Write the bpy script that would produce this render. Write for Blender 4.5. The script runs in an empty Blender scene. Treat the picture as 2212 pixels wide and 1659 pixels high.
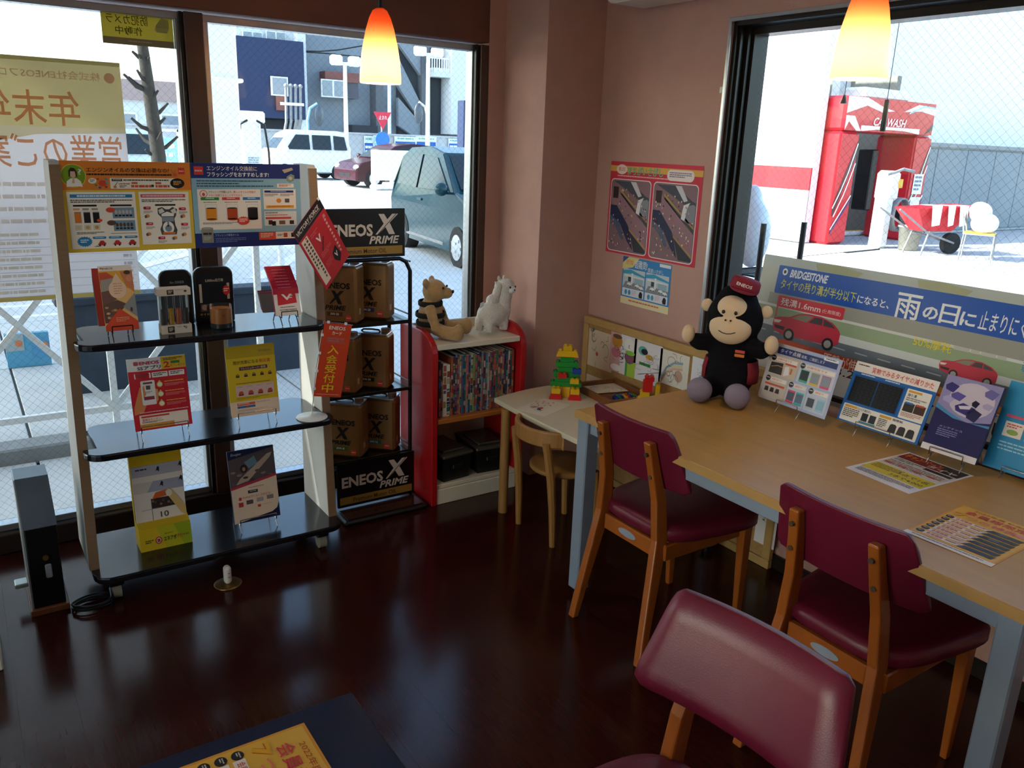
import bpy, math, random
from mathutils import Vector, Matrix
R = math.radians
PI = math.pi
scene = bpy.context.scene
C = scene.collection
random.seed(7)

# ------------------------------------------------------------------ camera
CAM = Vector((0.0, 0.0, 1.6))
YAW, PITCH, ROLL, FPX = 0.598289, -0.284944, 0.0368566, 1772.5
_f = Vector((math.sin(YAW)*math.cos(PITCH), math.cos(YAW)*math.cos(PITCH), math.sin(PITCH)))
_r = Vector((math.cos(YAW), -math.sin(YAW), 0))
_u = _r.cross(_f)
_R = _r*math.cos(ROLL) + _u*math.sin(ROLL)
_U = -_r*math.sin(ROLL) + _u*math.cos(ROLL)
cam_data = bpy.data.cameras.new('camera')
cam = bpy.data.objects.new('camera', cam_data)
C.objects.link(cam)
m3 = Matrix((_R, _U, -_f)).transposed()
cam.matrix_world = Matrix.Translation(CAM) @ m3.to_4x4()
cam_data.sensor_width = 36.0
cam_data.lens = FPX/2212*36.0
cam_data.clip_start = 0.02
cam_data.clip_end = 400
scene.camera = cam

def at(px, py, axis, val):
    """pixel of the photograph -> point on the plane axis = val"""
    d = _R*((px-1106)/FPX) + _U*(-(py-829.5)/FPX) + _f
    t = (val-CAM[axis])/d[axis]
    return CAM + d*t

# ------------------------------------------------------------------ light
vs = scene.view_settings
vs.view_transform = 'Standard'
vs.look = 'None'
vs.gamma = 1.0
vs.use_curve_mapping = False
vs.exposure = 0.96

SUN_EL, SUN_DIR = 34.0, Vector((0.95, -0.27, 0))      # direction the sunlight travels over the ground
SUN_DIR.normalize()
world = bpy.data.worlds.new('world')
scene.world = world
world.use_nodes = True
wn = world.node_tree
wn.nodes.clear()
sky = wn.nodes.new('ShaderNodeTexSky')
sky.sky_type = 'NISHITA'
sky.sun_disc = False
sky.sun_elevation = R(SUN_EL)
sky.sun_rotation = math.atan2(-SUN_DIR.x, -SUN_DIR.y)
sky.air_density = 1.0
sky.dust_density = 2.0
sky.ozone_density = 1.0
bg = wn.nodes.new('ShaderNodeBackground')
bg.inputs['Strength'].default_value = 0.40
wo = wn.nodes.new('ShaderNodeOutputWorld')
wn.links.new(sky.outputs[0], bg.inputs[0])
wn.links.new(bg.outputs[0], wo.inputs[0])

sun_data = bpy.data.lights.new('sun', 'SUN')
sun_data.energy = 7.0
sun_data.angle = R(0.6)
sun_data.color = (1.0, 0.95, 0.88)
sun = bpy.data.objects.new('sun', sun_data)
C.objects.link(sun)
sd = Vector((SUN_DIR.x*math.cos(R(SUN_EL)), SUN_DIR.y*math.cos(R(SUN_EL)), -math.sin(R(SUN_EL))))
sun.rotation_euler = sd.to_track_quat('-Z', 'Y').to_euler()
sun.location = (-14, 5, 12)

# ------------------------------------------------------------------ materials
def lin(c):
    if isinstance(c, str):
        c = c.lstrip('#')
        c = [int(c[i:i+2], 16)/255 for i in (0, 2, 4)]
    return tuple((x/12.92 if x <= 0.04045 else ((x+0.055)/1.055)**2.4) for x in c)

MATS = {}
def mat(name, col='808080', rough=0.5, metal=0.0, spec=0.5, var=0.08, vs=14.0, bump=0.0, bs=60.0,
        emit=None, estr=0.0, stretch=None, coat=0.0, sheen=0.0):
    if name in MATS:
        return MATS[name]
    m = bpy.data.materials.new(name)
    MATS[name] = m
    m.use_nodes = True
    nt = m.node_tree
    b = nt.nodes['Principled BSDF']
    b.inputs['Roughness'].default_value = rough
    b.inputs['Metallic'].default_value = metal
    b.inputs['Specular IOR Level'].default_value = spec
    b.inputs['Coat Weight'].default_value = coat
    b.inputs['Sheen Weight'].default_value = sheen
    tc = nt.nodes.new('ShaderNodeTexCoord')
    vec = tc.outputs['Object']
    if stretch:
        mp = nt.nodes.new('ShaderNodeMapping')
        mp.inputs['Scale'].default_value = stretch
        nt.links.new(vec, mp.inputs[0])
        vec = mp.outputs[0]
    nz = nt.nodes.new('ShaderNodeTexNoise')
    nz.inputs['Scale'].default_value = vs
    nz.inputs['Detail'].default_value = 3
    nt.links.new(vec, nz.inputs['Vector'])
    c = lin(col)
    mx = nt.nodes.new('ShaderNodeMix')
    mx.data_type = 'RGBA'
    mx.inputs[6].default_value = tuple(max(0, x*(1-2*var)) for x in c)+(1,)
    mx.inputs[7].default_value = tuple(min(1, x*(1+2*var)) for x in c)+(1,)
    nt.links.new(nz.outputs['Fac'], mx.inputs[0])
    nt.links.new(mx.outputs[2], b.inputs['Base Color'])
    if bump:
        n2 = nt.nodes.new('ShaderNodeTexNoise')
        n2.inputs['Scale'].default_value = bs
        n2.inputs['Detail'].default_value = 2
        nt.links.new(vec, n2.inputs['Vector'])
        bp = nt.nodes.new('ShaderNodeBump')
        bp.inputs['Strength'].default_value = bump
        bp.inputs['Distance'].default_value = 0.01
        nt.links.new(n2.outputs['Fac'], bp.inputs['Height'])
        nt.links.new(bp.outputs[0], b.inputs['Normal'])
    if emit:
        b.inputs['Emission Color'].default_value = lin(emit)+(1,)
        b.inputs['Emission Strength'].default_value = estr
    return m

def colmat(name, rough=0.55, spec=0.4, transl=0.0, metal=0.0):
    """printed / painted material: colour of the print is stored on the faces"""
    if name in MATS:
        return MATS[name]
    m = bpy.data.materials.new(name)
    MATS[name] = m
    m.use_nodes = True
    nt = m.node_tree
    b = nt.nodes['Principled BSDF']
    b.inputs['Roughness'].default_value = rough
    b.inputs['Specular IOR Level'].default_value = spec
    b.inputs['Metallic'].default_value = metal
    a = nt.nodes.new('ShaderNodeAttribute')
    a.attribute_name = 'Col'
    nt.links.new(a.outputs['Color'], b.inputs['Base Color'])
    if transl:
        t = nt.nodes.new('ShaderNodeBsdfTranslucent')
        nt.links.new(a.outputs['Color'], t.inputs['Color'])
        mx = nt.nodes.new('ShaderNodeMixShader')
        mx.inputs[0].default_value = transl
        nt.links.new(b.outputs[0], mx.inputs[1])
        nt.links.new(t.outputs[0], mx.inputs[2])
        nt.links.new(mx.outputs[0], nt.nodes['Material Output'].inputs[0])
    return m

def glassmat(name, tint='ffffff', refl=0.5, rough=0.0, opac=0.0, col='ffffff'):
    if name in MATS:
        return MATS[name]
    m = bpy.data.materials.new(name)
    MATS[name] = m
    m.use_nodes = True
    nt = m.node_tree
    nt.nodes.remove(nt.nodes['Principled BSDF'])
    tr = nt.nodes.new('ShaderNodeBsdfTransparent')
    tr.inputs[0].default_value = lin(tint)+(1,)
    gl = nt.nodes.new('ShaderNodeBsdfGlossy')
    gl.inputs['Roughness'].default_value = rough
    fr = nt.nodes.new('ShaderNodeLayerWeight')
    fr.inputs['Blend'].default_value = 0.2
    mu = nt.nodes.new('ShaderNodeMath')
    mu.operation = 'MULTIPLY'
    mu.inputs[1].default_value = refl
    nt.links.new(fr.outputs['Fresnel'], mu.inputs[0])
    mx = nt.nodes.new('ShaderNodeMixShader')
    nt.links.new(mu.outputs[0], mx.inputs[0])
    nt.links.new(tr.outputs[0], mx.inputs[1])
    nt.links.new(gl.outputs[0], mx.inputs[2])
    out = mx.outputs[0]
    if opac:
        d = nt.nodes.new('ShaderNodeBsdfDiffuse')
        d.inputs[0].default_value = lin(col)+(1,)
        m2 = nt.nodes.new('ShaderNodeMixShader')
        m2.inputs[0].default_value = opac
        nt.links.new(out, m2.inputs[1])
        nt.links.new(d.outputs[0], m2.inputs[2])
        out = m2.outputs[0]
    nt.links.new(out, nt.nodes['Material Output'].inputs[0])
    return m

# ------------------------------------------------------------------ mesh builder
I4 = Matrix.Identity(4)
def T(x, y, z): return Matrix.Translation((x, y, z))
def RX(a): return Matrix.Rotation(R(a), 4, 'X')
def RY(a): return Matrix.Rotation(R(a), 4, 'Y')
def RZ(a): return Matrix.Rotation(R(a), 4, 'Z')

class MB:
    def __init__(s):
        s.v, s.f, s.mi, s.col, s.sm = [], [], [], [], []
    def add(s, verts, faces, mi=0, col=None, smooth=False, M=None):
        o = len(s.v)
        if M is not None:
            verts = [tuple(M @ Vector(p)) for p in verts]
        s.v.extend(verts)
        for f in faces:
            s.f.append(tuple(i+o for i in f))
            s.mi.append(mi)
            s.col.append(col)
            s.sm.append(smooth)
        return s
    def box(s, c, d, bev=0.0, **k):
        x, y, z = d[0]/2, d[1]/2, d[2]/2
        b = min(bev, x*.95, y*.95, z*.95)
        if b <= 0:
            vs_ = [(c[0]+sx*x, c[1]+sy*y, c[2]+sz*z) for sx in (-1, 1) for sy in (-1, 1) for sz in (-1, 1)]
            fs = [(0, 1, 3, 2), (4, 6, 7, 5), (0, 4, 5, 1), (2, 3, 7, 6), (0, 2, 6, 4), (1, 5, 7, 3)]
            return s.add(vs_, fs, **k)
        V_, idx = [], {}
        for sx in (-1, 1):
            for sy in (-1, 1):
                for sz in (-1, 1):
                    for a in range(3):
                        p = [sx*(x-b), sy*(y-b), sz*(z-b)]
                        p[a] = (sx*x, sy*y, sz*z)[a]
                        idx[(sx, sy, sz, a)] = len(V_)
                        V_.append((c[0]+p[0], c[1]+p[1], c[2]+p[2]))
        F = []
        def q(*n): F.append(tuple(idx[i] for i in n))
        for g in (-1, 1):
            f = [(g, -1, -1, 0), (g, 1, -1, 0), (g, 1, 1, 0), (g, -1, 1, 0)]
            q(*(f if g > 0 else f[::-1]))
            f = [(-1, g, -1, 1), (-1, g, 1, 1), (1, g, 1, 1), (1, g, -1, 1)]
            q(*(f if g > 0 else f[::-1]))
            f = [(-1, -1, g, 2), (1, -1, g, 2), (1, 1, g, 2), (-1, 1, g, 2)]
            q(*(f if g > 0 else f[::-1]))
        for a in (-1, 1):
            for b_ in (-1, 1):
                f = [(a, b_, -1, 0), (a, b_, -1, 1), (a, b_, 1, 1), (a, b_, 1, 0)]
                q(*(f if a*b_ > 0 else f[::-1]))
                f = [(-1, a, b_, 1), (-1, a, b_, 2), (1, a, b_, 2), (1, a, b_, 1)]
                q(*(f if a*b_ > 0 else f[::-1]))
                f = [(a, -1, b_, 2), (a, -1, b_, 0), (a, 1, b_, 0), (a, 1, b_, 2)]
                q(*(f if a*b_ > 0 else f[::-1]))
                for c_ in (-1, 1):
                    f = [(a, b_, c_, 0), (a, b_, c_, 1), (a, b_, c_, 2)]
                    q(*(f if a*b_*c_ > 0 else f[::-1]))
        return s.add(V_, F, **k)
    def tube(s, path, r, n=8, closed=False, caps=True, smooth=True, **k):
        P = [Vector(p) for p in path]
        N = len(P)
        rr = r if isinstance(r, (list, tuple)) else [r]*N
        V_, F = [], []
        up = None
        for i in range(N):
            if closed:
                t = P[(i+1) % N]-P[i-1]
            else:
                t = P[min(i+1, N-1)]-P[max(i-1, 0)]
            if t.length < 1e-9:
                t = Vector((0, 0, 1))
            t.normalize()
            if up is None:
                up = Vector((0, 0, 1)) if abs(t.z) < .9 else Vector((1, 0, 0))
            a = up-t*up.dot(t)
            if a.length < 1e-6:
                a = Vector((1, 0, 0))-t*t.x
            a.normalize()
            up = a
            b = t.cross(a)
            for j in range(n):
                w = 2*PI*j/n
                V_.append(tuple(P[i]+a*(math.cos(w)*rr[i])+b*(math.sin(w)*rr[i])))
        for i in range(N if closed else N-1):
            i2 = (i+1) % N
            for j in range(n):
                j2 = (j+1) % n
                F.append((i*n+j, i*n+j2, i2*n+j2, i2*n+j))
        s.add(V_, F, smooth=smooth, **k)
        if caps and not closed:
            s.add(V_[:n], [tuple(range(n))[::-1]], **k)
            s.add(V_[-n:], [tuple(range(n))], **k)
        return s
    def cyl(s, p0, p1, r, r1=None, n=16, **k):
        return s.tube([p0, p1], [r, r if r1 is None else r1], n=n, **k)
    def lathe(s, prof, n=24, smooth=True, **k):
        V_, F = [], []
        for (r, z) in prof:
            for j in range(n):
                w = 2*PI*j/n
                V_.append((r*math.cos(w), r*math.sin(w), z))
        for i in range(len(prof)-1):
            for j in range(n):
                j2 = (j+1) % n
                F.append((i*n+j, i*n+j2, (i+1)*n+j2, (i+1)*n+j))
        s.add(V_, F, smooth=smooth, **k)
        if prof[0][0] > 1e-4:
            pass
        return s
    def disc(s, c, r, n=24, axis='z', **k):
        V_ = []
        for j in range(n):
            w = 2*PI*j/n
            a, b = r*math.cos(w), r*math.sin(w)
            V_.append({'z': (c[0]+a, c[1]+b, c[2]), 'y': (c[0]+a, c[1], c[2]+b), 'x': (c[0], c[1]+a, c[2]+b)}[axis])
        return s.add(V_, [tuple(range(n))], **k)
    def prism(s, poly, z0, z1, smooth=False, **k):
        n = len(poly)
        V_ = [(p[0], p[1], z0) for p in poly]+[(p[0], p[1], z1) for p in poly]
        F = [tuple(range(n))[::-1], tuple(range(n, 2*n))]
        F += [(i, (i+1) % n, n+(i+1) % n, n+i) for i in range(n)]
        return s.add(V_, F, smooth=smooth, **k)
    def ell(s, c, r, n=20, m=12, M=None, **k):
        V_, F = [], []
        for i in range(m+1):
            a = PI*i/m
            for j in range(n):
                w = 2*PI*j/n
                V_.append((r[0]*math.sin(a)*math.cos(w), r[1]*math.sin(a)*math.sin(w), r[2]*math.cos(a)))
        for i in range(m):
            for j in range(n):
                j2 = (j+1) % n
                F.append((i*n+j, (i+1)*n+j, (i+1)*n+j2, i*n+j2))
        MM = T(*c) @ (M or I4)
        return s.add(V_, F, smooth=True, M=MM, **k)
    def quad(s, a, b, c, d, **k):
        return s.add([tuple(a), tuple(b), tuple(c), tuple(d)], [(0, 1, 2, 3)], **k)
    def mesh(s, name, mats):
        me = bpy.data.meshes.new(name)
        me.from_pydata(s.v, [], s.f)
        if not isinstance(mats, (list, tuple)):
            mats = [mats]
        for m in mats:
            me.materials.append(m)
        me.polygons.foreach_set('material_index', s.mi)
        me.polygons.foreach_set('use_smooth', s.sm)
        if any(c is not None for c in s.col):
            ca = me.color_attributes.new('Col', 'FLOAT_COLOR', 'CORNER')
            buf = []
            cache = {}
            for p, c in zip(s.f, s.col):
                if c not in cache:
                    cache[c] = (lin(c) if c is not None else (.8, .8, .8))+(1.0,)
                buf.extend(cache[c]*len(p))
            ca.data.foreach_set('color', buf)
        me.update()
        return me
    def build(s, name, mats, parent=None, loc=None, rot=None):
        o = bpy.data.objects.new(name, s.mesh(name, mats))
        C.objects.link(o)
        if parent is not None:
            o.parent = parent
        if loc is not None:
            o.location = loc
        if rot is not None:
            o.rotation_euler = rot
        return o

def tag(o, label=None, cat=None, group=None, kind=None):
    if label: o['label'] = label
    if cat: o['category'] = cat
    if group: o['group'] = group
    if kind: o['kind'] = kind
    return o

def thing(name, label, cat, loc=(0, 0, 0), rotz=0.0, group=None, rotx=0.0):
    o = bpy.data.objects.new(name, None)
    o.empty_display_size = 0.1
    C.objects.link(o)
    o.location = loc
    o.rotation_euler = (rotx, 0, rotz)
    return tag(o, label, cat, group)

def dup(root, loc, rotz=None, label=None, group=None):
    def cp(o, par):
        c = o.copy()
        C.objects.link(c)
        c.parent = par
        for ch in [x for x in bpy.data.objects if x.parent == o and x != c]:
            cp(ch, c)
        return c
    r = cp(root, None)
    r.location = loc
    if rotz is not None:
        r.rotation_euler = (root.rotation_euler[0], 0, rotz)
    if label: r['label'] = label
    if group: r['group'] = group
    return r

def smoothmod(o, levels=1):
    md = o.modifiers.new('sub', 'SUBSURF')
    md.levels = levels
    md.render_levels = levels
    return o

def bevelmod(o, w=0.004, seg=2):
    md = o.modifiers.new('bev', 'BEVEL')
    md.width = w
    md.segments = seg
    md.limit_method = 'ANGLE'
    md.angle_limit = R(35)
    return o

def remesh(o, vox=0.006, it=6):
    md = o.modifiers.new('rem', 'REMESH')
    md.mode = 'VOXEL'
    md.voxel_size = vox
    md.use_smooth_shade = True
    m2 = o.modifiers.new('smo', 'SMOOTH')
    m2.factor = 0.6
    m2.iterations = it
    return o

# ------------------------------------------------------------------ printed sheets
_TX = {}
def text_geo(s, bold=0.0, shear=0.0):
    if any(ord(ch) > 0x3400 for ch in s):
        bold = min(bold, .012 if len(s) < 2 else .006)
    key = (s, bold, shear)
    if key in _TX:
        return _TX[key]
    cu = bpy.data.curves.new('txt', 'FONT')
    cu.body = s
    cu.resolution_u = 2
    cu.offset = bold
    cu.shear = shear
    o = bpy.data.objects.new('txt', cu)
    C.objects.link(o)
    dg = bpy.context.evaluated_depsgraph_get()
    me = bpy.data.meshes.new_from_object(o.evaluated_get(dg))
    V_ = [(v.co.x, v.co.y) for v in me.vertices]
    F = [tuple(p.vertices) for p in me.polygons]
    bpy.data.objects.remove(o)
    bpy.data.curves.remove(cu)
    bpy.data.meshes.remove(me)
    if not V_:
        V_, F = [(0, 0), (1, 0), (1, 1)], []
    x0, x1 = min(p[0] for p in V_), max(p[0] for p in V_)
    y0, y1 = min(p[1] for p in V_), max(p[1] for p in V_)
    _TX[key] = (V_, F, x0, x1, y0, y1)
    return _TX[key]

class Sheet(MB):
    """flat printed thing; layout units U x V from the top left corner, local origin at the bottom centre,
    printed side towards -y, z up"""
    def __init__(s, w, h, U, V, t=0.0006, base='f4efe6', flip=False, bend=None, e=0.0003, round_=0.0, curl=None):
        super().__init__()
        s.w, s.h, s.U, s.V, s.t, s.flip, s.bend, s.e = w, h, U, V, t, flip, bend, e
        if bend or round_:
            n = 10
            vsn = []
            if bend:
                fr, bk = [], []
                nx, nz = 10, 10
                for y in (-t, 0):
                    for i in range(nz+1):
                        for j in range(nx+1):
                            x, z = (j/nx-.5)*w, i/nz*h
                            vsn.append((x, y+bend(x, z), z))
                def ix(k, i, j): return k*(nx+1)*(nz+1)+i*(nx+1)+j
                F = []
                for i in range(nz):
                    for j in range(nx):
                        F.append((ix(0, i, j), ix(0, i, j+1), ix(0, i+1, j+1), ix(0, i+1, j)))
                        F.append((ix(1, i, j), ix(1, i+1, j), ix(1, i+1, j+1), ix(1, i, j+1)))
                for i in range(nz):
                    F.append((ix(0, i, 0), ix(0, i+1, 0), ix(1, i+1, 0), ix(1, i, 0)))
                    F.append((ix(0, i, nx), ix(1, i, nx), ix(1, i+1, nx), ix(0, i+1, nx)))
                for j in range(nx):
                    F.append((ix(0, 0, j), ix(1, 0, j), ix(1, 0, j+1), ix(0, 0, j+1)))
                    F.append((ix(0, nz, j), ix(0, nz, j+1), ix(1, nz, j+1), ix(1, nz, j)))
                s.add(vsn, F, col=base)
            else:
                pts = rrect(-w/2, 0, w, h, round_, 5)
                V_ = [(p[0], -t, p[1]) for p in pts]+[(p[0], 0, p[1]) for p in pts]
                m = len(pts)
                F = [tuple(range(m)), tuple(range(m, 2*m))[::-1]]+[(i, m+i, m+(i+1) % m, (i+1) % m) for i in range(m)]
                s.add(V_, F, col=base)
        else:
            s.box((0, -t/2, h/2), (w, t, h), col=base)
    def pt(s, u, v, l):
        x = (u/s.U-.5)*s.w
        if s.flip:
            x = -x
        z = (1-v/s.V)*s.h
        y = -s.t-s.e*l
        if s.bend:
            y += s.bend(x, z)
        return (x, y, z)
    def poly(s, pts, col, l=1):
        P = [s.pt(u, v, l) for u, v in pts]
        a = sum(pts[i][0]*pts[(i+1) % len(pts)][1]-pts[(i+1) % len(pts)][0]*pts[i][1] for i in range(len(pts)))
        f = tuple(range(len(P)))
        if (a > 0) != s.flip:
            f = f[::-1]
        return s.add(P, [f], col=col)
    def rect(s, x, y, w, h, col, l=1, r=0.0):
        if s.bend and r == 0 and (w > s.U*.1 or h > s.V*.1):
            nx, ny = max(1, int(w/s.U*16)), max(1, int(h/s.V*16))
            for i in range(nx):
                for j in range(ny):
                    a, b, c, d = x+w*i/nx, y+h*j/ny, x+w*(i+1)/nx, y+h*(j+1)/ny
                    s.poly([(a, b), (c, b), (c, d), (a, d)], col, l)
            return s
        if r:
            return s.poly(rrect(x, y, w, h, r, 4), col, l)
        return s.poly([(x, y), (x+w, y), (x+w, y+h), (x, y+h)], col, l)
    def oval(s, cx, cy, rx, ry, col, l=2, n=20):
        return s.poly([(cx+rx*math.cos(2*PI*i/n), cy+ry*math.sin(2*PI*i/n)) for i in range(n)], col, l)
    def star(s, cx, cy, rx, ry, col, l=2, n=18, k=.82):
        return s.poly([(cx+rx*(1 if i % 2 else k)*math.cos(PI*i/n), cy+ry*(1 if i % 2 else k)*math.sin(PI*i/n)) for i in range(2*n)], col, l)
    def line(s, pts, wd, col, l=3):
        for (a, b), (c, d) in zip(pts, pts[1:]):
            L = math.hypot(c-a, d-b) or 1
            nx, ny = -(d-b)/L*wd/2, (c-a)/L*wd/2
            s.poly([(a+nx, b+ny), (c+nx, d+ny), (c-nx, d-ny), (a-nx, b-ny)], col, l)
        return s
    def text(s, x, y, w, h, txt, col, l=4, bold=0.012, shear=0.0, rot=None):
        V_, F, x0, x1, y0, y1 = text_geo(txt, bold, shear)
        P = []
        for (a, b) in V_:
            u, v = (a-x0)/(x1-x0)*w, (1-(b-y0)/(y1-y0))*h
            if rot:
                u, v = u*math.cos(rot)-v*math.sin(rot), u*math.sin(rot)+v*math.cos(rot)
            P.append(s.pt(x+u, y+v, l))
        FF = [f if not s.flip else f[::-1] for f in F]
        return s.add(P, FF, col=col)
    def outline(s, x, y, w, h, txt, col, edge, l=4, bold=0.012, wd=0.045, shear=0.0):
        s.text(x, y, w, h, txt, edge, l, bold+wd, shear)
        return s.text(x, y, w, h, txt, col, l+1, bold, shear)
    def rows(s, x, y, w, h, n, col, l=3, fill=.55, seed=None, last=.7):
        """tiny illegible print: rows of short strokes"""
        rnd = random.Random(seed if seed is not None else int(x*31+y*17+w))
        rh = h/n
        for i in range(n):
            xx, end = x, x+w*(last if i == n-1 and n > 1 else 1)
            while xx < end:
                L = rh*rnd.uniform(.5, 2.4)
                L = min(L, end-xx)
                s.rect(xx, y+i*rh, L, rh*fill, col, l)
                xx += L+rh*.22
        return s

def rrect(x, y, w, h, r, n=4):
    r = min(r, w/2, h/2)
    P = []
    for (cx, cy, a0) in ((x+w-r, y+r, -90), (x+w-r, y+h-r, 0), (x+r, y+h-r, 90), (x+r, y+r, 180)):
        for i in range(n+1):
            a = R(a0+90*i/n)
            P.append((cx+r*math.cos(a), cy+r*math.sin(a)))
    return P

PAPER = colmat('printed_paper', .6, .3)
GLOSS = colmat('glossy_print', .28, .5)
BACKLIT = colmat('backlit_paper', .7, .2, transl=.6)
PAINT = colmat('painted_surface', .45, .4)

WALLB, WALLA = 2.57, 3.45       # inner faces of the window walls
# ------------------------------------------------------------------ room shell
M_WALL = mat('pink_wallpaper', 'c0968a', .75, var=.05, vs=9, bump=.12, bs=240)
M_BEAM = mat('brown_panel', '6a3d2a', .5, var=.08, vs=6)
M_BRFRAME = mat('brown_frame', '4a3022', .4, var=.08, vs=8)
M_DKFRAME = mat('dark_frame', '26211c', .35, metal=.3, var=.1)
M_ALU = mat('aluminium', 'b9bcc0', .32, metal=.85, var=.05)
M_CEIL = mat('ceiling_white', 'd8d0c4', .8)
M_GLASS = glassmat('window_glass', 'f1f7f6', .55)
M_WIRE = mat('glass_wire', '23282c', .6)
M_BLACK = mat('black_paint', '0d0d0f', .38, var=.15)
M_CHROME = mat('chrome_wire', 'c9cbd0', .22, metal=1.0, var=.03)
M_FLOOR = mat('dark_wood_floor', '35130d', .16, spec=.32, var=.22, vs=5, bump=.015, bs=30, stretch=(14, 1.2, 1))
M_SUB = mat('sub_floor', '120806', .6)
M_UP = mat('plaster_exterior', 'cfcac0', .8)

def struct(name, b, m, parent=None):
    o = b.build(name, m, parent)
    if parent is None:
        o['kind'] = 'structure'
    return o

X0, X1, Y0, Y1 = -2.2, WALLB, -2.2, WALLA
floor = struct('floor', MB().box(((X0+2.75)/2, (Y0+3.6)/2, -.054), (2.75-X0, 3.6-Y0, .1)), M_SUB)
PW, PL = .145, .91
pm = MB().box((0, 0, -.002), (PW-.0004, PL-.0004, .004)).mesh('plank', M_FLOOR)
rf = random.Random(3)
i = 0
x = X0
while x < 2.72:
    y = Y0-rf.uniform(0, PL)
    while y < 3.4:
        a, b = max(y, Y0), min(y+PL, 3.45)
        if b-a > .02:
            o = bpy.data.objects.new('plank', pm)
            C.objects.link(o)
            o.parent = floor
            o.location = (x+PW/2, (a+b)/2, 0)
            o.scale = (1, (b-a)/PL, 1)
        y += PL
    x += PW
struct('ceiling', MB().box(((X0+2.75)/2, (Y0+3.6)/2, 2.55), (2.75-X0, 3.6-Y0, .1)), M_CEIL)
struct('wall_back', MB().box(((X0+X1)/2, Y0-.05, 1.25), (X1-X0+.2, .1, 2.5)), M_WALL)
b = MB()
b.box((X0-.05, (Y0+3.6)/2, 2.45), (.1, 3.6-Y0, .1)).box((X0-.05, (Y0+3.6)/2, .05), (.1, 3.6-Y0, .1))
b.box((X0-.05, -1.30, 1.25), (.1, 1.8, 2.3)).box((X0-.05, 2.81, 1.25), (.1, 1.58, 2.3))
struct('wall_left', b, M_WALL)
# glazed shop door side on the left of the room, and an unseen canopy added to block its sun
w3 = thing('window_3', None, None)
w3['kind'] = 'structure'
b = MB()
for yy in (-.385, .80, 2.0):
    b.box((X0-.05, yy, 1.25), (.06, .05, 2.3))
b.build('window_frame', M_BRFRAME, w3)
for (ya, yb_) in ((-.36, .78), (.82, 1.98)):
    MB().box((X0-.05, (ya+yb_)/2, 1.25), (.006, yb_-ya, 2.29)).build('pane', M_GLASS, w3)
cn = MB().box((-7.2, -2.5, 4.9), (9.2, 13, .5))
for (cx_, cy_) in ((-10.5, -7.5), (-10.5, 2.0)):
    cn.box((cx_, cy_, 2.3), (.4, .4, 4.75))
cn.box((-4.9, 9.75, 4.8), (14.2, 9.5, .35)).box((-.8, 4.45, 4.8), (6.0, 1.1, .35)).box((-4.0, 13.5, 2.3), (.35, .35, 4.75))
cn.build('sunblock_canopy', mat('canopy_white', 'e2e4e4', .5))['kind'] = 'structure'  # unseen; bays shaped to shade pavement and car, gap lets sun reach rack
b = MB()
b.box((X0/2-.6, 3.53, 1.25), (abs(X0)-1.2, .16, 2.5))          # wall left of the glazing
struct('wall_front', b, M_WALL)
struct('trim_1', MB().box(((-1.2+2.157)/2, 3.53, 2.27), (3.357, .16, .46), bev=.004), M_BEAM)   # beam over the glazing
struct('trim_2', MB().box(((-1.2+2.157)/2, 3.53, .04), (3.357, .16, .08), bev=.004), mat('dark_plinth', '2a1d18', .4))  # plinth below the glazing
b = MB()
b.box(((2.157+2.247)/2, 3.53, 1.25), (.09, .16, 2.5))
b.box(((2.247+2.75)/2, (3.118+3.61)/2, 1.25), (2.75-2.247, 3.61-3.118, 2.5))
struct('wall_corner', b, M_WALL)
b = MB()
b.box((2.66, (2.365+3.118)/2, 1.25), (.18, 3.118-2.365, 2.5))
b.box((2.66, (2.365+.2)/2, (2.077+2.5)/2), (.18, 2.165, 2.5-2.077))
b.box((2.66, (2.365+.2)/2, .37), (.18, 2.165, .74))
b.box((2.66, (Y0+.2)/2, 1.25), (.18, .2-Y0, 2.5))
struct('wall_right', b, M_WALL)
struct('baseboard_right', MB().box((2.563, (Y0+3.118)/2, .03), (.014, 3.118-Y0, .06), bev=.002), M_DKFRAME)
b = MB()
b.box(((X0+2.75)/2-.05, (Y0+3.6)/2-.05, 3.65), (2.75-X0+.3, 3.6-Y0+.3, 1.9))
struct('roof', b, M_UP)

def wiremesh(name, ax, a0, a1, z0, z1, pos, parent, sp=.031, slope=1.0, half=.00022):
    """thin wires cast in the glass, crossing diagonally"""
    mb = MB()
    for sg in (-1, 1):
        H = (z1-z0)/slope
        c = a0-H
        while c < a1+H:
            pts = []
            s0, s1 = (c, c+H) if sg > 0 else (c+H, c)
            # line from (s0,z0) to (s1,z1), clipped to a0..a1
            ta, tb = 0., 1.
            d = s1-s0
            t1, t2 = (a0-s0)/d, (a1-s0)/d
            if t1 > t2: t1, t2 = t2, t1
            ta, tb = max(ta, t1), min(tb, t2)
            if tb > ta:
                p, q = (s0+d*ta, z0+(z1-z0)*ta), (s0+d*tb, z0+(z1-z0)*tb)
                w = half*1.5
                V_ = [(p[0]-w, p[1]), (p[0]+w, p[1]), (q[0]+w, q[1]), (q[0]-w, q[1])]
                if ax == 1:
                    V_ = [(u, pos, z) for u, z in V_]
                else:
                    V_ = [(pos, u, z) for u, z in V_]
                mb.add(V_, [(0, 1, 2, 3)])
            c += sp
    o = mb.build(name, M_WIRE, parent)
    o['kind'] = 'stuff'
    return o

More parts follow.
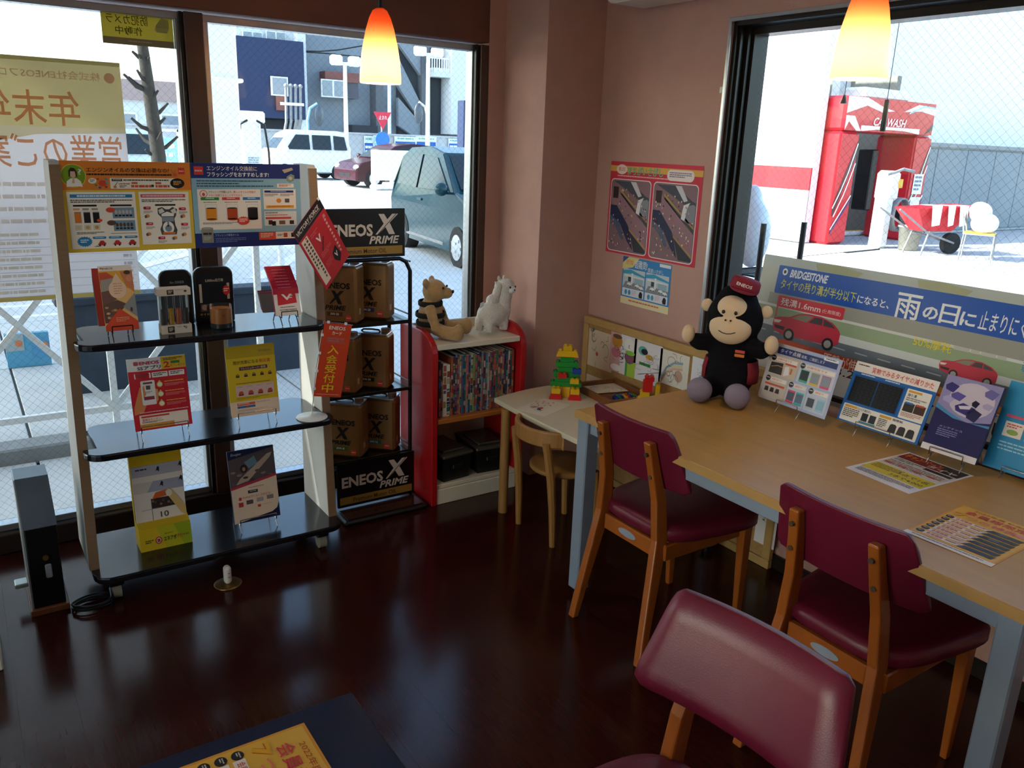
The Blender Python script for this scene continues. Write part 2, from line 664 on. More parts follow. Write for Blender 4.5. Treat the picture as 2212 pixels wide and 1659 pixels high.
def frame_rect(mb, ax, a0, a1, z0, z1, p0, p1, wd, **k):
    """four bars of width wd round a rectangle, between depth p0 and p1"""
    pc, pd = (p0+p1)/2, abs(p1-p0)
    def bx(ac, zc, al, zl):
        if ax == 1: mb.box((ac, pc, zc), (al, pd, zl), **k)
        else: mb.box((pc, ac, zc), (pd, al, zl), **k)
    bx((a0+a1)/2, z0+wd/2, a1-a0, wd)
    bx((a0+a1)/2, z1-wd/2, a1-a0, wd)
    bx(a0+wd/2, (z0+z1)/2, wd, z1-z0-2*wd)
    bx(a1-wd/2, (z0+z1)/2, wd, z1-z0-2*wd)
    return mb

# window A (shop front), two panes of wired glass
wA = thing('window_1', None, None)
wA['kind'] = 'structure'
b = MB()
b.box((.845, 3.50, 1.055), (.07, .10, 1.95), bev=.003)
b.box((2.135, 3.50, 1.055), (.044, .10, 1.95), bev=.003)
b.box((-1.18, 3.50, 1.055), (.04, .10, 1.95), bev=.003)
b.build('window_frame', M_BRFRAME, wA)
for (a0, a1) in ((-1.16, .81), (.88, 2.113)):
    s_ = frame_rect(MB(), 1, a0, a1, .08, 2.03, 3.487, 3.543, .026, bev=.002).build('sash', M_ALU, wA)
    MB().box(((a0+a1)/2, 3.52, 1.055), (a1-a0-.05, .006, 1.90)).build('pane', M_GLASS, s_)
    wiremesh('wire_mesh', 1, a0+.026, a1-.026, .106, 2.004, 3.5165, s_)
MB().box((.801, 3.478, 1.055), (.012, .03, 1.95)).box((2.100, 3.478, 1.055), (.012, .03, 1.95)).build('gasket', M_BLACK, wA)

# window B (over the long table)
wB = thing('window_2', None, None)
wB['kind'] = 'structure'
b = MB()
b.box((2.665, 2.358, 1.409), (.17, .016, 1.338))
b.box((2.665, 1.28, 2.069), (.17, 2.14, .016))
b.box((2.665, 1.28, .748), (.17, 2.14, .016))
b.box((2.665, .208, 1.409), (.17, .016, 1.338))
frame_rect(b, 0, .216, 2.35, .756, 2.061, 2.655, 2.735, .026)
b.build('window_frame', M_DKFRAME, wB)
frame_rect(MB(), 0, .19, 2.377, .73, 2.089, 2.562, 2.569, .014, bev=.001).build('trim_strip', M_ALU, wB)
MB().box((2.715, 1.283, 1.409), (.006, 2.09, 1.27)).build('pane', M_GLASS, wB)
wiremesh('wire_mesh', 0, .24, 2.325, .78, 2.037, 2.711, wB)
b = MB()
b.box((2.600, 2.345, 1.41), (.010, .010, 1.3)).box((2.640, 2.343, 1.41), (.014, .016, 1.3))
b.build('jamb_rib', M_DKFRAME, wB)

# ------------------------------------------------------------------ outside
M_GROUND = mat('asphalt', 'a3a6aa', .85, var=.1, vs=3, bump=.2, bs=90)
M_SLAB = mat('concrete_slab', 'c9cccc', .8, var=.07, vs=4, bump=.1, bs=60)
M_WHITE = mat('white_paint', 'e9eae8', .4, var=.03)
M_CONC = mat('concrete_wall', 'b4b8ba', .8, var=.07, vs=1.2)
M_KERB = mat('kerb_stone', '8c8f90', .8, var=.08)
GZ = -.06
b = MB().box((25, 55, GZ-.1), (190, 170, .2))
b.build('ground', M_GROUND)['kind'] = 'structure'
# pavement of large concrete slabs outside the shop front
pv = MB().box((5.0, 9.0, GZ-.003), (16, 11.4, .012)).build('pavement', mat('joint_mortar', '5f6264', .9))
pv['kind'] = 'structure'
sm_ = MB().box((0, 0, 0), (1.585, 1.585, .05), bev=.004).mesh('slab', M_SLAB)
for ix in range(10):
    for iy in range(7):
        o = bpy.data.objects.new('slab', sm_)
        C.objects.link(o)
        o.parent = pv
        o.location = (-2.2+1.6*ix, 4.15+1.6*iy, GZ-.008+.0015*((ix*7+iy*3) % 3))
k = MB().box((2.0, 4.64, GZ+.05), (8, .16, .10), bev=.01).build('kerb', M_KERB)
k['kind'] = 'structure'
# white railing with crossed braces
rl = thing('railing', 'white steel railing with crossed diagonal braces outside the shop window', 'railing', (0, 5.0, GZ))
z0r, z1r = .055-GZ, 1.10-GZ
posts = [-1.063, -.211, .642, 1.495]
for xp in posts:
    MB().box((xp, 0, z1r/2+.01), (.035, .035, z1r+.02)).build('post', M_WHITE, rl)
for z in (z0r, z1r):
    MB().box(((posts[0]+posts[-1])/2, 0, z), (posts[-1]-posts[0], .03, .035)).build('rail', M_WHITE, rl)
for xa, xb in zip(posts, posts[1:]):
    for (za, zb) in ((z0r, z1r), (z1r, z0r)):
        L = math.hypot(xb-xa, zb-za)
        MB().box((0, 0, 0), (L, .016, .032), M=T((xa+xb)/2, .004 if za < zb else -.014, (za+zb)/2) @ RY(-math.degrees(math.atan2(zb-za, xb-xa)))).build('brace', M_WHITE, rl)
# low dark barrier behind the railing
lw = MB().box((1.28, 5.75, GZ+.30), (1.6, .12, .60), bev=.01).box((1.28, 5.75, GZ+.62), (1.66, .18, .05), bev=.008)
tag(lw.build('low_wall', mat('slate_panel', '2a3644', .7, var=.15)), 'low dark slate wall standing behind the white railing', 'wall')
# curved white pipe guards
for i_, (xg, yg) in enumerate(((1.15, 7.2), (2.15, 8.2))):
    pts = []
    for a in range(0, 181, 15):
        pts.append((xg+.28-.28*math.cos(R(a)), yg, GZ+.55+.25*math.sin(R(a))))
    pts = [(xg, yg, GZ)]+pts+[(xg+.56, yg, GZ)]
    tag(MB().tube(pts, .035, n=10).build('pipe_guard', M_WHITE), ('white bent pipe guard nearer the railing on the pavement', 'white bent pipe guard by the second painted line')[i_], 'barrier')
# painted lines on the pavement
def paintline(p, q, w):
    p, q = Vector(p), Vector(q)
    d = (q-p).normalized()
    n = Vector((-d.y, d.x))*w/2
    z = GZ+.0212
    b = MB()
    b.add([(p.x+n.x, p.y+n.y, z), (q.x+n.x, q.y+n.y, z), (q.x-n.x, q.y-n.y, z), (p.x-n.x, p.y-n.y, z)], [(3, 2, 1, 0)])
    return b
for i_, (p, q, w, lb) in enumerate((((1.8, 11.0), (5.2, 15.2), .22, 'white painted stripe slanting over the pavement left of the car'),
                          ((2.9, 9.7), (4.5, 12.2), .20, 'white painted stripe slanting over the pavement nearer the car'),
                          ((-1.5, 8.95), (2.6, 8.90), .10, 'long thin white line painted across the pavement'),
                          ((-1.5, 8.43), (2.6, 8.38), .10, 'second thin white line painted across the pavement, nearer the railing'))):
    tag(paintline(p, q, w).build('painted_line', M_WHITE), lb, 'road marking')
for i_, P in enumerate(([(9.0, 17.6), (13.5, 20.6), (13.0, 21.6), (16, 21.4), (14.4, 18.8), (14.0, 19.6), (9.6, 16.9)],)):
    b = MB()
    b.add([(p[0], p[1], GZ+.004) for p in P], [tuple(range(len(P)))])
    tag(b.build('road_arrow', M_WHITE), 'white arrow painted on the road beyond the parked car', 'road marking')

# far concrete wall, its signs, buildings
b = MB().box((20, 38.0, .86), (40, .25, 1.85)).box((20, 37.98, 1.80), (40, .34, .08))
cw = b.build('boundary_wall', M_CONC)
tag(cw, 'long pale concrete boundary wall across the street', 'wall')
def wallsign(px0, py0, px1, py1, label, kind):
    p, q = at(px0, py1, 1, 37.8), at(px1, py0, 1, 37.8)
    w, h = q.x-p.x, q.z-p.z
    s = Sheet(w, h, 100, 100, t=.03, base='dfe9ee', e=.006)
    if kind == 'blue':
        s.rect(3, 26, 94, 70, '2f62b0', 1)
        s.rows(12, 7, 76, 14, 1, '7fb0a8', 2)
        s.rows(10, 36, 80, 34, 2, 'e9f0f6', 2, seed=5)
    elif kind == 'pale':
        s.rect(8, 8, 84, 60, 'a9dbe2', 1)
        s.rows(16, 20, 68, 36, 2, 'e9f0f6', 2, seed=8)
    else:
        s.rect(3, 26, 94, 70, '2f62b0', 1)
        s.poly([(20, 96), (36, 60), (50, 84), (70, 48), (90, 96)], 'dfe9ee', 2)
        s.rows(12, 7, 76, 14, 1, '8fb6a0', 2)
    tag(s.build('sign_board', PAPER, loc=((p.x+q.x)/2, 37.8, p.z)), label, 'sign')
wallsign(787, 294, 805, 352, 'narrow blue notice on the far concrete wall, left of the pale one', 'blue')
wallsign(806, 293, 827, 326, 'pale turquoise notice on the far concrete wall', 'pale')
wallsign(852, 296, 898, 336, 'wide blue notice on the far concrete wall behind the white panel', 'blue')
wallsign(898, 296, 942, 338, 'blue and white picture notice on the far concrete wall by the lamp pole', 'pic')
wallsign(968, 300, 994, 340, 'blue notice on the far concrete wall beside the navy pillar', 'blue')

M_GREY = mat('grey_render', '7f8891', .8, var=.05, vs=.6)
M_PALE = mat('pale_render', 'cfd6da', .8, var=.04, vs=.6)
M_NAVY = mat('navy_cladding', '1d2d52', .6, var=.06, vs=.5)
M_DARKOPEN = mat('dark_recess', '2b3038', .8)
M_WGLASS = mat('far_glass', '7f8d9a', .12, spec=.8)
ab = thing('apartment_building', 'grey apartment block with navy upper box and open stairwell across the street', 'building', (15, 44, GZ))
def W(px0, py0, px1, py1, y):
    p, q = at(px0, py1, 1, y), at(px1, py0, 1, y)
    return p.x, p.z, q.x, q.z
def slab_on(name, r, y, d, m, par=ab, ox=15, oy=44, bev=0):
    x0, z0, x1, z1 = r
    return MB().box(((x0+x1)/2-ox, y-oy, (z0+z1)/2-GZ), (x1-x0, d, z1-z0), bev=bev).build(name, m, par)
MB().box((4.6, 3, 5), (15.0, 5.0, 10.0)).build('wall', M_GREY, ab)
slab_on('wall', W(505, -30, 648, 96, 43.9), 43.9, 1.0, M_PALE)
slab_on('navy_box', W(512, 92, 649, 252, 43.0), 43.4, 1.6, M_NAVY)
slab_on('corner_strip', W(647, 20, 655, 285, 43.0), 43.3, 1.0, M_PALE)
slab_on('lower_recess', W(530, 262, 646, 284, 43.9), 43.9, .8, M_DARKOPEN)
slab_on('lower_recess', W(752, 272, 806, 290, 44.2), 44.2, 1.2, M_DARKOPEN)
def far_window(px0, py0, px1, py1, y, n=2, m=M_WGLASS):
    x0, z0, x1, z1 = W(px0, py0, px1, py1, y)
    fr = MB().box(((x0+x1)/2-15, y-44, (z0+z1)/2-GZ), (x1-x0, .10, z1-z0)).build('window', M_WHITE, ab)
    for i in range(n):
        w = (x1-x0)/n
        MB().box((x0+w*(i+.5)-15, y-44-.06, (z0+z1)/2-GZ), (w*.82, .04, (z1-z0)*.86)).build('pane', m, fr)
far_window(586, 167, 621, 206, 42.5, 1)
far_window(524, 70, 566, 95, 43.3, 2)
far_window(575, 70, 616, 95, 43.3, 2)
slab_on('shutter_box', W(695, 160, 767, 175, 44.2), 44.2, 1.0, mat('rust_panel', '7c4a44', .6))
slab_on('side_panel', W(744, 160, 767, 213, 44.2), 44.3, 1.0, mat('dark_wall_panel', '4a4a55', .6))
far_window(694, 174, 744, 209, 43.6, 2)
slab_on('lower_panel', W(597, 208, 620, 238, 42.5), 42.5, .06, MATS['rust_panel'])
slab_on('duct_column', W(808, 182, 823, 290, 44.0), 44.2, 1.0, mat('dark_duct', '565b62', .6))
# stairwell of the block
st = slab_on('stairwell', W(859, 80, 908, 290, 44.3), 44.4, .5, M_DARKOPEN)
for (pa, pb) in (((859, 165), (908, 250)), ((859, 72), (908, 150)), ((859, 250), (908, 292))):
    p0, p1 = at(pa[0], pa[1], 1, 43.9), at(pb[0], pb[1], 1, 43.9)
    h = 1.75
    b = MB()
    b.add([(p0.x-15, -.2, p0.z-GZ-h*.3), (p1.x-15, -.2, p1.z-GZ-h*.2), (p1.x-15, -.2, p1.z-GZ+h*.35), (p0.x-15, -.2, p0.z-GZ+h*.55)], [(0, 1, 2, 3)])
    b.add([(p0.x-15, .1, p0.z-GZ-h*.3), (p1.x-15, .1, p1.z-GZ-h*.2), (p1.x-15, .1, p1.z-GZ+h*.35), (p0.x-15, .1, p0.z-GZ+h*.55)], [(3, 2, 1, 0)])
    for (i0, i1) in ((0, 1), (1, 2), (2, 3), (3, 0)):
        b.add([b.v[i0], b.v[i1], b.v[i1+4], b.v[i0+4]], [(0, 1, 2, 3)])
    b.build('stair_flight', M_GREY, st)
slab_on('slat_screen', W(908, 78, 926, 290, 43.8), 43.9, .5, MATS['dark_duct'])
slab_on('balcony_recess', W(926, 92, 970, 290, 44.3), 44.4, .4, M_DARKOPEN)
bl = slab_on('balcony_slab', W(930, 150, 970, 166, 43.6), 43.6, .8, M_PALE)
x0, z0, x1, z1 = W(928, 128, 970, 152, 43.2)
rb = MB()
for i in range(9):
    rb.box((x0+(x1-x0)*i/8-15, -.8, (z0+z1)/2-GZ), (.06, .04, z1-z0))
rb.box(((x0+x1)/2-15, -.8, z1-GZ), (x1-x0, .06, .08))
rb.build('balcony_railing', M_WHITE, bl)
slab_on('end_wall', W(970, 88, 1030, 290, 43.2), 43.6, 1.2, M_PALE)
# navy pillar, poles, pipes, mirrors
p, q = at(993, 345, 1, 30), at(1012, 218, 1, 30)
tag(MB().box(((p.x+q.x)/2+.2, 30, (GZ+q.z)/2), (q.x-p.x+.4, .5, q.z-GZ), bev=.02).build('sign_pillar', M_NAVY), 'tall plain navy pillar sign by the concrete wall', 'sign')
def lamp_pole(px, pyt, y, lab):
    t = at(px, pyt, 1, y)
    o = thing('floodlight_pole', lab, 'street light', (t.x, y, GZ), 0, 'floodlight poles')
    MB().cyl((0, 0, 0), (0, 0, t.z-GZ), .11, .08, n=12).build('pole', M_WHITE, o)
    for sx in (-1, 1):
        hd = MB().box((sx*.42, -.05, t.z-GZ+.12), (.5, .4, .42), bev=.08, M=I4).build('lamp_head', M_WHITE, o)
    MB().cyl((-.4, 0, t.z-GZ), (.4, 0, t.z-GZ), .07, n=8).build('arm', M_WHITE, o)
lamp_pole(745, 138, 36.0, 'white floodlight pole standing over the parked van')
lamp_pole(925, 118, 34.0, 'white floodlight pole standing over the white panel')
pr = thing('vent_pipes', 'row of four tall grey vent pipes in front of the navy box', 'pipes', (at(630, 290, 1, 37.2).x, 37.2, GZ))
for i in range(4):
    zt = at(632, 186, 1, 37.2).z-GZ
    MB().tube([(-.35+.22*i, 0, 0), (-.35+.22*i, 0, zt*.45), (-.22+.22*i, 0, zt*.6), (-.18+.22*i, 0, zt)], .06, n=8).ell((-.18+.22*i, 0, zt), (.10, .10, .10), 8, 6).build('pipe', M_KERB, pr)
MB().box((.05, -.08, at(630, 225, 1, 37.2).z-GZ), (1.05, .06, .12)).build('bracket', M_WHITE, pr)
M_MIR = mat('mirror_back', '565d66', .3, metal=.4)
def traffic_mirror(px, py, y, lab, sg, col):
    c = at(px, py, 1, y)
    o = thing('traffic_mirror', lab, 'traffic mirror', (c.x+sg*.5, y, GZ))
    zc = c.z-GZ
    MB().tube([(0, 0, 0), (0, 0, zc-.2), (-sg*.12, 0, zc+.3), (-sg*.45, 0, zc+.5)], .06, n=8).build('pole', col, o)
    MB().ell((-sg*.5, -.05, zc), (.22, .10, .46), 16, 8).build('mirror_disc', M_MIR, o)
traffic_mirror(688, 250, 36.5, 'round traffic mirror on a pale blue pole by the wall', -1, mat('sky_blue_paint', '7fb4d8', .5))
traffic_mirror(903, 245, 35.5, 'round traffic mirror on a cream pole beside the stairwell', 1, mat('cream_paint', 'd9d2c0', .5))
rs = thing('road_sign', 'red triangle and blue disc road sign above the wall', 'road sign', (at(826, 290, 1, 37.2).x, 37.2, GZ))
zt = at(826, 242, 1, 37.2).z-GZ
MB().cyl((0, 0.05, 0), (0, .05, zt), .05, n=8).build('pole', M_KERB, rs)
s = Sheet(.95, .85, 100, 100, t=.02, base='e8ecef', e=.004)
s.v, s.f, s.mi, s.col, s.sm = [], [], [], [], []
s.prism([(-.45, .85), (.45, .85), (0, .05)], -.01, .01, col='d83a52', M=RX(90))
s.text(28, 18, 44, 22, '止まれ', 'f5f2ee', 8)
s.build('stop_plate', PAPER, rs, loc=(0, -.04, zt-.85))
MB().cyl((0, .01, zt-1.25), (0, -.03, zt-1.25), .36, n=24).build('blue_disc', mat('sign_blue', '2f78c8', .4), rs)
MB().box((0, -.02, zt-1.95), (.7, .03, .45)).build('sub_plate', M_WHITE, rs)
# thin pale pole and overhead wires
MB_p = MB().cyl((at(841, 182, 1, 40).x, 40, GZ), (at(841, 182, 1, 40).x, 40, at(841, 60, 1, 40).z), .09, n=8)
tag(MB_p.build('drain_pole', M_PALE), 'thin pale pole beside the dark duct of the apartment block', 'pole')
for i_, (pts, lb) in enumerate((([(650, 110), (690, 111), (730, 108), (800, 96)], 'upper drooping overhead cable by the apartment block'),
                                ([(650, 112), (700, 115), (760, 121), (800, 124)], 'lower overhead cable by the apartment block'))):
    tag(MB().tube([tuple(at(a, c, 1, 42.9)) for a, c in pts], .03, n=6).build('cable', M_BLACK), lb, 'cable')
# ------------------------------------------------------------------ vehicles
M_TYRE = mat('tyre_rubber', '1a1b1d', .8)
M_RIM = mat('wheel_silver', 'c8ccd0', .3, metal=.7)
M_CARGLASS = mat('car_glass', '1c2428', .1, spec=.45)
M_LAMP = mat('lamp_lens', 'dfe8ee', .12, spec=.8)
def car(name, label, loc, rotz, L, Wd, outline, belt, col, wheels, wr, side_win, front_win=(), rough=.18):
    """local +x is the front; outline is the side silhouette (x, z) from rear bottom over the roof to front bottom"""
    o = thing(name, label, 'car', loc, rotz)
    paint = mat(name+'_paint', col, rough, spec=.3, coat=.08, var=.02)
    top = max(p[1] for p in outline)
    def wf(z):
        return 1.0 if z < belt else 1.0-.20*((z-belt)/(top-belt))
    secs = [(-1, .965, .03), (-.93, 1.0, 0), (.93, 1.0, 0), (1, .965, .03)]
    V_, F = [], []
    n = len(outline)
    cx = sum(p[0] for p in outline)/n
    for (j, sc, ins) in secs:
        for (px, pz) in outline:
            x = cx+(px-cx)*sc
            z = max(outline[0][1], pz-ins if pz > top*.5 else pz)
            V_.append((x, j*Wd/2*wf(z), z))
    for s in range(3):
        for i in range(n):
            i2 = (i+1) % n
            F.append((s*n+i, s*n+i2, (s+1)*n+i2, (s+1)*n+i))
    F.append(tuple(range(n)))
    F.append(tuple(range(3*n, 4*n))[::-1])
    bd = MB().add(V_, F, smooth=False).build('body', paint, o)
    bevelmod(bd, .03, 2)
    for sy in (-1, 1):
        for poly in side_win:
            P = [(x, sy*(Wd/2*wf(z)+.012), z) for x, z in poly]
            Q = [(x, sy*(Wd/2*wf(z)-.02), z) for x, z in poly]
            m = len(P)
            MB().add(P+Q, [tuple(range(m)) if sy < 0 else tuple(range(m))[::-1]]+[(i, (i+1) % m, m+(i+1) % m, m+i) for i in range(m)]).build('side_window', M_CARGLASS, o)
    for (a, b_) in front_win:
        (xa, za), (xb, zb) = a, b_
        ya, yb = Wd/2*wf(za)*.86, Wd/2*wf(zb)*.86
        d = Vector((xb-xa, 0, zb-za)).normalized()
        nn = Vector((-d.z, 0, d.x))
        if (nn.x > 0) != ((xa+xb)/2 > cx): nn = -nn
        e = nn*.012
        MB().add([(xa+e.x, -ya, za+e.z), (xa+e.x, ya, za+e.z), (xb+e.x, yb, zb+e.z), (xb+e.x, -yb, zb+e.z)], [(0, 1, 2, 3)]).build('windscreen', M_CARGLASS, o)
    for wx in wheels:
        for sy in (-1, 1):
            y = sy*(Wd/2-.09)
            wl = MB().cyl((wx, y-.10, wr), (wx, y+.10, wr), wr, n=24).build('wheel', M_TYRE, o)
            hb = MB()
            hb.cyl((wx, y+sy*.098, wr), (wx, y+sy*.112, wr), wr*.62, n=24)
            for k in range(5):
                a = 2*PI*k/5
                hb.box((wx+math.cos(a)*wr*.34, y+sy*.118, wr+math.sin(a)*wr*.34), (wr*.5, .012, wr*.14), M=T(wx, y, wr) @ Matrix.Rotation(0, 4, 'Y') @ T(-wx, -y, -wr))
            hb.build('hub_cap', M_RIM, wl)
    for sy in (-1, 1):
        fx = outline[-1][0]
        MB().ell((fx-.10, sy*(Wd/2-.16), belt*.72), (.10, .14, .09), 12, 8).build('headlight', M_LAMP, o)
        mx_ = side_win[-1][-1][0]+.06
        MB().ell((mx_-.02, sy*(Wd/2+.12), belt+.08), (.08, .10, .09), 12, 8).box((mx_-.02, sy*(Wd/2+.02), belt+.03), (.05, .10, .03)).build('wing_mirror', paint, o)
        MB().box((cx, sy*(Wd/2-.01), .27), (L*.46, .05, .06), bev=.02).build('side_sill', M_KERB, o)
        MB().box((cx-.2, sy*(Wd/2+.008), belt-.13), (.2, .02, .035), bev=.008).build('door_handle', paint, o)
    MB().box((outline[-1][0]-.02, 0, .42), (.05, Wd*.5, .14), bev=.02).build('grille', M_BLACK, o)
    return o

# near teal microcar, seen through the right pane (its front towards us)
cp = at(879, 532, 2, GZ)
cq = at(1012, 582, 2, GZ)
dx, dy = cq.x-cp.x, cq.y-cp.y
ang = math.atan2(dy, dx)
mid = ((cp.x+cq.x)/2+.62*math.cos(ang+PI/2), (cp.y+cq.y)/2+.62*math.sin(ang+PI/2))
car('small_car', 'dark teal microcar parked on the pavement outside the shop window', (mid[0], mid[1], GZ), ang, 3.4, 1.48,
    [(-1.68, .22), (-1.72, .75), (-1.60, 1.05), (-1.42, 1.42), (-1.1, 1.55), (-.3, 1.58), (.25, 1.50), (.98, 1.0), (1.5, .90), (1.70, .72), (1.72, .22)],
    .95, '123c46', (-1.12, 1.16), .28,
    [[(-1.38, 1.0), (-1.22, 1.40), (-.50, 1.46), (-.50, .98)], [(-.42, .98), (-.42, 1.46), (.12, 1.43), (.80, 1.0)]],
    [((.30, 1.46), (.96, 1.03)), ((-1.45, 1.36), (-1.60, 1.06))])
# white van across the street
p = at(610, 378, 2, GZ); q = at(712, 383, 2, GZ)
yv = 33.0
vx = at(660, 380, 1, yv).x
car('van', 'white minivan parked along the far concrete wall', (vx, yv, GZ), PI+.05, 3.4, 1.5,
    [(-1.65, .3), (-1.68, 1.2), (-1.55, 1.78), (-1.2, 1.88), (.55, 1.88), (.95, 1.72), (1.45, 1.12), (1.66, .95), (1.70, .3)],
    1.08, 'eef0f0', (-1.1, 1.15), .30,
    [[(-1.5, 1.15), (-1.42, 1.66), (-.95, 1.70), (-.95, 1.15)], [(-.82, 1.15), (-.82, 1.70), (-.05, 1.70), (-.05, 1.15)], [(.08, 1.15), (.08, 1.70), (.62, 1.70), (1.05, 1.15)]],
    [((.98, 1.66), (1.42, 1.16))])
yr = 27.3
rx = at(812, 400, 1, yr).x
car('hatchback', 'dark red hatchback parked behind the white panel', (rx+.95, yr+.5, GZ), PI+.08, 4.0, 1.7,
    [(-1.95, .25), (-2.0, .85), (-1.85, 1.1), (-1.3, 1.45), (-.4, 1.52), (.35, 1.42), (1.05, 1.0), (1.75, .84), (1.98, .62), (1.98, .25)],
    .96, '3a1620', (-1.25, 1.28), .33,
    [[(-1.6, 1.0), (-1.2, 1.36), (-.5, 1.42), (-.5, 1.0)], [(-.4, 1.0), (-.4, 1.42), (.25, 1.36), (.85, 1.0)]],
    [((.38, 1.38), (1.04, 1.02))])
# white display panel on legs
yb = 26.2
p0, p1 = at(803, 398, 1, yb), at(888, 326, 1, yb)
wpn = thing('stand_board', 'blank white panel board on legs in front of the red hatchback', 'sign', ((p0.x+p1.x)/2, yb, GZ))
w_, h_ = p1.x-p0.x, p1.z-GZ
MB().box((0, 0, h_*.62), (w_, .12, h_*.76), bev=.02).build('panel', M_WHITE, wpn)
for sx in (-1, 0, 1):
    MB().box((sx*w_*.46, 0, h_*.15), (.10, .10, h_*.30)).build('leg', M_WHITE, wpn)
MB().box((-.2, -.15, .09), (w_*.8, .5, .16), bev=.05).build('base', M_WHITE, wpn)
# canopy column, fuel pump, left background
yc_ = 15.5
pl_, pr_ = at(443, 200, 1, yc_), at(517, 200, 1, yc_)
cc = thing('canopy_column', 'thick white canopy column with a collar ring outside', 'column', ((pl_.x+pr_.x)/2, yc_+.3, GZ))
cw_ = (pr_.x-pl_.x)
MB().box((0, 0, 2.33), (cw_, cw_, 4.66), bev=.03).build('shaft', M_WHITE, cc)
zc = at(480, 172, 1, yc_).z-GZ
MB().box((0, 0, zc), (cw_+.14, cw_+.14, .07), bev=.02).build('collar', M_WHITE, cc)
MB().box((0, 0, .35), (cw_+.05, cw_+.05, .7), bev=.02).build('base_skirt', M_WHITE, cc)
yp = 19.0
pp = at(541, 330, 1, yp)
pu = thing('fuel_pump', 'white fuel pump with black hoses beside the canopy column', 'fuel pump', (pp.x, yp, GZ))
zt = at(541, 238, 1, yp).z-GZ
MB().box((0, 0, zt*.45), (.42, .35, zt*.9), bev=.03).build('body', M_WHITE, pu)
MB().box((0, -.03, zt*.93), (.60, .40, zt*.12), bev=.04).build('head', M_WHITE, pu)
s = Sheet(.34, 1.0, 100, 300, t=.01, base='e6ebee', e=.003)
s.rect(10, 20, 80, 90, 'd3dde2').rows(16, 28, 68, 70, 5, '8c99a4', 2)
s.rect(8, 150, 26, 110, 'd98a4a').rect(40, 190, 34, 60, '4d5a78').rect(78, 150, 14, 120, 'c9584a')
s.rect(40, 120, 30, 40, 'f2f2f2', 2).text(44, 124, 20, 30, '7', '3a4046', 3)
s.build('display', PAPER, pu, loc=(0, -.18, zt*.12))
for sx in (-1, 1):
    MB().tube([(sx*.1, -.22, zt*.9), (sx*.26, -.26, zt*.86), (sx*.33, -.26, zt*.6), (sx*.36, -.24, .25)], .025, n=6).build('hose', M_BLACK, pu)
# bare street tree
tx = at(335, 280, 1, 16.5)
tr = thing('street_tree', 'bare pruned street tree with dark trunk and stub branches', 'tree', (tx.x, 16.5, GZ))
rt = random.Random(11)
zt = at(325, 20, 1, 16.5).z-GZ
b = MB().tube([(0, 0, 0), (.02, 0, 1.2), (-.04, 0, 2.2), (-.10, 0, 3.2), (-.16, 0, zt)], [.14, .13, .11, .09, .06], n=10)
b.build('trunk', mat('bark', '2a2724', .9, var=.2, vs=30, bump=.4), tr)
b = MB()
for i in range(22):
    z = rt.uniform(1.2, zt)
    a = rt.uniform(0, 2*PI)
    L = rt.uniform(.12, .45)
    p1 = (-.06+math.cos(a)*L*.5, math.sin(a)*L*.3, z+L*.15)
    p2 = (-.06+math.cos(a)*L, math.sin(a)*L*.6, z+L*.6)
    b.tube([(-.06, 0, z), p1, p2], [.045, .035, .02], n=6)
b.build('branches', MATS['bark'], tr)
# house, hedge, sign board and parked car far left
hs = thing('far_house', 'pale far house with tiled roof seen left of the window post', 'building', (at(330, 260, 1, 40).x-.5, 46, GZ))
MB().box((0, 0, 1.5), (7, 4, 3.0)).build('wall', M_PALE, hs)
MB().prism([(-3.8, 3.0), (3.8, 3.0), (2.4, 3.9), (-2.4, 3.9)], -2.3, 2.3, M=RX(90)).build('roof', mat('tile_roof', 'a08c88', .7), hs)
for sx in (-2.3, 0, 2.2):
    f_ = MB().box((sx, -2.02, 1.9), (1.2, .1, 1.1)).build('window', M_WHITE, hs)
    MB().box((sx, -2.08, 1.9), (1.0, .04, .9)).build('pane', M_WGLASS, f_)
p0, p1 = at(301, 345, 1, 17.5), at(341, 313, 1, 17.5)
hd = MB().ell(((p0.x+p1.x)/2, 17.5, .45), (.28, .25, .5), 16, 10)
hd.box(((p0.x+p1.x)/2, 17.5, .05), (.5, .45, .22), bev=.02)
tag(hd.build('shrub', mat('dark_leaf', '2c3f33', .9, var=.3, vs=40, bump=.6)), 'dark clipped shrub in a planter beside the street tree', 'shrub')
yb2 = 18.5
p0, p1 = at(343, 350, 1, yb2), at(384, 279, 1, yb2)
sb = thing('stand_sign', 'white framed stand sign with a turquoise notice by the street tree', 'sign', ((p0.x+p1.x)/2, yb2, GZ))
w_, h_ = p1.x-p0.x, p1.z-GZ
for sx in (-1, 1):
    MB().box((sx*w_/2, 0, h_/2), (.05, .05, h_)).build('leg', M_WHITE, sb)
MB().box((0, 0, h_-.03), (w_, .05, .05)).build('top_bar', M_WHITE, sb)
s = Sheet(w_*.8, h_*.62, 100, 150, t=.02, base='a8dde6', e=.004)
s.rows(12, 18, 70, 70, 3, 'e8f2f4', 2).rows(20, 100, 60, 40, 2, 'd8ecf0', 2)
s.build('notice', PAPER, sb, loc=(0, -.03, h_*.28))
xk = at(303, 320, 1, 24).x
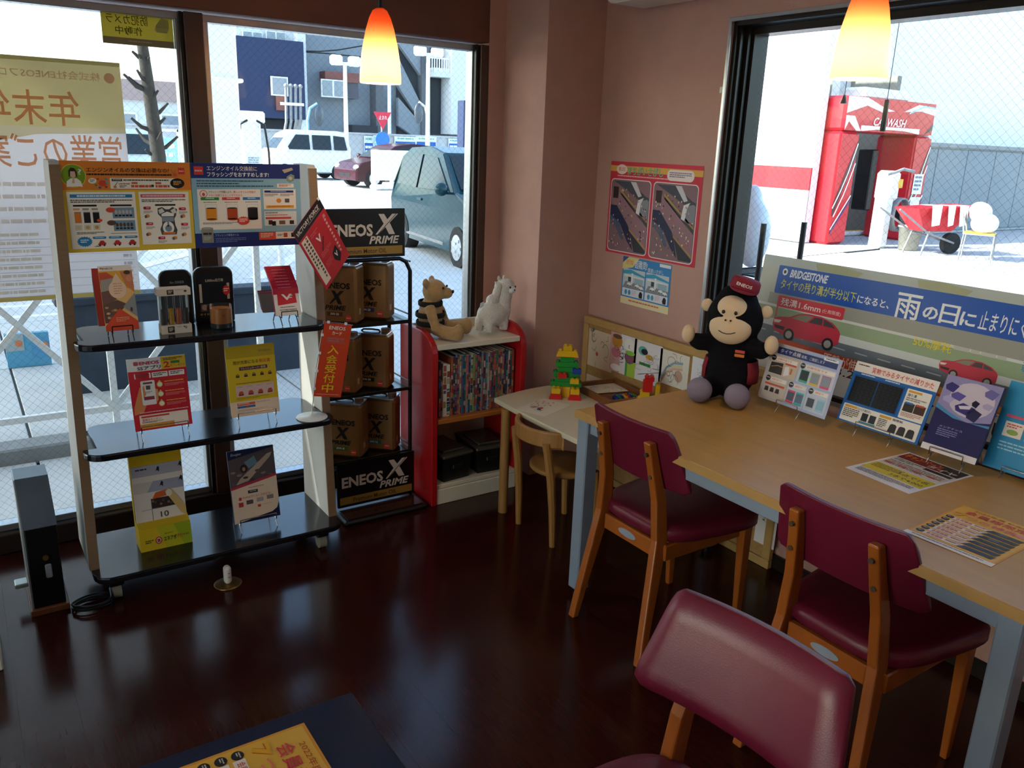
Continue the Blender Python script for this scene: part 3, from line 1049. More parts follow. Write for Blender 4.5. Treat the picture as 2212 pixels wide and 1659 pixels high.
car('parked_car', 'pale blue minicar parked far off behind the shrub', (xk-.3, 24.5, GZ), .15, 3.4, 1.48,
    [(-1.65, .25), (-1.68, 1.0), (-1.5, 1.6), (-1.1, 1.68), (.5, 1.66), (.9, 1.5), (1.3, 1.0), (1.6, .85), (1.66, .25)],
    1.0, 'c9dbe2', (-1.1, 1.12), .28,
    [[(-1.4, 1.05), (-1.32, 1.5), (-.5, 1.55), (-.5, 1.05)], [(-.4, 1.05), (-.4, 1.55), (.5, 1.55), (.95, 1.05)]],
    [((.92, 1.46), (1.28, 1.03))])
# light blue sign block on the step outside (seen under the notice)
pc = at(60, 752, 1, 6.6)
s = Sheet(.27, .24, 100, 80, t=.05, base='5fa4c4', e=.003)
s.rect(0, 0, 42, 40, 'a7b4b4').rect(60, 10, 40, 50, '5a9cc4').oval(30, 22, 8, 8, 'd9825a').oval(88, 30, 9, 8, 'd9825a')
tag(s.build('blue_notice_block', PAPER, loc=(pc.x, 6.6, GZ+.02)), 'light blue printed notice block on the ground behind the railing', 'sign')

# ------------------------------------------------------------------ car-wash side (seen through window B)
M_RED = mat('gloss_red', 'c3202c', .35, var=.04)
M_BAY = mat('bay_concrete', '8b8a80', .85, var=.12, vs=3)
AY = 9.85
arch = thing('car_wash_arch', 'red car wash arch with white and dark flame stripes outside the window', 'car wash', (15.4, AY, GZ))
def archpart(name, x, z, w, h, d=.9, m=M_RED, y=0.0, bev=.05):
    return MB().box((x, y+d/2, z), (w, d, h), bev=bev).build(name, m, arch)
lg = archpart('left_leg', -1.23, 1.05, .52, 2.1)
rg = archpart('right_leg', 1.23, 1.05, .52, 2.1)
tb = archpart('top_beam', 0, 2.42, 2.98, .62)
b = MB()
b.prism([(-.95, 2.12), (-.5, 2.16), (0, 2.17), (.5, 2.16), (.95, 2.12), (.95, 2.22), (-.95, 2.22)], -.02, .04, M=RX(90))
b.build('valance', M_WHITE, arch)
for (sx, leg) in ((-1.23, lg), (1.23, rg)):
    s = Sheet(.52, 2.0, 52, 200, t=.002, base='c3202c', e=.004)
    s.poly([(0, 150), (4, 150), (30, 90), (52, 40), (52, 10), (30, 60), (0, 130)], '4a2224', 1)
    s.line([(0, 136), (18, 104), (34, 70), (52, 16)], 3, 'f4f1ee', 2)
    s.line([(6, 152), (28, 112), (40, 84), (52, 52)], 3, 'f4f1ee', 2)
    s.line([(2, 176), (30, 140), (52, 112)], 3, 'f4f1ee', 2).line([(2, 184), (30, 148), (52, 120)], 3, '2c3c7c', 2)
    if sx > 0:
        s.rect(10, 70, 34, 40, 'eef0f0', 3).rows(14, 74, 26, 32, 4, '6d7a88', 4)
        s.rect(10, 116, 34, 20, 'e8e4e0', 3).rect(14, 140, 12, 18, 'e0b040', 3).rows(12, 164, 30, 6, 1, 'f4e8e4', 4)
    s.build('stripe_decal', GLOSS, leg, loc=(sx, -.006, 0.05))
s = Sheet(2.9, .6, 290, 60, t=.002, base='c3202c', e=.004)
s.poly([(0, 0), (60, 0), (110, 14), (150, 20), (110, 24), (60, 14), (0, 30)], 'f0d8d8', 1)
s.poly([(0, 34), (26, 34), (50, 60), (36, 60), (10, 44), (0, 60)], 'f4f1ee', 1)
s.poly([(180, 20), (230, 4), (290, 8), (290, 22), (240, 16)], 'f0dcdc', 1).line([(200, 22), (250, 6), (290, 8)], 3, '9cc8dc', 2)
s.poly([(262, 60), (290, 36), (290, 50)], '3a3038', 1)
s.text(86, 34, 108, 15, 'CARWASH', 'f7e9e6', 3, shear=.3)
s.build('stripe_decal', GLOSS, tb, loc=(0, -.006, 2.12))
MB().box((0, .4, 2.82), (1.5, .5, .22), bev=.05).build('roof_unit', M_WHITE, arch)
MB().box((.25, .55, 1.2), (.18, .35, 1.2), bev=.02).build('brush_column', M_BLACK, arch)
# bay walls behind and beside the arch
b = MB()
b.box((15.4, 14.2, 1.6), (3.6, .2, 3.3))
b.box((16.95, 12.5, 1.6), (.15, 3.4, 3.3))
b.build('bay_back_wall', M_BAY)['kind'] = 'structure'
bw = MB().box((13.75, 13.2, 2.6), (.2, 6.0, 5.3)).build('bay_side_wall', M_WHITE)
bw['kind'] = 'structure'
MB().box((13.64, 13.2, 1.15), (.03, 6.0, .42)).build('red_band', M_RED, bw)
MB().box((13.64, 13.2, .45), (.03, 6.0, .98)).build('grey_band', M_CONC, bw)
b = MB()
b.box((22.0, 10.6, .95), (10, .2, 2.0))
pw = b.build('panel_wall', M_CONC)
pw['kind'] = 'structure'
for i in range(8):
    MB().box((17.65+1.25*i, 10.47, .92), (1.22, .05, 1.8), bev=.01).build('panel', mat('grey_panel', '858c90', .7, var=.06, vs=1), pw)
MB().box((22.0, 10.45, 1.90), (10, .1, .08)).build('cap_rail', M_KERB, pw)
b = MB().box((22.0, 12.0, 3.2), (11, .2, 6.4))
b.build('white_rear_wall', M_WHITE)['kind'] = 'structure'
# pressure washer post with reel, bucket, barrow, chair, pipes
ps = at(1893, 535, 2, GZ)
wp = thing('washer_post', 'white car wash post with gun and coiled hose reel', 'washer', (ps.x, ps.y, GZ))
MB().box((0, 0, .55), (.26, .26, 1.1), bev=.04).box((.04, 0, 1.15), (.36, .32, .55), bev=.06).build('body', M_WHITE, wp)
MB().tube([(-.35, -.2, 1.36), (-.1, -.2, 1.40), (.15, -.2, 1.46), (.5, -.2, 1.42)], .03, n=8).build('spray_lance', M_KERB, wp)
b = MB()
for k in range(5):
    b.tube([(.42+.05*k*.2, -.12+.03*k, .62+.25*math.sin(2*PI*a/20)) if False else (.42+.25*math.cos(2*PI*a/20), -.14+.03*k, .62+.3*math.sin(2*PI*a/20)) for a in range(20)], .02, n=6, closed=True)
b.build('hose_coil', M_KERB, wp)
MB().cyl((.42, -.18, .62), (.42, .06, .62), .12, n=12).build('reel_hub', M_BLACK, wp)
MB().box((.18, -.17, 1.2), (.1, .03, .16)).build('yellow_tag', mat('safety_yellow', 'e0b43c', .5), wp)
pb = at(1927, 538, 2, GZ)
bk = thing('bucket', 'grey round bucket standing beside the washer post', 'bucket', (pb.x+.18, pb.y-.2, GZ))
MB().lathe([(.0, .01), (.17, .01), (.21, .42), (.225, .42), (.225, .45), (.20, .45), (.165, .03)], 20).build('tub', mat('grey_plastic', 'a9a69a', .5), bk)
MB().tube([(-.22, -.02, .42), (-.2, -.16, .34), (0, -.24, .30), (.2, -.16, .34), (.22, -.02, .42)], .008, n=6).build('handle', M_KERB, bk)
pw_ = at(1995, 548, 2, GZ)
wb = thing('wheelbarrow', 'red tub wheelbarrow draped with white cloths beside the bucket', 'wheelbarrow', (pw_.x, pw_.y, GZ), -.3)
b = MB()
top = [(-.55, -.3, .82), (.75, -.32, .88), (.75, .32, .88), (-.55, .3, .82)]
bot = [(-.25, -.18, .42), (.35, -.18, .42), (.35, .18, .42), (-.25, .18, .42)]
b.add(top+bot, [(4, 5, 6, 7), (0, 1, 5, 4), (1, 2, 6, 5), (2, 3, 7, 6), (3, 0, 4, 7)])
b.build('tub', M_RED, wb)
MB().cyl((.55, -.05, .19), (.55, .05, .19), .19, n=20).build('wheel', M_TYRE, wb)
for sy in (-1, 1):
    MB().tube([(-.9, sy*.25, .80), (-.2, sy*.22, .40), (.55, sy*.08, .20)], .018, n=6).build('handle', M_KERB, wb)
    MB().tube([(-.15, sy*.2, .42), (-.28, sy*.22, 0)], .018, n=6).build('leg', M_KERB, wb)
for (xq, w2) in ((-.3, .22), (.05, .16), (.3, .2)):
    MB().add([(xq, -.335, .88), (xq+w2, -.335, .89), (xq+w2*.9, -.36, .55), (xq+.03, -.36, .52), (xq, .0, .87), (xq+w2, .0, .88)], [(0, 3, 2, 1), (4, 0, 1, 5)]).build('cloth', M_WHITE, wb)
pcn = at(2105, 562, 2, GZ)
ch = thing('metal_chair', 'metal tube chair piled with white bags near the wheelbarrow', 'chair', (pcn.x, pcn.y, GZ), .4)
for sx in (-1, 1):
    MB().tube([(sx*.24, -.25, 0), (sx*.24, -.24, .45), (sx*.24, .22, .45), (sx*.24, .24, 0)], .015, n=6).build('leg', M_KERB, ch)
    MB().tube([(sx*.24, .22, .45), (sx*.24, .30, .85)], .015, n=6).build('back_post', M_KERB, ch)
MB().box((0, 0, .46), (.5, .48, .04), bev=.015).build('seat', MATS['safety_yellow'], ch)
MB().box((0, .29, .75), (.5, .03, .22), bev=.01).build('backrest', M_WHITE, ch)
b = MB()
b.ell((-.05, -.05, .64), (.26, .22, .18), 16, 10).ell((.14, .05, .80), (.20, .18, .18), 16, 10).ell((-.12, .06, .86), (.16, .16, .14), 16, 10)
bag = remesh(b.build('white_bags', M_WHITE), .02, 4)
bag.location = (pcn.x, pcn.y, GZ-.005)
bag.rotation_euler = (0, 0, .4)
tag(bag, 'heap of white plastic bags lying on the metal chair', 'bags')
for i_, (z, yy, c_) in enumerate(((.05, 11.0, 'e0b43c'), (.05, 10.86, 'e9eae8'))):
    tag(MB().cyl((14.1, yy, GZ+z), (16.7, yy, GZ+z), .05, n=8).build('bay_pipe', mat('pipe_'+c_, c_, .5)), ('yellow' if i_ == 0 else 'white')+' pipe lying along the foot of the car wash bay', 'pipe')
# cable on the forecourt
tag(MB().tube([tuple(at(a, c, 2, GZ+.012)) for a, c in ((1665, 562), (1760, 552), (1850, 543), (1900, 538))], .012, n=6).build('forecourt_hose', M_BLACK), 'thin dark hose lying across the sunny forecourt', 'hose')
# black wire rack with a white plastic bag right outside window B
wr = thing('wire_rack', 'black wire shelf rack standing right outside the side window', 'rack', (3.12, 2.55, GZ))
for sx, sy in ((-.14, -.11), (-.14, .12), (.14, -.11), (.14, .12)):
    MB().cyl((sx, sy, 0), (sx, sy, 1.36), .013, n=8).build('post', M_BLACK, wr)
for z in (.3, 1.12):
    b = MB()
    for k in range(9):
        b.cyl((-.14, -.11+.23*k/8, z), (.14, -.11+.23*k/8, z), .003, n=5)
    for (zz) in (z, z-.03):
        b.tube([(-.14, -.11, zz), (.14, -.11, zz), (.14, .12, zz), (-.14, .12, zz)], .004, n=5, closed=True)
    b.build('wire_shelf', M_BLACK, wr)
b = MB().ell((3.16, 2.64, 1.225), (.09, .07, .16), 16, 10).ell((3.15, 2.66, 1.33), (.06, .05, .13), 14, 8)
bg2 = remesh(b.build('plastic_bag', mat('white_plastic', 'e6eaf0', .35, var=.04)), .012, 4)
tag(bg2, 'white plastic bag standing on the black wire rack', 'bag')

# two black pulls hanging under the eave outside window B
for (px, pyt, pyb, r0, r1, lb) in ((1822, 205, 224, .004, .013, 'small black cone pull hanging outside the side window'),
                                   (1906, 216, 284, .008, .010, 'long black cylinder pull hanging outside the side window')):
    p, q = at(px, pyt, 0, 2.80), at(px, pyb, 0, 2.80)
    o = thing('hanging_pull', lb, 'cord pull', (q.x, q.y, q.z))
    MB().cyl((0, 0, 0), (0, 0, p.z-q.z), r1, r0, n=12).build('weight', M_BLACK, o)
    MB().cyl((0, 0, p.z-q.z), (0, 0, 2.70-q.z), .0012, n=5).build('cord', M_BLACK, o)
# ------------------------------------------------------------------ prints
def eneos_red(s, x, y, w, h, l=3):
    s.rect(x, y, w, h, 'd9382e', l)
    s.text(x+w*.12, y+h*.42, w*.76, h*.2, 'ENEOS', 'f6ece4', l+1)
    return s
def x_prime(s, x, y, w, h, col, l=3, prime=True):
    """slanted X with a split left foot and PRIME below"""
    s.poly([(x+w*.14, y), (x+w*.38, y), (x+w*.66, y+h*.5), (x+w*.86, y+h), (x+w*.60, y+h), (x+w*.42, y+h*.6)], col, l)
    s.poly([(x+w*.74, y), (x+w, y), (x+w*.52, y+h*.55), (x+w*.12, y+h), (x, y+h), (x+w*.36, y+h*.48)], col, l+.5)
    s.line([(x+w*.92, y), (x+w*.10, y+h)], w*.025, '14100c', l+1)
    return s

def poster_orange():
    s = Sheet(.397, .292, 214, 150, t=.003, base='e2b93c')
    s.rect(0, 0, 214, 47, 'de7f2e', 1)
    s.oval(20, 24, 20, 19, 'd8c24c', 2).oval(20, 24, 18.6, 17.8, '7f9a20', 3)
    s.poly([(8, 42), (9, 33), (16, 28), (25, 28), (31, 33), (33, 42), (27, 41)], 'efe2d4', 4).oval(19.5, 21, 5, 6.2, 'e0ae92', 5)
    s.poly([(13, 26), (13, 16), (17, 11), (23, 12), (26, 18), (26, 27), (24, 25), (23, 17), (16, 17), (15, 25)], '3a2822', 6)
    s.poly([(17, 36), (19, 27), (21, 27), (21, 36)], 'dca98c', 6)
    s.text(27.5, 13, 6, 9, '?', 'f3ecd8', 5)
    s.text(41, 10, 136, 8, 'エンジンオイルの交換は必要なの?', '2a1d14', 4, .02)
    s.rows(41, 20, 140, 3.6, 1, '4a2c1a', 4, .8)
    eneos_red(s, 193, 9, 11, 11)
    s.line([(181, 12), (184, 20)], .8, 'a86a3c').line([(188, 12), (186, 19)], .8, 'a86a3c').oval(187, 21, 4, 3, 'd95a3a', 3)
    s.oval(49, 32, 6.5, 4.5, 'f2e6d4', 3).rows(45, 29.5, 8, 5, 3, '6b5a48', 4)
    s.star(65, 36, 8, 6, 'd9482e', 3, 9, .7)
    for (a, b_, c) in ((58, 29, 'c83a2a'), (71, 29, '4a8a9c'), (72, 35, '3a9ab0'), (54, 39, '5a9a3a'), (60, 43, '2a4a9c'), (70, 42, 'b03a2a')):
        s.oval(a, b_, 2.2, 1.8, c, 4, 8)
    s.rect(77, 27, 112, 18, 'f0e2cc', 2, 1.5)
    s.rect(80, 28.5, 17, 4, '3a322c', 3).rows(82, 29.5, 13, 2, 1, 'd8ccc0', 4)
    s.rows(99, 29.4, 76, 2.6, 1, '4a4038', 3, .8)
    s.line([(83, 42), (89, 34)], 1, '4a4a4a').rect(82, 40, 5, 4, 'd98a5a', 3)
    s.rows(91, 36, 18, 3, 1, 'd2583c', 3).rows(92, 39.5, 12, 4, 2, '4a4038', 3)
    s.rect(112, 33.6, 10, 3.4, 'd95a40', 3).rows(111, 38.5, 34, 4.6, 1, 'd2583c', 3, .9)
    s.oval(147, 40, 2.4, 2.4, '3a322c', 3).rect(152, 33.6, 10, 3.4, 'd95a40', 3).rows(152, 38.5, 24, 4.6, 1, 'd2583c', 3, .9)
    s.oval(190, 35.5, 12.5, 8.5, '1e1a18', 3).rows(183, 31.5, 14, 8, 3, 'e0a060', 4)
    # lower panels
    s.rect(6, 50, 110, 94, 'f2e4d2', 2, 1).rect(122, 50, 86, 90, 'f2e4d2', 2, 1)
    s.rect(11, 54, 100, 5.6, '2f7fae', 3).rows(22, 55.4, 78, 2.8, 1, 'e8eef2', 4, .9)
    s.rows(11, 63, 100, 5.6, 2, '4a4038', 3).rect(14, 71, 38, 3, '1e1a18', 3, 1.5).rect(73, 71, 36, 3, '1e1a18', 3, 1.5)
    for i, c in enumerate(('e07a30', '5a463a', '4a4440')):
        s.rect(14+14.5*i, 76.5, 10, 3.6, 'e8a070' if i == 0 else 'a89484', 3)
    for i, c in enumerate(('dd7a2a', '201c22', '18161c')):
        s.rect(15+14.5*i, 84, 10.5, 17, c, 3).rect(15+14.5*i, 82.6, 10.5, 1.6, '8a7a6a', 4)
        s.rect(14+14.5*i, 104, 11, 9, 'dcc8ae', 3).oval(19.5+14.5*i, 108.5, 3, 2.8, ('dcc09a', 'd0a468', 'cf9a4c')[i], 4)
    s.oval(54, 97, 4.6, 2.7, 'd9462e', 5)
    s.rows(16, 116, 44, 4.4, 2, '6a5a4c', 3)
    for j, (y0, oc) in enumerate(((76, 'd9462e'), (97.5, '6a4434'))):
        s.rect(76, y0, 36, 18, '7c92a4', 3)
        for i in range(5):
            s.oval(82+6*i, y0+7.5, 2.4, 3.6, ('c0b4a4', '5a4438')[j], 4, 10).rect(79.6+6*i, y0+12, 4.6, 3, '2a2624', 4)
        s.oval(73, y0+4, 7.4, 4.4, oc, 5)
    s.rows(70, 119, 44, 1.6, 1, '6a5a4c', 3)
    s.star(27, 132, 13, 9, '2f7fae', 3).rows(20, 128.5, 14, 6.4, 2, 'e0e8ee', 4)
    for i in range(3):
        s.rect(40+26*i, 124, 22, 4, '2f7fae', 3, 1.8).rows(44+26*i, 125.2, 14, 1.7, 1, 'e0e8ee', 4)
        cx = 54+25*i
        s.poly([(cx-7, 138), (cx-4, 134), (cx-2, 131), (cx+3, 131), (cx+5, 134), (cx+7, 135), (cx+6, 139)], 'b82f28', 4).oval(cx-3.5, 139, 1.6, 1.6, '1e1a18', 5, 8).oval(cx+3.5, 139, 1.6, 1.6, '1e1a18', 5, 8)
    s.poly([(40, 141), (47, 139), (50, 141)], '4a8a3a', 4)
    s.rect(125, 54, 77, 5.6, 'd8485c', 3).rows(128, 55.6, 70, 2.6, 1, 'f0c0c4', 4, .9)
    s.rows(126, 63, 76, 5.4, 2, '4a4038', 3).rect(148, 71, 36, 3, '1e1a18', 3, 1.5)
    for (a, b_) in ((128, 75), (189, 77), (130, 102), (191, 104), (149, 127)):
        s.rect(a, b_, 12.5, 5, 'd2404e', 3, 1.6).rows(a+5, b_+1.6, 5, 1.8, 1, 'f2d0d0', 4).oval(a+2.6, b_+2.5, 1.2, 1.4, '4a2024', 5, 8)
        s.rows(a, b_+7, 15, 5, 3, '9a8a7c', 3)
    s.poly([(152, 78), (160, 76), (166, 80), (172, 80), (178, 76), (186, 80), (183, 92), (180, 96), (181, 108), (184, 116), (182, 124), (156, 124), (154, 114), (158, 106), (158, 94), (152, 88)], '4a4642', 3)
    s.poly([(158, 88), (168, 84), (180, 88), (179, 92), (158, 92)], 'efe6da', 4).rect(158, 93, 21, 8, '8a9096', 4).oval(168.5, 112, 10, 11, 'efe6da', 4).oval(168.5, 113, 6, 6, '868c92', 5)
    s.rect(167, 100, 3, 10, '868c92', 5).rect(158, 119.5, 22, 3.6, 'dd6a2a', 5).poly([(153, 81), (160, 78), (164, 84), (155, 88)], 'd8d0c4', 4).poly([(174, 82), (182, 78), (185, 86), (178, 88)], 'd8d0c4', 4)
    for (a, b_) in ((134, 91), (196, 92), (134, 122), (196, 124), (179, 130)):
        s.oval(a, b_, 4, 3.2, 'd98a4a', 3, 8).oval(a-3, b_+1, 2.4, 3, '6a5a52', 4, 6)
    return s

def poster_blue():
    s = Sheet(.386, .292, 186, 148, t=.003, base='8db4c4')
    s.rect(0, 0, 186, 26, '1f2f6e', 1)
    eneos_red(s, 5, 6, 15, 14)
    s.text(26, 4.5, 84, 8.5, 'エンジンオイル交換前に', 'efe6da', 3, .02)
    s.text(26, 15, 104, 8.5, 'フラッシングをおすすめします!', 'efe6da', 3, .02)
    s.poly([(162, 22), (170, 17), (176, 20), (175, 29), (167, 33), (161, 29)], '8a8f84', 3).oval(168.5, 25, 3.4, 3.2, 'c8c4a8', 4)
    s.poly([(154, 10), (172, 6), (174, 10), (158, 16)], 'b8a48c', 3)
    s.rows(8, 29.5, 112, 3.6, 1, '3f5464', 3).rows(8, 34, 70, 3.6, 1, '3f5464', 3).rows(8, 38.5, 130, 3.6, 1, '3f5464', 3)
    s.rect(144, 35, 30, 7, 'f2e4d6', 3).rows(147, 36.4, 22, 4.4, 2, 'd2504a', 4)
    s.rect(8, 45, 106, 71, 'f2e4d4', 2).rect(119, 45, 58, 36, 'f2e4d4', 2).rect(119, 85, 58, 26, 'dfe0d8', 2)
    s.oval(18, 53, 6.4, 6.4, 'd2504a', 3).oval(18, 53, 5.4, 5.4, 'f2e0d2', 4).oval(18, 54, 2.4, 3, 'd2504a', 5)
    s.text(26, 47.5, 40, 4.4, 'フラッシング作業により、', '3a2c28', 3).text(68, 47.5, 38, 4.4, '新しいオイルの性能が', 'd2402e', 3).text(26, 53.5, 58, 4.4, '十分に発揮できることができます。', 'd2402e', 3)
    for i, (hc, oc) in enumerate((('2e8a3a', 'e08a24'), ('d2473e', 'b8461e'), ('2f6fae', '1a1614'))):
        x = 13+35*i
        s.rect(x, 59, 30, 5, hc, 3).rows(x+8, 60.3, 14, 2.2, 1, 'f2eee6', 4).rows(x+4, 67, 22, 2, 1, hc, 3)
        s.rect(x+6, 71, 20, 28, 'd9ccbc', 3).rect(x+7, 72, 18, 26, 'efe2d2', 4).rect(x+7.4, 78, 17.2, 20, oc, 5).oval(x+16, 98, 8.6, 2, oc, 5).oval(x+16, 78, 8.6, 1.2, '3a2a1c', 6)
    s.rows(14, 103, 70, 4, 2, '8a7a6c', 3)
    s.star(82, 101, 11.5, 8, 'd8402e', 7).rows(75, 97, 14, 7, 3, 'f6dcc8', 8)
    s.rect(121, 47, 52, 4, '1f2f6e', 3).rows(132, 48, 28, 2, 1, 'd8dce8', 4).rows(121, 53, 24, 5, 3, '8a6a60', 3).rows(149, 53, 24, 5, 3, '8a6a60', 3)
    s.oval(146, 65.5, 4.4, 4, 'e08a24', 3).rect(123, 74, 50, 5, 'e8a42c', 3).rows(127, 75.4, 40, 2.2, 1, 'c2502c', 4)
    s.rect(157, 62, 8, 7, '5a5450', 3)
    s.rows(121, 87, 22, 2.4, 1, '4a4038', 3).rows(121, 91, 40, 2.4, 1, 'd2402e', 3).rect(121, 95.5, 46, 3.6, 'd2483e', 3)
    s.rect(126, 101, 7, 8, '5a1e1a', 3).rect(132, 103, 7, 8, '221a1a', 4).rect(145, 102, 11, 7, '7a5a48', 3).rect(164, 102, 8, 7, '3a2a24', 3)
    s.rect(0, 122, 186, 26, '1f2f6e', 1)
    s.rect(11, 113, 19, 26, '8d8878', 4).oval(20.5, 113, 9.5, 2, 'a8a494', 5).rows(13, 121, 14, 4, 1, '2a2622', 6, .9).rows(14, 128, 12, 7, 3, 'b8b4a4', 6)
    s.text(33, 124, 40, 4.4, 'フラッシング専用オイル', 'b8bcd0', 3).rows(33, 131, 52, 9, 3, '6a76a8', 3)
    s.rect(108, 122.5, 30, 14, 'd8503a', 3).rows(111, 124.5, 22, 9, 3, 'f2c8a8', 4).rect(138, 122.5, 40, 13, 'efe2d4', 3).rows(141, 127, 10, 4, 2, '5a4a44', 4)
    s.rect(152, 125, 7, 8, 'b84a28', 4).rect(166, 125, 6, 8, '241c1c', 4)
    return s

# ------------------------------------------------------------------ leaflet rack
M_PANELW = mat('rack_panel', 'cdc9c4', .55, var=.03)
M_WOODEDGE = mat('brown_edge', '8a6a4c', .5, var=.08, stretch=(1, 1, 8))
M_SHELF = mat('black_shelf', '14151a', .16, spec=.6, var=.1)
rack = thing('leaflet_rack', 'rolling leaflet rack with black shelves and two printed headers', 'display rack', (.69, 3.03, 0))
ox, oy = .69, 3.03
SZ = (.115, .555, .925)
def pfront(z): return 2.925+(3.03-2.925)*(z-.115)/1.38
for (xb, xt, nm) in ((.240, .272, 'left'), (1.118, 1.118, 'right')):
    th = .03
    V_ = []
    for (y, z) in ((2.932, .115), (3.21, .115), (3.21, 1.475), (3.19, 1.497), (3.05, 1.497), (3.037, 1.485)):
        f = (z-.115)/1.38
        V_.append((xb+(xt-xb)*f-ox, y-oy, z))
    n = len(V_)
    V2 = V_+[(v[0]+th, v[1], v[2]) for v in V_]
    sp = MB().add(V2, [tuple(range(n)), tuple(range(n, 2*n))[::-1]]+[(i, n+i, n+(i+1) % n, (i+1) % n) for i in range(n)]).build('side_panel', M_PANELW, rack)
    e = MB()
    a, c = Vector((xb-ox, 2.932-oy, .1155)), Vector((xt-ox, 3.037-oy, 1.485))
    e.add([(a.x-.001, a.y-.008, a.z), (a.x+th+.001, a.y-.008, a.z), (a.x+th+.001, a.y, a.z), (a.x-.001, a.y, a.z),
           (c.x-.001, c.y-.008, c.z), (c.x+th+.001, c.y-.008, c.z), (c.x+th+.001, c.y, c.z), (c.x-.001, c.y, c.z)],
          [(0, 1, 5, 4), (1, 2, 6, 5), (3, 0, 4, 7), (2, 3, 7, 6), (4, 5, 6, 7), (3, 2, 1, 0)])
    e.build('edge_strip', M_WOODEDGE, sp)
def arc(cx, cy, r, a0, a1, n=6):
    return [(cx+r*math.cos(R(a0+(a1-a0)*i/n)), cy+r*math.sin(R(a0+(a1-a0)*i/n))) for i in range(n+1)]
def shelf(zt, yf, xl, xr, notch):
    r = .06
    P = arc(xl+r, yf+r, r, 180, 270)+arc(xr-r, yf+r, r, 270, 360)
    if notch:
        yp = pfront(zt)-.012
        P += [(xr, yp), (1.114, yp), (1.114, 3.14)]+arc(1.064, 3.15, .05, 0, 90, 4)+arc(.35, 3.15, .05, 90, 180, 4)+[(.302, 3.14), (.302, yp), (xl, yp)]
    else:
        P += arc(xr-.04, 3.22-.04, .04, 0, 90, 4)+arc(xl+.04, 3.22-.04, .04, 90, 180, 4)
    o = MB().prism([(a-ox, b-oy) for a, b in P], zt-.024, zt).build('shelf', M_SHELF, rack)
    bevelmod(o, .005, 2)
shelf(SZ[0], 2.835, .245, 1.15, False)
shelf(SZ[1], 2.862, .262, 1.14, True)
shelf(SZ[2], 2.885, .275, 1.13, True)
hb = MB().box((.694-ox, 3.045-oy, 1.352), (.788, .016, .29)).build('header_board', M_PANELW, rack)
poster_orange().build('header_print', PAPER, rack, loc=(.300+.1985-ox, 3.036-oy, 1.206))
poster_blue().build('header_print', PAPER, rack, loc=(.699+.193-ox, 3.036-oy, 1.206))
for (cx, cy) in ((.315, 2.91), (1.075, 2.91), (.315, 3.16), (1.075, 3.16)):
    cs = MB().box((cx-ox, cy-oy, .070), (.05, .05, .04), bev=.006).build('caster', M_BLACK, rack)
    MB().cyl((cx-.014-ox, cy-oy, .03), (cx+.014-ox, cy-oy, .03), .03, n=20).build('caster_wheel', mat('caster_grey', '9a907c', .4), cs)

# small wire easels and leaflets
def easel(name, label, loc, w, h, rotz=0.0, tilt=14, m=M_CHROME, base_z=.032, group=None):
    o = MB()
    r = .0018
    t = math.tan(R(tilt))
    for sx in (-1, 1):
        x = sx*w/2
        o.tube([(x, -.062, r), (x, -.040, base_z-.002), (x, -.030, base_z), (x, -.030+t*h, base_z+h)], r, n=6)
        o.tube([(x, -.030+t*h, base_z+h), (x, .030+t*h, r)], r, n=6)
        o.tube([(x, -.036, base_z), (x, -.056, base_z), (x, -.056, base_z+.022)], r, n=6)
    o.tube([(-w/2, -.056, base_z+.022), (w/2, -.056, base_z+.022)], r, n=6)
    o.tube([(-w/2, -.030+t*h, base_z+h), (w/2, -.030+t*h, base_z+h)], r, n=6)
    ob = o.build(name, m, loc=loc, rot=(0, 0, rotz))
    return tag(ob, label, 'stand', group)
def lean(sheet, name, m, loc, rotz, tilt, label, cat, base_z=.032, dy=-.036, rx=0.0):
    """stand a sheet on an easel placed at loc"""
    p = Matrix.Rotation(rotz, 3, 'Z') @ Vector((rx, dy, base_z+.003))
    o = sheet.build(name, m, loc=(loc[0]+p.x, loc[1]+p.y, loc[2]+p.z), rot=(-R(tilt), 0, rotz))
    return tag(o, label, cat)

# top shelf ---------------------------------------------------------
def leaf_orange():
    s = Sheet(.100, .213, 100, 213, t=.008, base='e8b26a', bend=lambda x, z: -.0012*math.sin(z/.213*PI))
    s.rect(0, 0, 100, 17, 'f0dccb', 1).rect(5, 5, 5, 5, 'd8402e', 2).text(11, 6, 32, 6, 'ENEOS', '2a2420', 2)
    s.rect(0, 17, 100, 60, 'e8a83a', 1)
    s.poly([(0, 22), (22, 20), (42, 36), (30, 60), (0, 66)], 'd2583a', 2).poly([(2, 46), (40, 40), (36, 78), (0, 84)], 'a89888', 3)
    s.poly([(62, 20), (100, 18), (100, 90), (78, 70)], 'cf7a4a', 2).oval(84, 24, 10, 7, '4a3a34', 3).oval(88, 44, 9, 11, 'd98a68', 3)
    s.poly([(0, 84), (30, 78), (44, 110), (8, 130), (0, 128)], '7a5248', 2)
    s.oval(50, 78, 27, 30, 'eec4a0', 4).poly([(50, 24), (30, 62), (70, 62)], 'eec4a0', 5)
    s.rows(38, 58, 26, 40, 5, 'd88a6c', 6, .3)
    s.poly([(0, 128), (44, 112), (74, 128), (40, 160), (8, 186), (0, 186)], '6a4c3e', 3)
    for i in range(12):
        s.oval(10+(i*17) % 46, 136+(i*11) % 34, 6, 4, ('c08a6a', 'a8583c', '4a3a30', 'd8a878')[i % 4], 4, 8)
    s.poly([(100, 92), (60, 136), (100, 172)], '8f8a84', 4).oval(84, 146, 4, 8, '5a3a34', 5, 8)
    s.poly([(48, 140), (0, 196), (0, 213), (100, 213), (100, 186)], 'd94a2a', 5)
    s.rows(34, 170, 40, 16, 3, 'f0b08a', 6, .35)
    return s
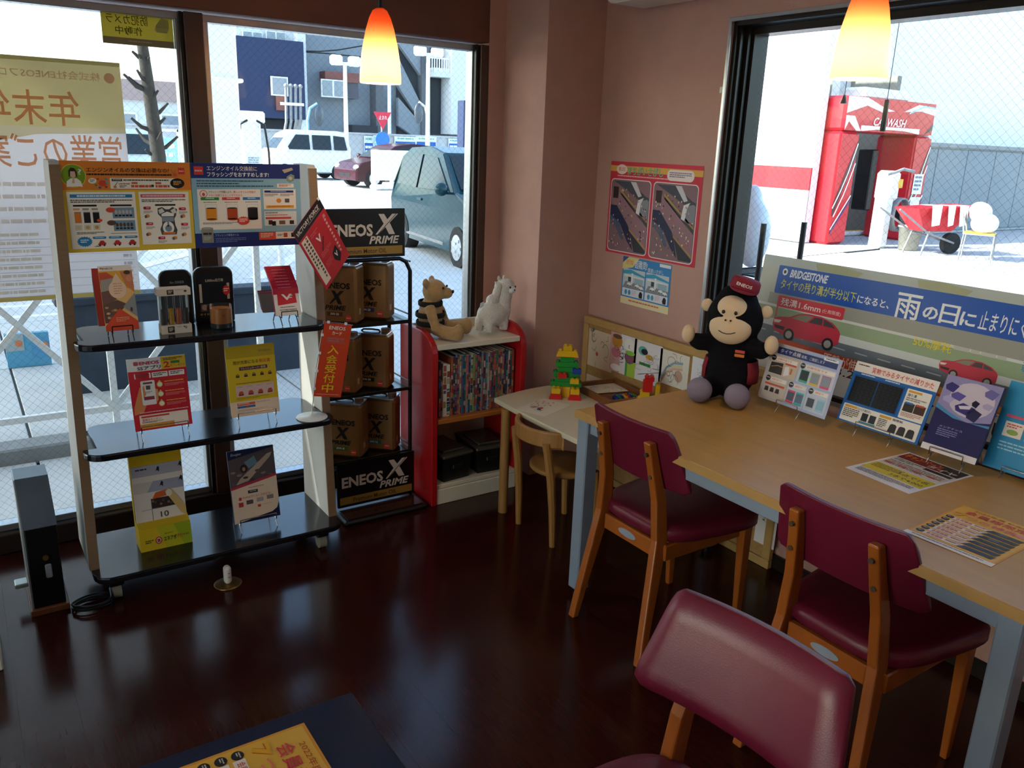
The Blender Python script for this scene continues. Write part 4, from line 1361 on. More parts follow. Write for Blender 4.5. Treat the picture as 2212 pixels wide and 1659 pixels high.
L = (.418, 2.955, SZ[2])
easel('wire_easel', 'black wire easel under the orange booklet on the rack', L, .062, .10, m=M_BLACK)
lean(leaf_orange(), 'booklet', PAPER, L, 0, 12, 'orange folded booklet with a large drop shape on the rack', 'booklet', rx=.002)
b = MB()
for i in range(5):
    b.box((.0, .010+.004*i, .10-.004*i), (.094, .002, .19-.01*i), col=('c8483a', '8a8078', '5a544e', 'a09890', '6a625c')[i], M=RX(-12))
tag(b.build('booklet_bundle', PAPER, loc=(L[0]-.016, L[1]-.010, L[2]+.044)), 'bundle of grey booklets tucked behind the orange one', 'booklets')
# oil tube display
td = thing('oil_tube_display', 'clear oil sample tubes in a beige printed holder on the rack', 'sample display', (.598, 2.985, SZ[2]))
s = Sheet(.100, .030, 100, 30, t=.05, base='cdb8a2', e=.0005)
s.rect(20, 4, 22, 22, '2a221e').rows(24, 8, 14, 14, 3, 'cdb8a2', 2).rect(72, 5, 5, 4, '3a302a').oval(80, 10, 4, 5, '8a7668').rows(50, 6, 16, 3, 1, '5a88a8')
s.build('base_block', PAPER, td, loc=(0, .02, 0))
s = Sheet(.108, .024, 108, 24, t=.05, base='cdb8a2', e=.0005)
s.rect(30, 4, 22, 16, '2a221e').rows(34, 7, 14, 10, 2, 'cdb8a2', 2).rows(58, 4, 26, 3, 1, '5a88a8').oval(90, 10, 5, 4, '4a3a32')
s.build('top_block', PAPER, td, loc=(0, .02, .133))
M_TUBE = glassmat('clear_tube', 'eef2f2', .9, opac=.02)
for i, c in enumerate(('40342c', 'c98a10', 'b04c10', '2a1410')):
    x = -.036+.024*i
    MB().cyl((x, -.012, .0305), (x, -.012, .1325), .0105, n=14).build('tube', M_TUBE, td)
    MB().cyl((x, -.012, .0315), (x, -.012, .085), .0088, n=14).build('oil_sample', mat('oil_'+c, c, .15, spec=.7, var=.03), td)
for sx in (-1, 1):
    MB().box((sx*.046, .006, .082), (.004, .020, .104)).build('side_strip', M_WHITE, td)
# two black display pads with rounded tops
def pad(name, label, x0, x1, h, y, big, rotz):
    w = x1-x0
    o = thing(name, label, 'display panel', ((x0+x1)/2, y, SZ[2]), rotz)
    P = [(-w/2, 0), (w/2, 0)]+arc(w/2-.03, h-.03, .03, 0, 90, 6)+arc(-w/2+.03, h-.03, .03, 90, 180, 6)
    bd = MB().prism(P, -.012, .012, M=RX(90)).build('board', mat('black_plastic', '101012', .3, var=.05), o)
    bevelmod(bd, .006, 2)
    MB().box((0, .04, .008), (w*.9, .10, .016), bev=.004).build('foot', MATS['black_plastic'], o)
    s = Sheet(w*.8, h*.8, 100, 110, t=.0005, base='121114')
    if big:
        s.text(22, 12, 58, 8, '5,000km走行後', 'c8bca8', 2)
        s.rect(2, 24, 8, 46, 'b8aa98', 1).rect(90, 24, 8, 40, 'b8aa98', 1).star(88, 42, 13, 13, 'c83030', 2, 12).rows(80, 37, 16, 10, 2, 'f0c8b8', 3)
        s.rect(4, 74, 40, 18, '6a4a3a', 1).oval(16, 82, 9, 7, 'a8886c', 2).oval(30, 84, 9, 8, '2a2020', 2)
        s.text(0, 96, 60, 6, 'オイル交換の', 'd8b030', 2).rows(62, 96, 24, 6, 1, 'b0a490', 2)
    else:
        s.text(26, 10, 54, 7, '0km 交換直後', '9a9086', 2).rect(84, 40, 8, 50, '8a7a6a', 1)
    s.build('print', PAPER, o, loc=(0, -.0125, h*.08))
    return o
pad('display_pad', 'black rounded display pad half behind the oil tubes', .578, .690, .20, 3.10, False, 0)
pad('display_pad', 'black rounded display pad with a red seal behind the oil cup', .694, .834, .205, 3.095, True, 0)
cup = thing('oil_cup', 'clear cup of amber oil with a dark cone on the rack', 'cup', (.757, 2.985, SZ[2]))
MB().lathe([(.036, .001), (.038, .004), (.038, .085)], 28).build('glass', M_TUBE, cup)
MB().cyl((0, 0, .020), (0, 0, .072), .0368, n=28).build('oil', mat('amber_oil', 'c2701f', .3, spec=.5, var=.05), cup)
MB().cyl((0, 0, .004), (0, 0, .0195), .0366, n=28).build('base_pad', M_BLACK, cup)
MB().add([(-.016, -.0335, .0735), (.016, -.0335, .0735), (0, -.0375, .046), (-.010, -.030, .0735), (.010, -.030, .0735), (0, -.034, .046)], [(0, 2, 1), (3, 4, 5), (0, 1, 4, 3), (1, 2, 5, 4), (2, 0, 3, 5)]).build('cone', mat('dark_cone', '4a4a3c', .5), cup)
# red leaflets curled on an easel
def leaf_red():
    bend = lambda x, z: .0 if z < .1005 else .65*(z-.1005)
    s = Sheet(.096, .190, 96, 190, t=.012, base='c22438', bend=bend)
    s.rect(0, 0, 96, 89, 'c81f3c', 1).rect(0, 90, 96, 22, 'c81f3c', 1)
    for i in range(7):
        s.rect(0, 10+12*i, 96, 1.6, 'a81a30', 2).rows(20, 14+12*i, 50, 5, 1, 'e07a88', 3, .6)
    s.rect(0, 112, 96, 78, 'f0dfd0', 1).poly([(14, 100), (80, 92), (84, 146), (12, 152)], 'd02a30', 3)
    s.text(28, 112, 40, 22, 'V', 'f4e6da', 5, .03).rect(54, 116, 16, 3, 'f4e6da', 5).rect(54, 124, 14, 3, 'f4e6da', 5)
    s.rows(20, 158, 54, 5, 1, '7a6a60', 3).text(16, 167, 64, 6, 'VICTORY FORCE', '3a2c28', 3)
    return s
L = (.985, 2.97, SZ[2])
easel('wire_easel', 'black wire easel under the red leaflets on the rack', L, .060, .06, m=M_BLACK)
lean(leaf_red(), 'leaflet_pile', GLOSS, L, 0, 16, 'pile of red curling leaflets on the rack shelf', 'leaflets')
b = MB()
for i in range(6):
    b.box((0, .012+.003*i, .04+.004*i), (.09, .0015, .075), col=('7a7672', 'b83a44', '6a6662', '8a8682', 'a8303c', '5a5652')[i], M=RX(-32))
tag(b.build('leaflet_bundle', PAPER, loc=(L[0]-.03, L[1]+.004, L[2]+.045)), 'small grey and red leaflet bundle behind the red pile', 'leaflets')
# middle shelf -------------------------------------------------------
def flyer_app():
    bend = lambda x, z: .10*max(0, -.055-x)*(z/.25)*4-.003*max(0, (.06-z)/.06)**2
    s = Sheet(.190, .252, 190, 252, t=.004, base='e9dcd2', bend=bend, e=.0005)
    s.rect(0, 0, 190, 44, 'efe2d8', 1).rect(108, 0, 82, 44, 'e3b430', 2)
    s.rect(20, 10, 14, 14, 'b84050', 3, 3).text(38, 11, 64, 12, 'ENEOS', 'c8304a', 3, .03).text(30, 27, 76, 14, 'SSアプリ', '2a2220', 3, .02)
    s.rows(116, 6, 64, 10, 2, '3a3020', 3).text(116, 18, 20, 22, '2', 'd2382a', 3, .04).rect(140, 18, 30, 9, '3a7a3a', 3).text(138, 29, 48, 11, '枚プレゼント', 'd2482a', 3, .02)
    s.rect(0, 44, 190, 208, 'cf2430', 2)
    for i in range(3):
        s.rect(18+56*i, 52, 52, 18, 'f2e6d4', 3, 2).rows(23+56*i, 55, 42, 12, 2, '6a4a40', 4)
    s.poly([(6, 170), (30, 100), (44, 96), (52, 150), (34, 190), (4, 196)], 'e0884e', 3).rect(34, 78, 46, 86, 'efe2d4', 4, 5)
    s.rect(42, 84, 30, 6, '7a2c34', 5).rect(40, 134, 34, 12, '9a3c44', 5).rows(44, 116, 26, 8, 2, 'a89a90', 5).rect(50, 96, 14, 14, '5a5450', 5)
    s.poly([(80, 110), (88, 112), (86, 150), (78, 160)], 'e8a068', 5)
    for i in range(3):
        y = 92+34*i
        s.oval(96, y+4, 10, 10, 'e6b84a', 4).poly([(96, y-12), (88, y), (104, y)], 'e6b84a', 5).oval(96, y+4, 7.5, 7.5, 'f2e6c8', 6)
        s.rows(112, y-6, 64, 6, 1, 'e6a83a', 4).rows(112, y+3, 66, 11, 3, 'e88a84', 4, .4)
    s.rows(22, 188, 160, 5, 1, 'f2c8bc', 4)
    s.rect(18, 198, 160, 48, 'f2dcc4', 3).rect(24, 202, 92, 6, 'd8402e', 4).text(26, 211, 62, 9, '登録はカンタン!', 'd2382a', 4).rows(24, 222, 70, 6, 2, '5a4a44', 4)
    s.rect(18, 230, 112, 16, 'e0923a', 4).rect(34, 234, 82, 8, 'dba524', 5)
    return s
L = (.528, 2.990, SZ[1])
easel('wire_easel', 'chrome wire easel under the red app flyer on the rack', L, .155, .12, tilt=10)
lean(flyer_app(), 'flyer', GLOSS, L, 0, 9, 'red and yellow app flyer curling on its easel', 'flyer')
def flyer_yellow():
    s = Sheet(.180, .262, 180, 262, t=.004, base='e2b81c', round_=.006)
    s.rect(0, 0, 180, 44, 'c8a018', 1).text(122, 18, 44, 12, 'EneJet', '8a7a5a', 3)
    s.text(24, 54, 92, 14, '雨が洗車になる', '3a2c1a', 3, .02).text(120, 54, 42, 14, '新定番', 'd8483c', 3, .02)
    s.rect(44, 78, 104, 13, '6a3034', 2).text(50, 80, 92, 9, 'フレッシュキーパー登場!', 'e8d8a8', 3)
    for i in range(5):
        x = 36+30*i
        s.poly([(x-7, 116), (x-5, 106), (x, 102), (x+5, 106), (x+7, 116)], '4a342c', 3).oval(x, 107, 3, 3, ('b88a5a', 'c84a3a')[i == 3], 4, 8)
    s.rows(28, 138, 126, 4, 1, '7a5a20', 3)
    s.rect(24, 146, 142, 42, 'e3b8a6', 2)
    for i in range(4):
        x = 42+36*i
        s.poly([(x-10, 182), (x-8, 174), (x-4, 168), (x+6, 168), (x+9, 174), (x+10, 182)], 'c84a30', 3).rect(x-9, 180, 18, 4, '5a3028', 4).rows(x-12, 150, 24, 6, 2, 'a88a80', 3, .4)
    s.rows(24, 192, 120, 8, 2, '8a6a20', 3, .4)
    s.rect(0, 206, 180, 56, 'ecc9a8', 2)
    s.rect(24, 212, 66, 9, 'd85a44', 3).rows(28, 214, 40, 4, 1, 'f2d8c8', 4).rect(24, 223, 66, 8, '2f6a94', 3).rect(56, 223, 10, 8, 'c8443a', 4).text(96, 212, 50, 5, 'フレッシュキーパー', '3a2c24', 3).rows(26, 238, 110, 5, 2, 'a88a70', 3, .4)
    return s
L = (.852, 2.985, SZ[1])
easel('wire_easel', 'chrome wire easel under the yellow leaflet on the rack', L, .140, .12, tilt=10)
lean(flyer_yellow(), 'flyer', PAPER, L, 0, 9, 'yellow leaflet card with small cars on the rack', 'flyer')
# small flag on a white disc stand
fs = thing('flag_stand', 'white round disc flag stand at the shelf corner', 'flag stand', (1.056, 2.915, SZ[1]))
MB().lathe([(0, 0), (.058, 0), (.060, .003), (.058, .006), (.012, .007), (.006, .012), (.0, .012)], 32).build('base', M_WHITE, fs)
MB().tube([(0, 0, .01), (.02, -.005, .19), (.055, -.012, .374), (.055, -.012, .38)], .0016, n=6).build('pole', M_CHROME, fs)
MB().tube([(.052, -.012, .376), (.110, -.012, .366), (.172, -.012, .352)], .0016, n=6).build('crossbar', M_CHROME, fs)
def flag():
    s = Sheet(.112, .288, 112, 288, t=.0008, base='d8441c')
    s.text(22, 10, 66, 14, 'ENEOS', 'f2e0cc', 2, .02).text(36, 30, 40, 14, 'カード', 'f2e0cc', 2, .02)
    s.rect(18, 52, 74, 26, 'c8523a', 1).rows(22, 56, 66, 18, 2, 'b86a6a', 2)
    for i, ch in enumerate('入会受付中'):
        s.outline(28, 84+38*i, 46, 34, ch, 'f0c81e', 'e08a1a', 3, .03, .02)
    s.rows(8, 277, 94, 4, 1, 'f0b090', 2)
    return s
fl = flag().build('flag', PAPER, rot=(0, R(10.5), 0), loc=(1.114, 2.898, .636))
tag(fl, 'small orange vertical flag with yellow characters hanging on its stand', 'flag')
for (u, z) in ((-.04, .287), (.03, .287), (-.057, .24), (-.057, .17), (-.057, .10), (-.057, .03)):
    MB().box((u, .0, z+.004 if z > .28 else z), (.010, .003, .010)).build('tab', M_WHITE, fl)
# red diamond card hung on the rack's right side
def diamond():
    s = Sheet(.265, .160, 265, 160, t=.002, base='c41f2a', e=.0004)
    s.v, s.f, s.mi, s.col, s.sm = [], [], [], [], []
    s.add([(-.1325, 0, 0), (.1325, 0, 0), (.1325, 0, .16), (-.1325, 0, .16), (-.1325, -.002, 0), (.1325, -.002, 0), (.1325, -.002, .16), (-.1325, -.002, .16)], [(0, 1, 2, 3), (4, 7, 6, 5), (0, 4, 5, 1), (1, 5, 6, 2), (2, 6, 7, 3), (3, 7, 4, 0)], col='c41f2a')
    return s
dm = Sheet(.190, .290, 160, 262, t=.002, base='c41f2a', e=.0004)
dm.rect(0, 0, 160, 44, '1c1416', 1).text(8, 12, 132, 16, 'VICTORY FORCE', 'e8d8c8', 3, .02, shear=.2).rect(70, 32, 74, 1.5, 'c8b8a8', 2)
dm.text(134, 56, 14, 14, '高', 'e8a8a0', 2).rows(134, 72, 9, 150, 10, 'e8a8a0', 2, .6)
dm.rect(8, 52, 34, 196, 'ecd6bc', 1).rows(28, 64, 9, 170, 12, '5a3a34', 2, .6).rows(14, 64, 8, 120, 9, '5a3a34', 2, .6).rect(30, 54, 6, 7, 'c8343a', 2)
dm.text(66, 90, 26, 26, 'V', 'efdcd0', 2, .03).poly([(98, 190), (124, 176), (132, 222), (112, 240), (94, 216)], '1c1416', 2).text(104, 196, 16, 20, 'V', 'efdcd0', 3, .03)
dm.poly([(96, 110), (102, 112), (70, 150), (66, 146)], '5a1016', 2).rows(52, 66, 40, 16, 2, 'dc6a6a', 2, .4).rows(52, 150, 60, 20, 3, 'dc6a6a', 2, .4).rows(52, 190, 34, 24, 4, 'dc6a6a', 2, .3)
dmo = dm.build('hanging_card', GLOSS, loc=(1.203, 2.981, 1.102), rot=(0, -R(38.4), R(31)))
tag(dmo, 'red and black card hanging tilted from the rack side', 'sign')
MB().box((.088, -.003, .287), (.010, .004, .010)).build('tape', M_WHITE, dmo)
# bottom shelf -------------------------------------------------------
bx_ = thing('leaflet_box', 'yellow card box of calendar leaflets with a pointing finger print', 'leaflet box', (.506, 2.99, SZ[0]), 0)
w = .180
b = MB()
V_ = []
for (y, z) in ((-.012, 0), (.075, 0), (.095, .345), (.080, .352), (.070, .345), (.055, .10), (.004, .085)):
    V_.append((y, z))
b.prism([(p[0], p[1]) for p in V_], -w/2, w/2, col='e0b41e', M=Matrix(((0, 0, 1, 0), (1, 0, 0, 0), (0, 1, 0, 0), (0, 0, 0, 1))))
b.build('card_box', PAPER, bx_)
s = Sheet(w, .086, 180, 86, t=.001, base='dcb41c')
s.poly([(60, 0), (180, 0), (180, 86), (90, 86)], 'c2b81e', 1).poly([(120, 0), (180, 0), (180, 86), (150, 86)], 'a2ae1c', 2)
s.oval(64, 52, 12, 14, 'b83a34', 3).oval(64, 52, 8, 10, 'f2e0cc', 4).rect(59, 46, 10, 13, 'b83a34', 5)
s.text(82, 42, 44, 18, 'エネアポ', '3a2e1c', 4, .02).text(128, 42, 20, 16, '予約', 'c8483a', 4, .02).rows(150, 46, 22, 9, 1, '8a7a2a', 4).rows(86, 30, 30, 6, 1, '8a7020', 4).rows(18, 46, 28, 14, 2, '5a4818', 4)
s.build('front_print', PAPER, bx_, loc=(0, -.013, 0), rot=(-R(8), 0, 0))
s = Sheet(w*.97, .235, 174, 235, t=.012, base='ead8c4')
s.rect(0, 0, 174, 40, 'b9aeb0', 1).rect(0, 62, 174, 40, 'a9a2ac', 1).poly([(0, 62), (70, 62), (46, 102), (0, 102)], 'd8c8b4', 2).rows(14, 10, 40, 10, 1, '3a3a4a', 2)
for (a, b_) in ((82, 8), (90, 66), (160, 2), (158, 56)):
    s.poly([(a, b_+20), (a+8, b_), (a+14, b_+4), (a+12, b_+22), (a+6, b_+14)], '22222c', 3)
s.poly([(60, 130), (74, 106), (120, 100), (118, 124)], 'd8602a', 3).rect(56, 128, 82, 38, '3a2c26', 2)
for i in range(8):
    s.oval(62+9*i, 138+(i*5) % 18, 5, 5, ('8a6a54', '5a4438', '2a201c')[i % 3], 3, 8)
s.line([(56, 128), (56, 220)], 1.6, '7a7470').line([(20, 168), (140, 166)], 1.4, '7a7470').text(84, 182, 28, 22, '10', '4a4440', 3)
s.poly([(106, 108), (118, 98), (132, 106), (174, 176), (174, 214), (156, 200)], 'd8b06a', 5).oval(120, 116, 11, 13, 'e8d4b8', 6)
s.build('leaflets', PAPER, bx_, loc=(0, .046, .070), rot=(-R(7), 0, 0))
s = Sheet(w, .060, 180, 60, t=.001, base='d8a024')
s.poly([(80, 0), (180, 0), (180, 60), (110, 60)], 'a2a81c', 1).oval(30, 30, 15, 18, 'c8bca8', 2).oval(30, 32, 9, 12, '8a7a88', 3).rows(56, 12, 110, 16, 2, '5a5018', 3, .5)
s.build('back_print', PAPER, bx_, loc=(0, .069, .288), rot=(-R(4), 0, 0))
def card_enejet():
    s = Sheet(.178, .285, 178, 285, t=.010, base='1c2044', bend=None)
    s.text(12, 10, 40, 12, 'EneJet', 'b8b4c4', 3, shear=.2)
    s.poly([(0, 34), (178, 6), (178, 112), (0, 142)], '5a4a4a', 1).poly([(60, 50), (100, 30), (110, 60), (76, 76)], '6a8690', 2)
    s.poly([(40, 110), (150, 30), (170, 26), (160, 44), (70, 124), (20, 134)], 'b89c84', 3).oval(56, 74, 14, 16, '2a1c1c', 4).oval(56, 76, 6, 8, 'a87c5c', 5)
    for i in range(14):
        s.oval(14+(i*23) % 160, 84+(i*13) % 46, 10, 5, ('8a7464', 'a88c76', '3a2e2e', '6a5650')[i % 4], 4, 8)
    s.poly([(0, 142), (178, 112), (178, 122), (0, 152)], 'b8303a', 5)
    s.poly([(0, 152), (178, 122), (178, 225), (168, 250), (148, 262), (0, 285)], 'e8c8a8', 5)
    s.rows(66, 150, 60, 4, 1, 'b05a4a', 6).rect(62, 162, 38, 12, '3a3434', 6).rows(70, 165, 24, 5, 1, 'c8b8a8', 7)
    s.oval(30, 190, 6, 7, 'c8403a', 6).text(40, 182, 110, 11, 'EneKeyでくらしが広がる!', 'c2483a', 6).rect(22, 204, 18, 18, 'b83438', 6)
    for i in range(3):
        s.rect(52+40*i, 200-3*i, 26, 16, ('5a4a48', 'a89c98', '8a7c78')[i], 6)
    s.rect(94, 224, 12, 10, 'c8403a', 6).rows(110, 226, 40, 3, 1, 'b8988c', 6)
    return s
L = (.842, 3.01, SZ[0])
easel('wire_easel', 'chrome wire easel under the navy card leaflet on the rack', L, .140, .12, tilt=12)
lean(card_enejet(), 'flyer', PAPER, L, 0, 11, 'navy and cream leaflet with a raised hand photo on the rack', 'flyer')

# ------------------------------------------------------------------ oil can stand
M_CAN = mat('gold_can', '8a6030', .38, metal=.35, var=.05)
M_TIN = mat('tin_top', 'c4cad2', .25, metal=.8)
cs_ = thing('oil_can_stand', 'black tube display stand with two dark oil signs', 'display stand', (1.43, 3.15, 0))
ox2, oy2 = 1.43, 3.15
SX0, SX1, SY0, SY1 = 1.188, 1.615, 3.155, 3.385
base = MB().box((1.425-ox2, 3.20-oy2, .012), (.40, .37, .024), bev=.008).build('base_tray', M_BLACK, cs_)
bevelmod(base, .006, 2)
MB().box((1.425-ox2, 3.085-oy2, .0255), (.36, .10, .003)).build('tray_mat', mat('brown_gloss', '3a2020', .12, spec=.7), cs_)
for (yy) in (SY0+.01, SY1-.01):
    P = [(SX0+.01, yy, .024), (SX0+.01, yy, 1.06), (SX0+.03, yy, 1.10), (SX0+.06, yy, 1.115), (SX1-.06, yy, 1.115), (SX1-.03, yy, 1.10), (SX1-.01, yy, 1.06), (SX1-.01, yy, .024)]
    MB().tube([(p[0]-ox2, p[1]-oy2, p[2]) for p in P], .009, n=10).build('upright', M_BLACK, cs_)
for z in (.245, .543, .848):
    MB().box(((SX0+SX1)/2-ox2, (SY0+SY1)/2-oy2, z-.008), (SX1-SX0-.012, SY1-SY0, .016), bev=.003).build('shelf', mat('black_gloss', '0c0c0e', .2, spec=.6), cs_)
for xs in (SX0+.01, SX1-.01):
    for z in (.245, .543, .848, 1.08):
        MB().cyl((xs-ox2, SY0+.01-oy2, z+.02), (xs-ox2, SY1-.01-oy2, z+.02), .004, n=6).build('side_bar', M_BLACK, cs_)
def sign_prime(w, h, bottom):
    s = Sheet(w, h, 370, 200, t=.012, base='0b0b0d', e=.0004)
    s.text(18, 62, 196, 50, 'ENEOS', 'd8ccc0', 3, .035)
    x_prime(s, 226, 22, 110, 84, 'd8ccc0', 3)
    s.text(196, 112, 146, 32, 'PRIME', 'd8ccc0', 3, .03, shear=.25)
    s.rect(8, 154, 350, 34, 'a07c3a', 2)
    s.text(70, 162, 210, 20, 'Premium Motor OIL', '3a2c18', 3, .006)
    return s
sign_prime(.37, .205, True).build('sign', GLOSS, cs_, loc=(1.428-ox2, SY0-.004-oy2, .035))
tsn = sign_prime(.345, .198, False).build('top_sign', GLOSS, cs_, loc=(1.396-ox2, SY0-.002-oy2, 1.128))
def oil_can(label, loc, grade, gc, rotz=R(-42), side='7a5228'):
    o = thing('oil_can', label, 'oil can', loc, rotz, 'oil cans on the black stand')
    w, d, h = .168, .104, .242
    bd = MB().box((0, 0, h/2), (w, d, h), bev=.010).build('body', M_CAN, o)
    MB().box((0, 0, h+.002), (w-.006, d-.006, .006), bev=.002).build('top_plate', M_TIN, o)
    MB().tube([(-.05, 0, h+.004), (-.04, 0, h+.012), (.0, 0, h+.014), (.03, 0, h+.012), (.035, 0, h+.004)], .004, n=6).build('handle', M_BLACK, o)
    MB().cyl((.055, .015, h+.004), (.055, .015, h+.018), .020, n=18).build('cap', mat('bronze_cap', '9a6a48', .35, metal=.4), o)
    s = Sheet(w-.022, h-.02, 146, 222, t=.0004, base='8a6030', e=.0003)
    s.v, s.f, s.mi, s.col, s.sm = [], [], [], [], []
    s.text(26, 56, 104, 26, 'ENEOS', '14100c', 2, .035)
    x_prime(s, 40, 90, 64, 56, '14100c', 2)
    s.text(20, 152, 92, 20, 'PRIME', '14100c', 2, .025, shear=.25)
    s.rect(28, 180, 68, 18, gc, 2).text(44, 184, 36, 10, grade, 'e8e0d0', 3)
    s.rect(110, 192, 24, 24, 'd2402e', 2).text(113, 201, 18, 5, 'ENEOS', 'f2e4d8', 3)
    s.build('front_print', PAPER, o, loc=(0, -d/2-.0004, .008))
    s = Sheet(d-.02, h-.03, 84, 212, t=.0004, base='86592c', e=.0003)
    s.rows(6, 10, 70, 130, 18, '5a3c20', 2, .35).rect(16, 160, 26, 26, 'b89a70', 2).rows(48, 160, 26, 26, 5, '5a3c20', 2, .4)
    s.build('side_print', PAPER, o, loc=(w/2+.0004, 0, .012), rot=(0, 0, PI/2))
    return o
# can placement: front right edge of each can on its shelf
ca, sa = math.cos(R(-42)), math.sin(R(-42))
def can_at(px, py, z):
    p = at(px, py, 2, z)
    # corner (w/2, -d/2) rotated
    return (p.x-(.084*ca+.052*sa), p.y-(.084*sa-.052*ca), z)
for (px, py, z, g, gc, lb) in ((771, 702, .8485, '5W-30', '5a3220', 'gold oil can with a brown grade strip on the top shelf'),
                               (838, 692, .8485, '0W-20', '243064', 'gold oil can with a navy grade strip on the top shelf'),
                               (768, 853, .5435, '10W-30', '6a2420', 'gold oil can with a dark red grade strip on the middle shelf'),
                               (838, 842, .5435, '5W-50', '161616', 'gold oil can with a black grade strip on the middle shelf'),
                               (781, 991, .2455, '0W-8', '3a5a20', 'gold oil can with a green grade strip on the bottom shelf'),
                               (852, 976, .2455, '0W-16', '1e6a6a', 'gold oil can with a teal grade strip on the bottom shelf')):
    oil_can(lb, can_at(px, py, z), g, gc)
# ------------------------------------------------------------------ red bookcase with toys and books
M_REDP = mat('red_laminate', 'b01418', .35, var=.05)
M_CREAM = mat('cream_laminate', 'e3d6bf', .45, var=.03)
M_ORWOOD = mat('orange_wood', 'b5692c', .4, var=.12, vs=6, stretch=(1, 8, 8))
bc = thing('bookcase', 'low red sided bookcase with cream top and orange shelf', 'bookcase', (1.90, 3.18, 0))
BX0, BX1, BY0, BY1 = 1.640, 2.135, 3.02, 3.335
ox3, oy3 = 1.90, 3.18
for xs in (BX0, BX1-.03):
    P = [(BY0, 0), (BY1, 0), (BY1, .80)]+[(BY0+.13-.13*math.sin(R(a)), .70+.10*math.cos(R(a))) for a in range(0, 91, 10)]
    o = MB().prism([(a-oy3, b) for a, b in P], xs-ox3, xs+.03-ox3, M=Matrix(((0, 0, 1, 0), (1, 0, 0, 0), (0, 1, 0, 0), (0, 0, 0, 1)))).build('side_panel', M_REDP, bc)
    bevelmod(o, .005, 2)
xi0, xi1 = BX0+.031, BX1-.031
def bpan(name, m, y0, y1, z0, z1, x0=None, x1=None):
    x0, x1 = x0 or xi0, x1 or xi1
    return MB().box(((x0+x1)/2-ox3, (y0+y1)/2-oy3, (z0+z1)/2), (x1-x0, y1-y0, z1-z0), bev=.003).build(name, m, bc)
bpan('top_board', M_CREAM, BY0+.012, BY1, .726, .751)
bpan('rear_lip', M_CREAM, BY1-.018, BY1, .752, .79)
bpan('shelf', M_ORWOOD, BY0+.005, BY1-.012, .388, .410)
bpan('bottom_board', M_CREAM, BY0+.012, BY1-.012, .075, .095)
bpan('plinth', M_CREAM, BY0+.008, BY0+.026, 0, .074)
bpan('back_panel', M_CREAM, BY1-.011, BY1-.002, .0, .725)
# books, one by one
rb_ = random.Random(21)
pal = ['a04038', '3a5a80', '386a62', 'a8885a', 'b8a894', '8a4a62', '3a3a42', 'b0623e', '5f88a0', '6a3a44', 'b4a898', '2c3858', 'a85a60', '7a8a52']
xk = xi0+.02
spec = [(.012, .26, '3a2a28'), (.010, .17, 'd8502a'), (.018, .245, 'e6dcc8'), (.016, .24, 'dfe6d2'), (.004, .22, '2a2a2e')]
k = 0
while xk < xi1-.014:
    if k < len(spec):
        t, h, base = spec[k]
    else:
        t, h, base = rb_.uniform(.0095, .0125), rb_.uniform(.268, .282), rb_.choice(pal)
    h = min(h, .30)
    d = .20 if k > 4 else .19
    b = MB()
    y0 = BY0+.035+rb_.uniform(0, .006)
    b.box((0, d/2, h/2), (t, d, h), col=base, bev=.0012)
    b.box((0, d/2+.002, h/2+.0008), (t-.003, d-.004, h), col='e9e2d4')
    z = .006
    while z < h-.02:
        zz = rb_.uniform(.008, .032)
        if rb_.random() < .8:
            b.box((rb_.uniform(-.0008, .0008), -.0003, min(z+zz/2, h-.006)), (t*rb_.uniform(.6, .92), .0008, min(zz, h-z-.008)), col=rb_.choice(pal))
        z += zz+rb_.uniform(.001, .006)
    o = b.build('book', PAPER, loc=(xk+t/2, y0, .4105))
    if k == 1:
        tag(o, 'short plain orange booklet at the end of the book row', 'book')
    elif k in (2, 3):
        tag(o, 'pale thin picture book near the end of the book row', 'book', 'pale picture books')
    elif k in (0, 4):
        tag(o, 'dark thin book near the end of the book row', 'book', 'dark thin books')
    else:
        tag(o, 'magazine with a busy colourful spine in the bookcase row', 'book', 'magazines in the red bookcase')
    xk += t+.0006
    k += 1
# black bins under the shelf
M_BIN = mat('black_bin', '161617', .4)
M_LID = mat('smoked_lid', '4a4640', .25, spec=.6)
for i_, (x, y, rz, lb) in enumerate(((1.778, 3.16, .10, 'black storage bin with a loose lid beside the red side panel'), (1.988, 3.165, -.08, 'black storage bin with a smoked lid in the bookcase bottom'))):
    o = thing('storage_bin', lb, 'bin', (x, y, .0955), rz)
    b = MB()
    w0, d0, w1, d1, h = .070, .105, .080, .12, .12
    b.add([(-w0, -d0, 0), (w0, -d0, 0), (w0, d0, 0), (-w0, d0, 0), (-w1, -d1, h), (w1, -d1, h), (w1, d1, h), (-w1, d1, h)], [(0, 3, 2, 1), (0, 1, 5, 4), (1, 2, 6, 5), (2, 3, 7, 6), (3, 0, 4, 7)])
    b.build('tub', M_BIN, o)
    MB().box((0, 0, h+.006), (.172, .252, .016), bev=.005).box((0, 0, h+.018), (.12, .18, .012), bev=.005).build('lid', M_LID, o)
    MB().box((0, -.118, h*.6), (.06, .012, .02), bev=.004).build('grip', M_BIN, o)

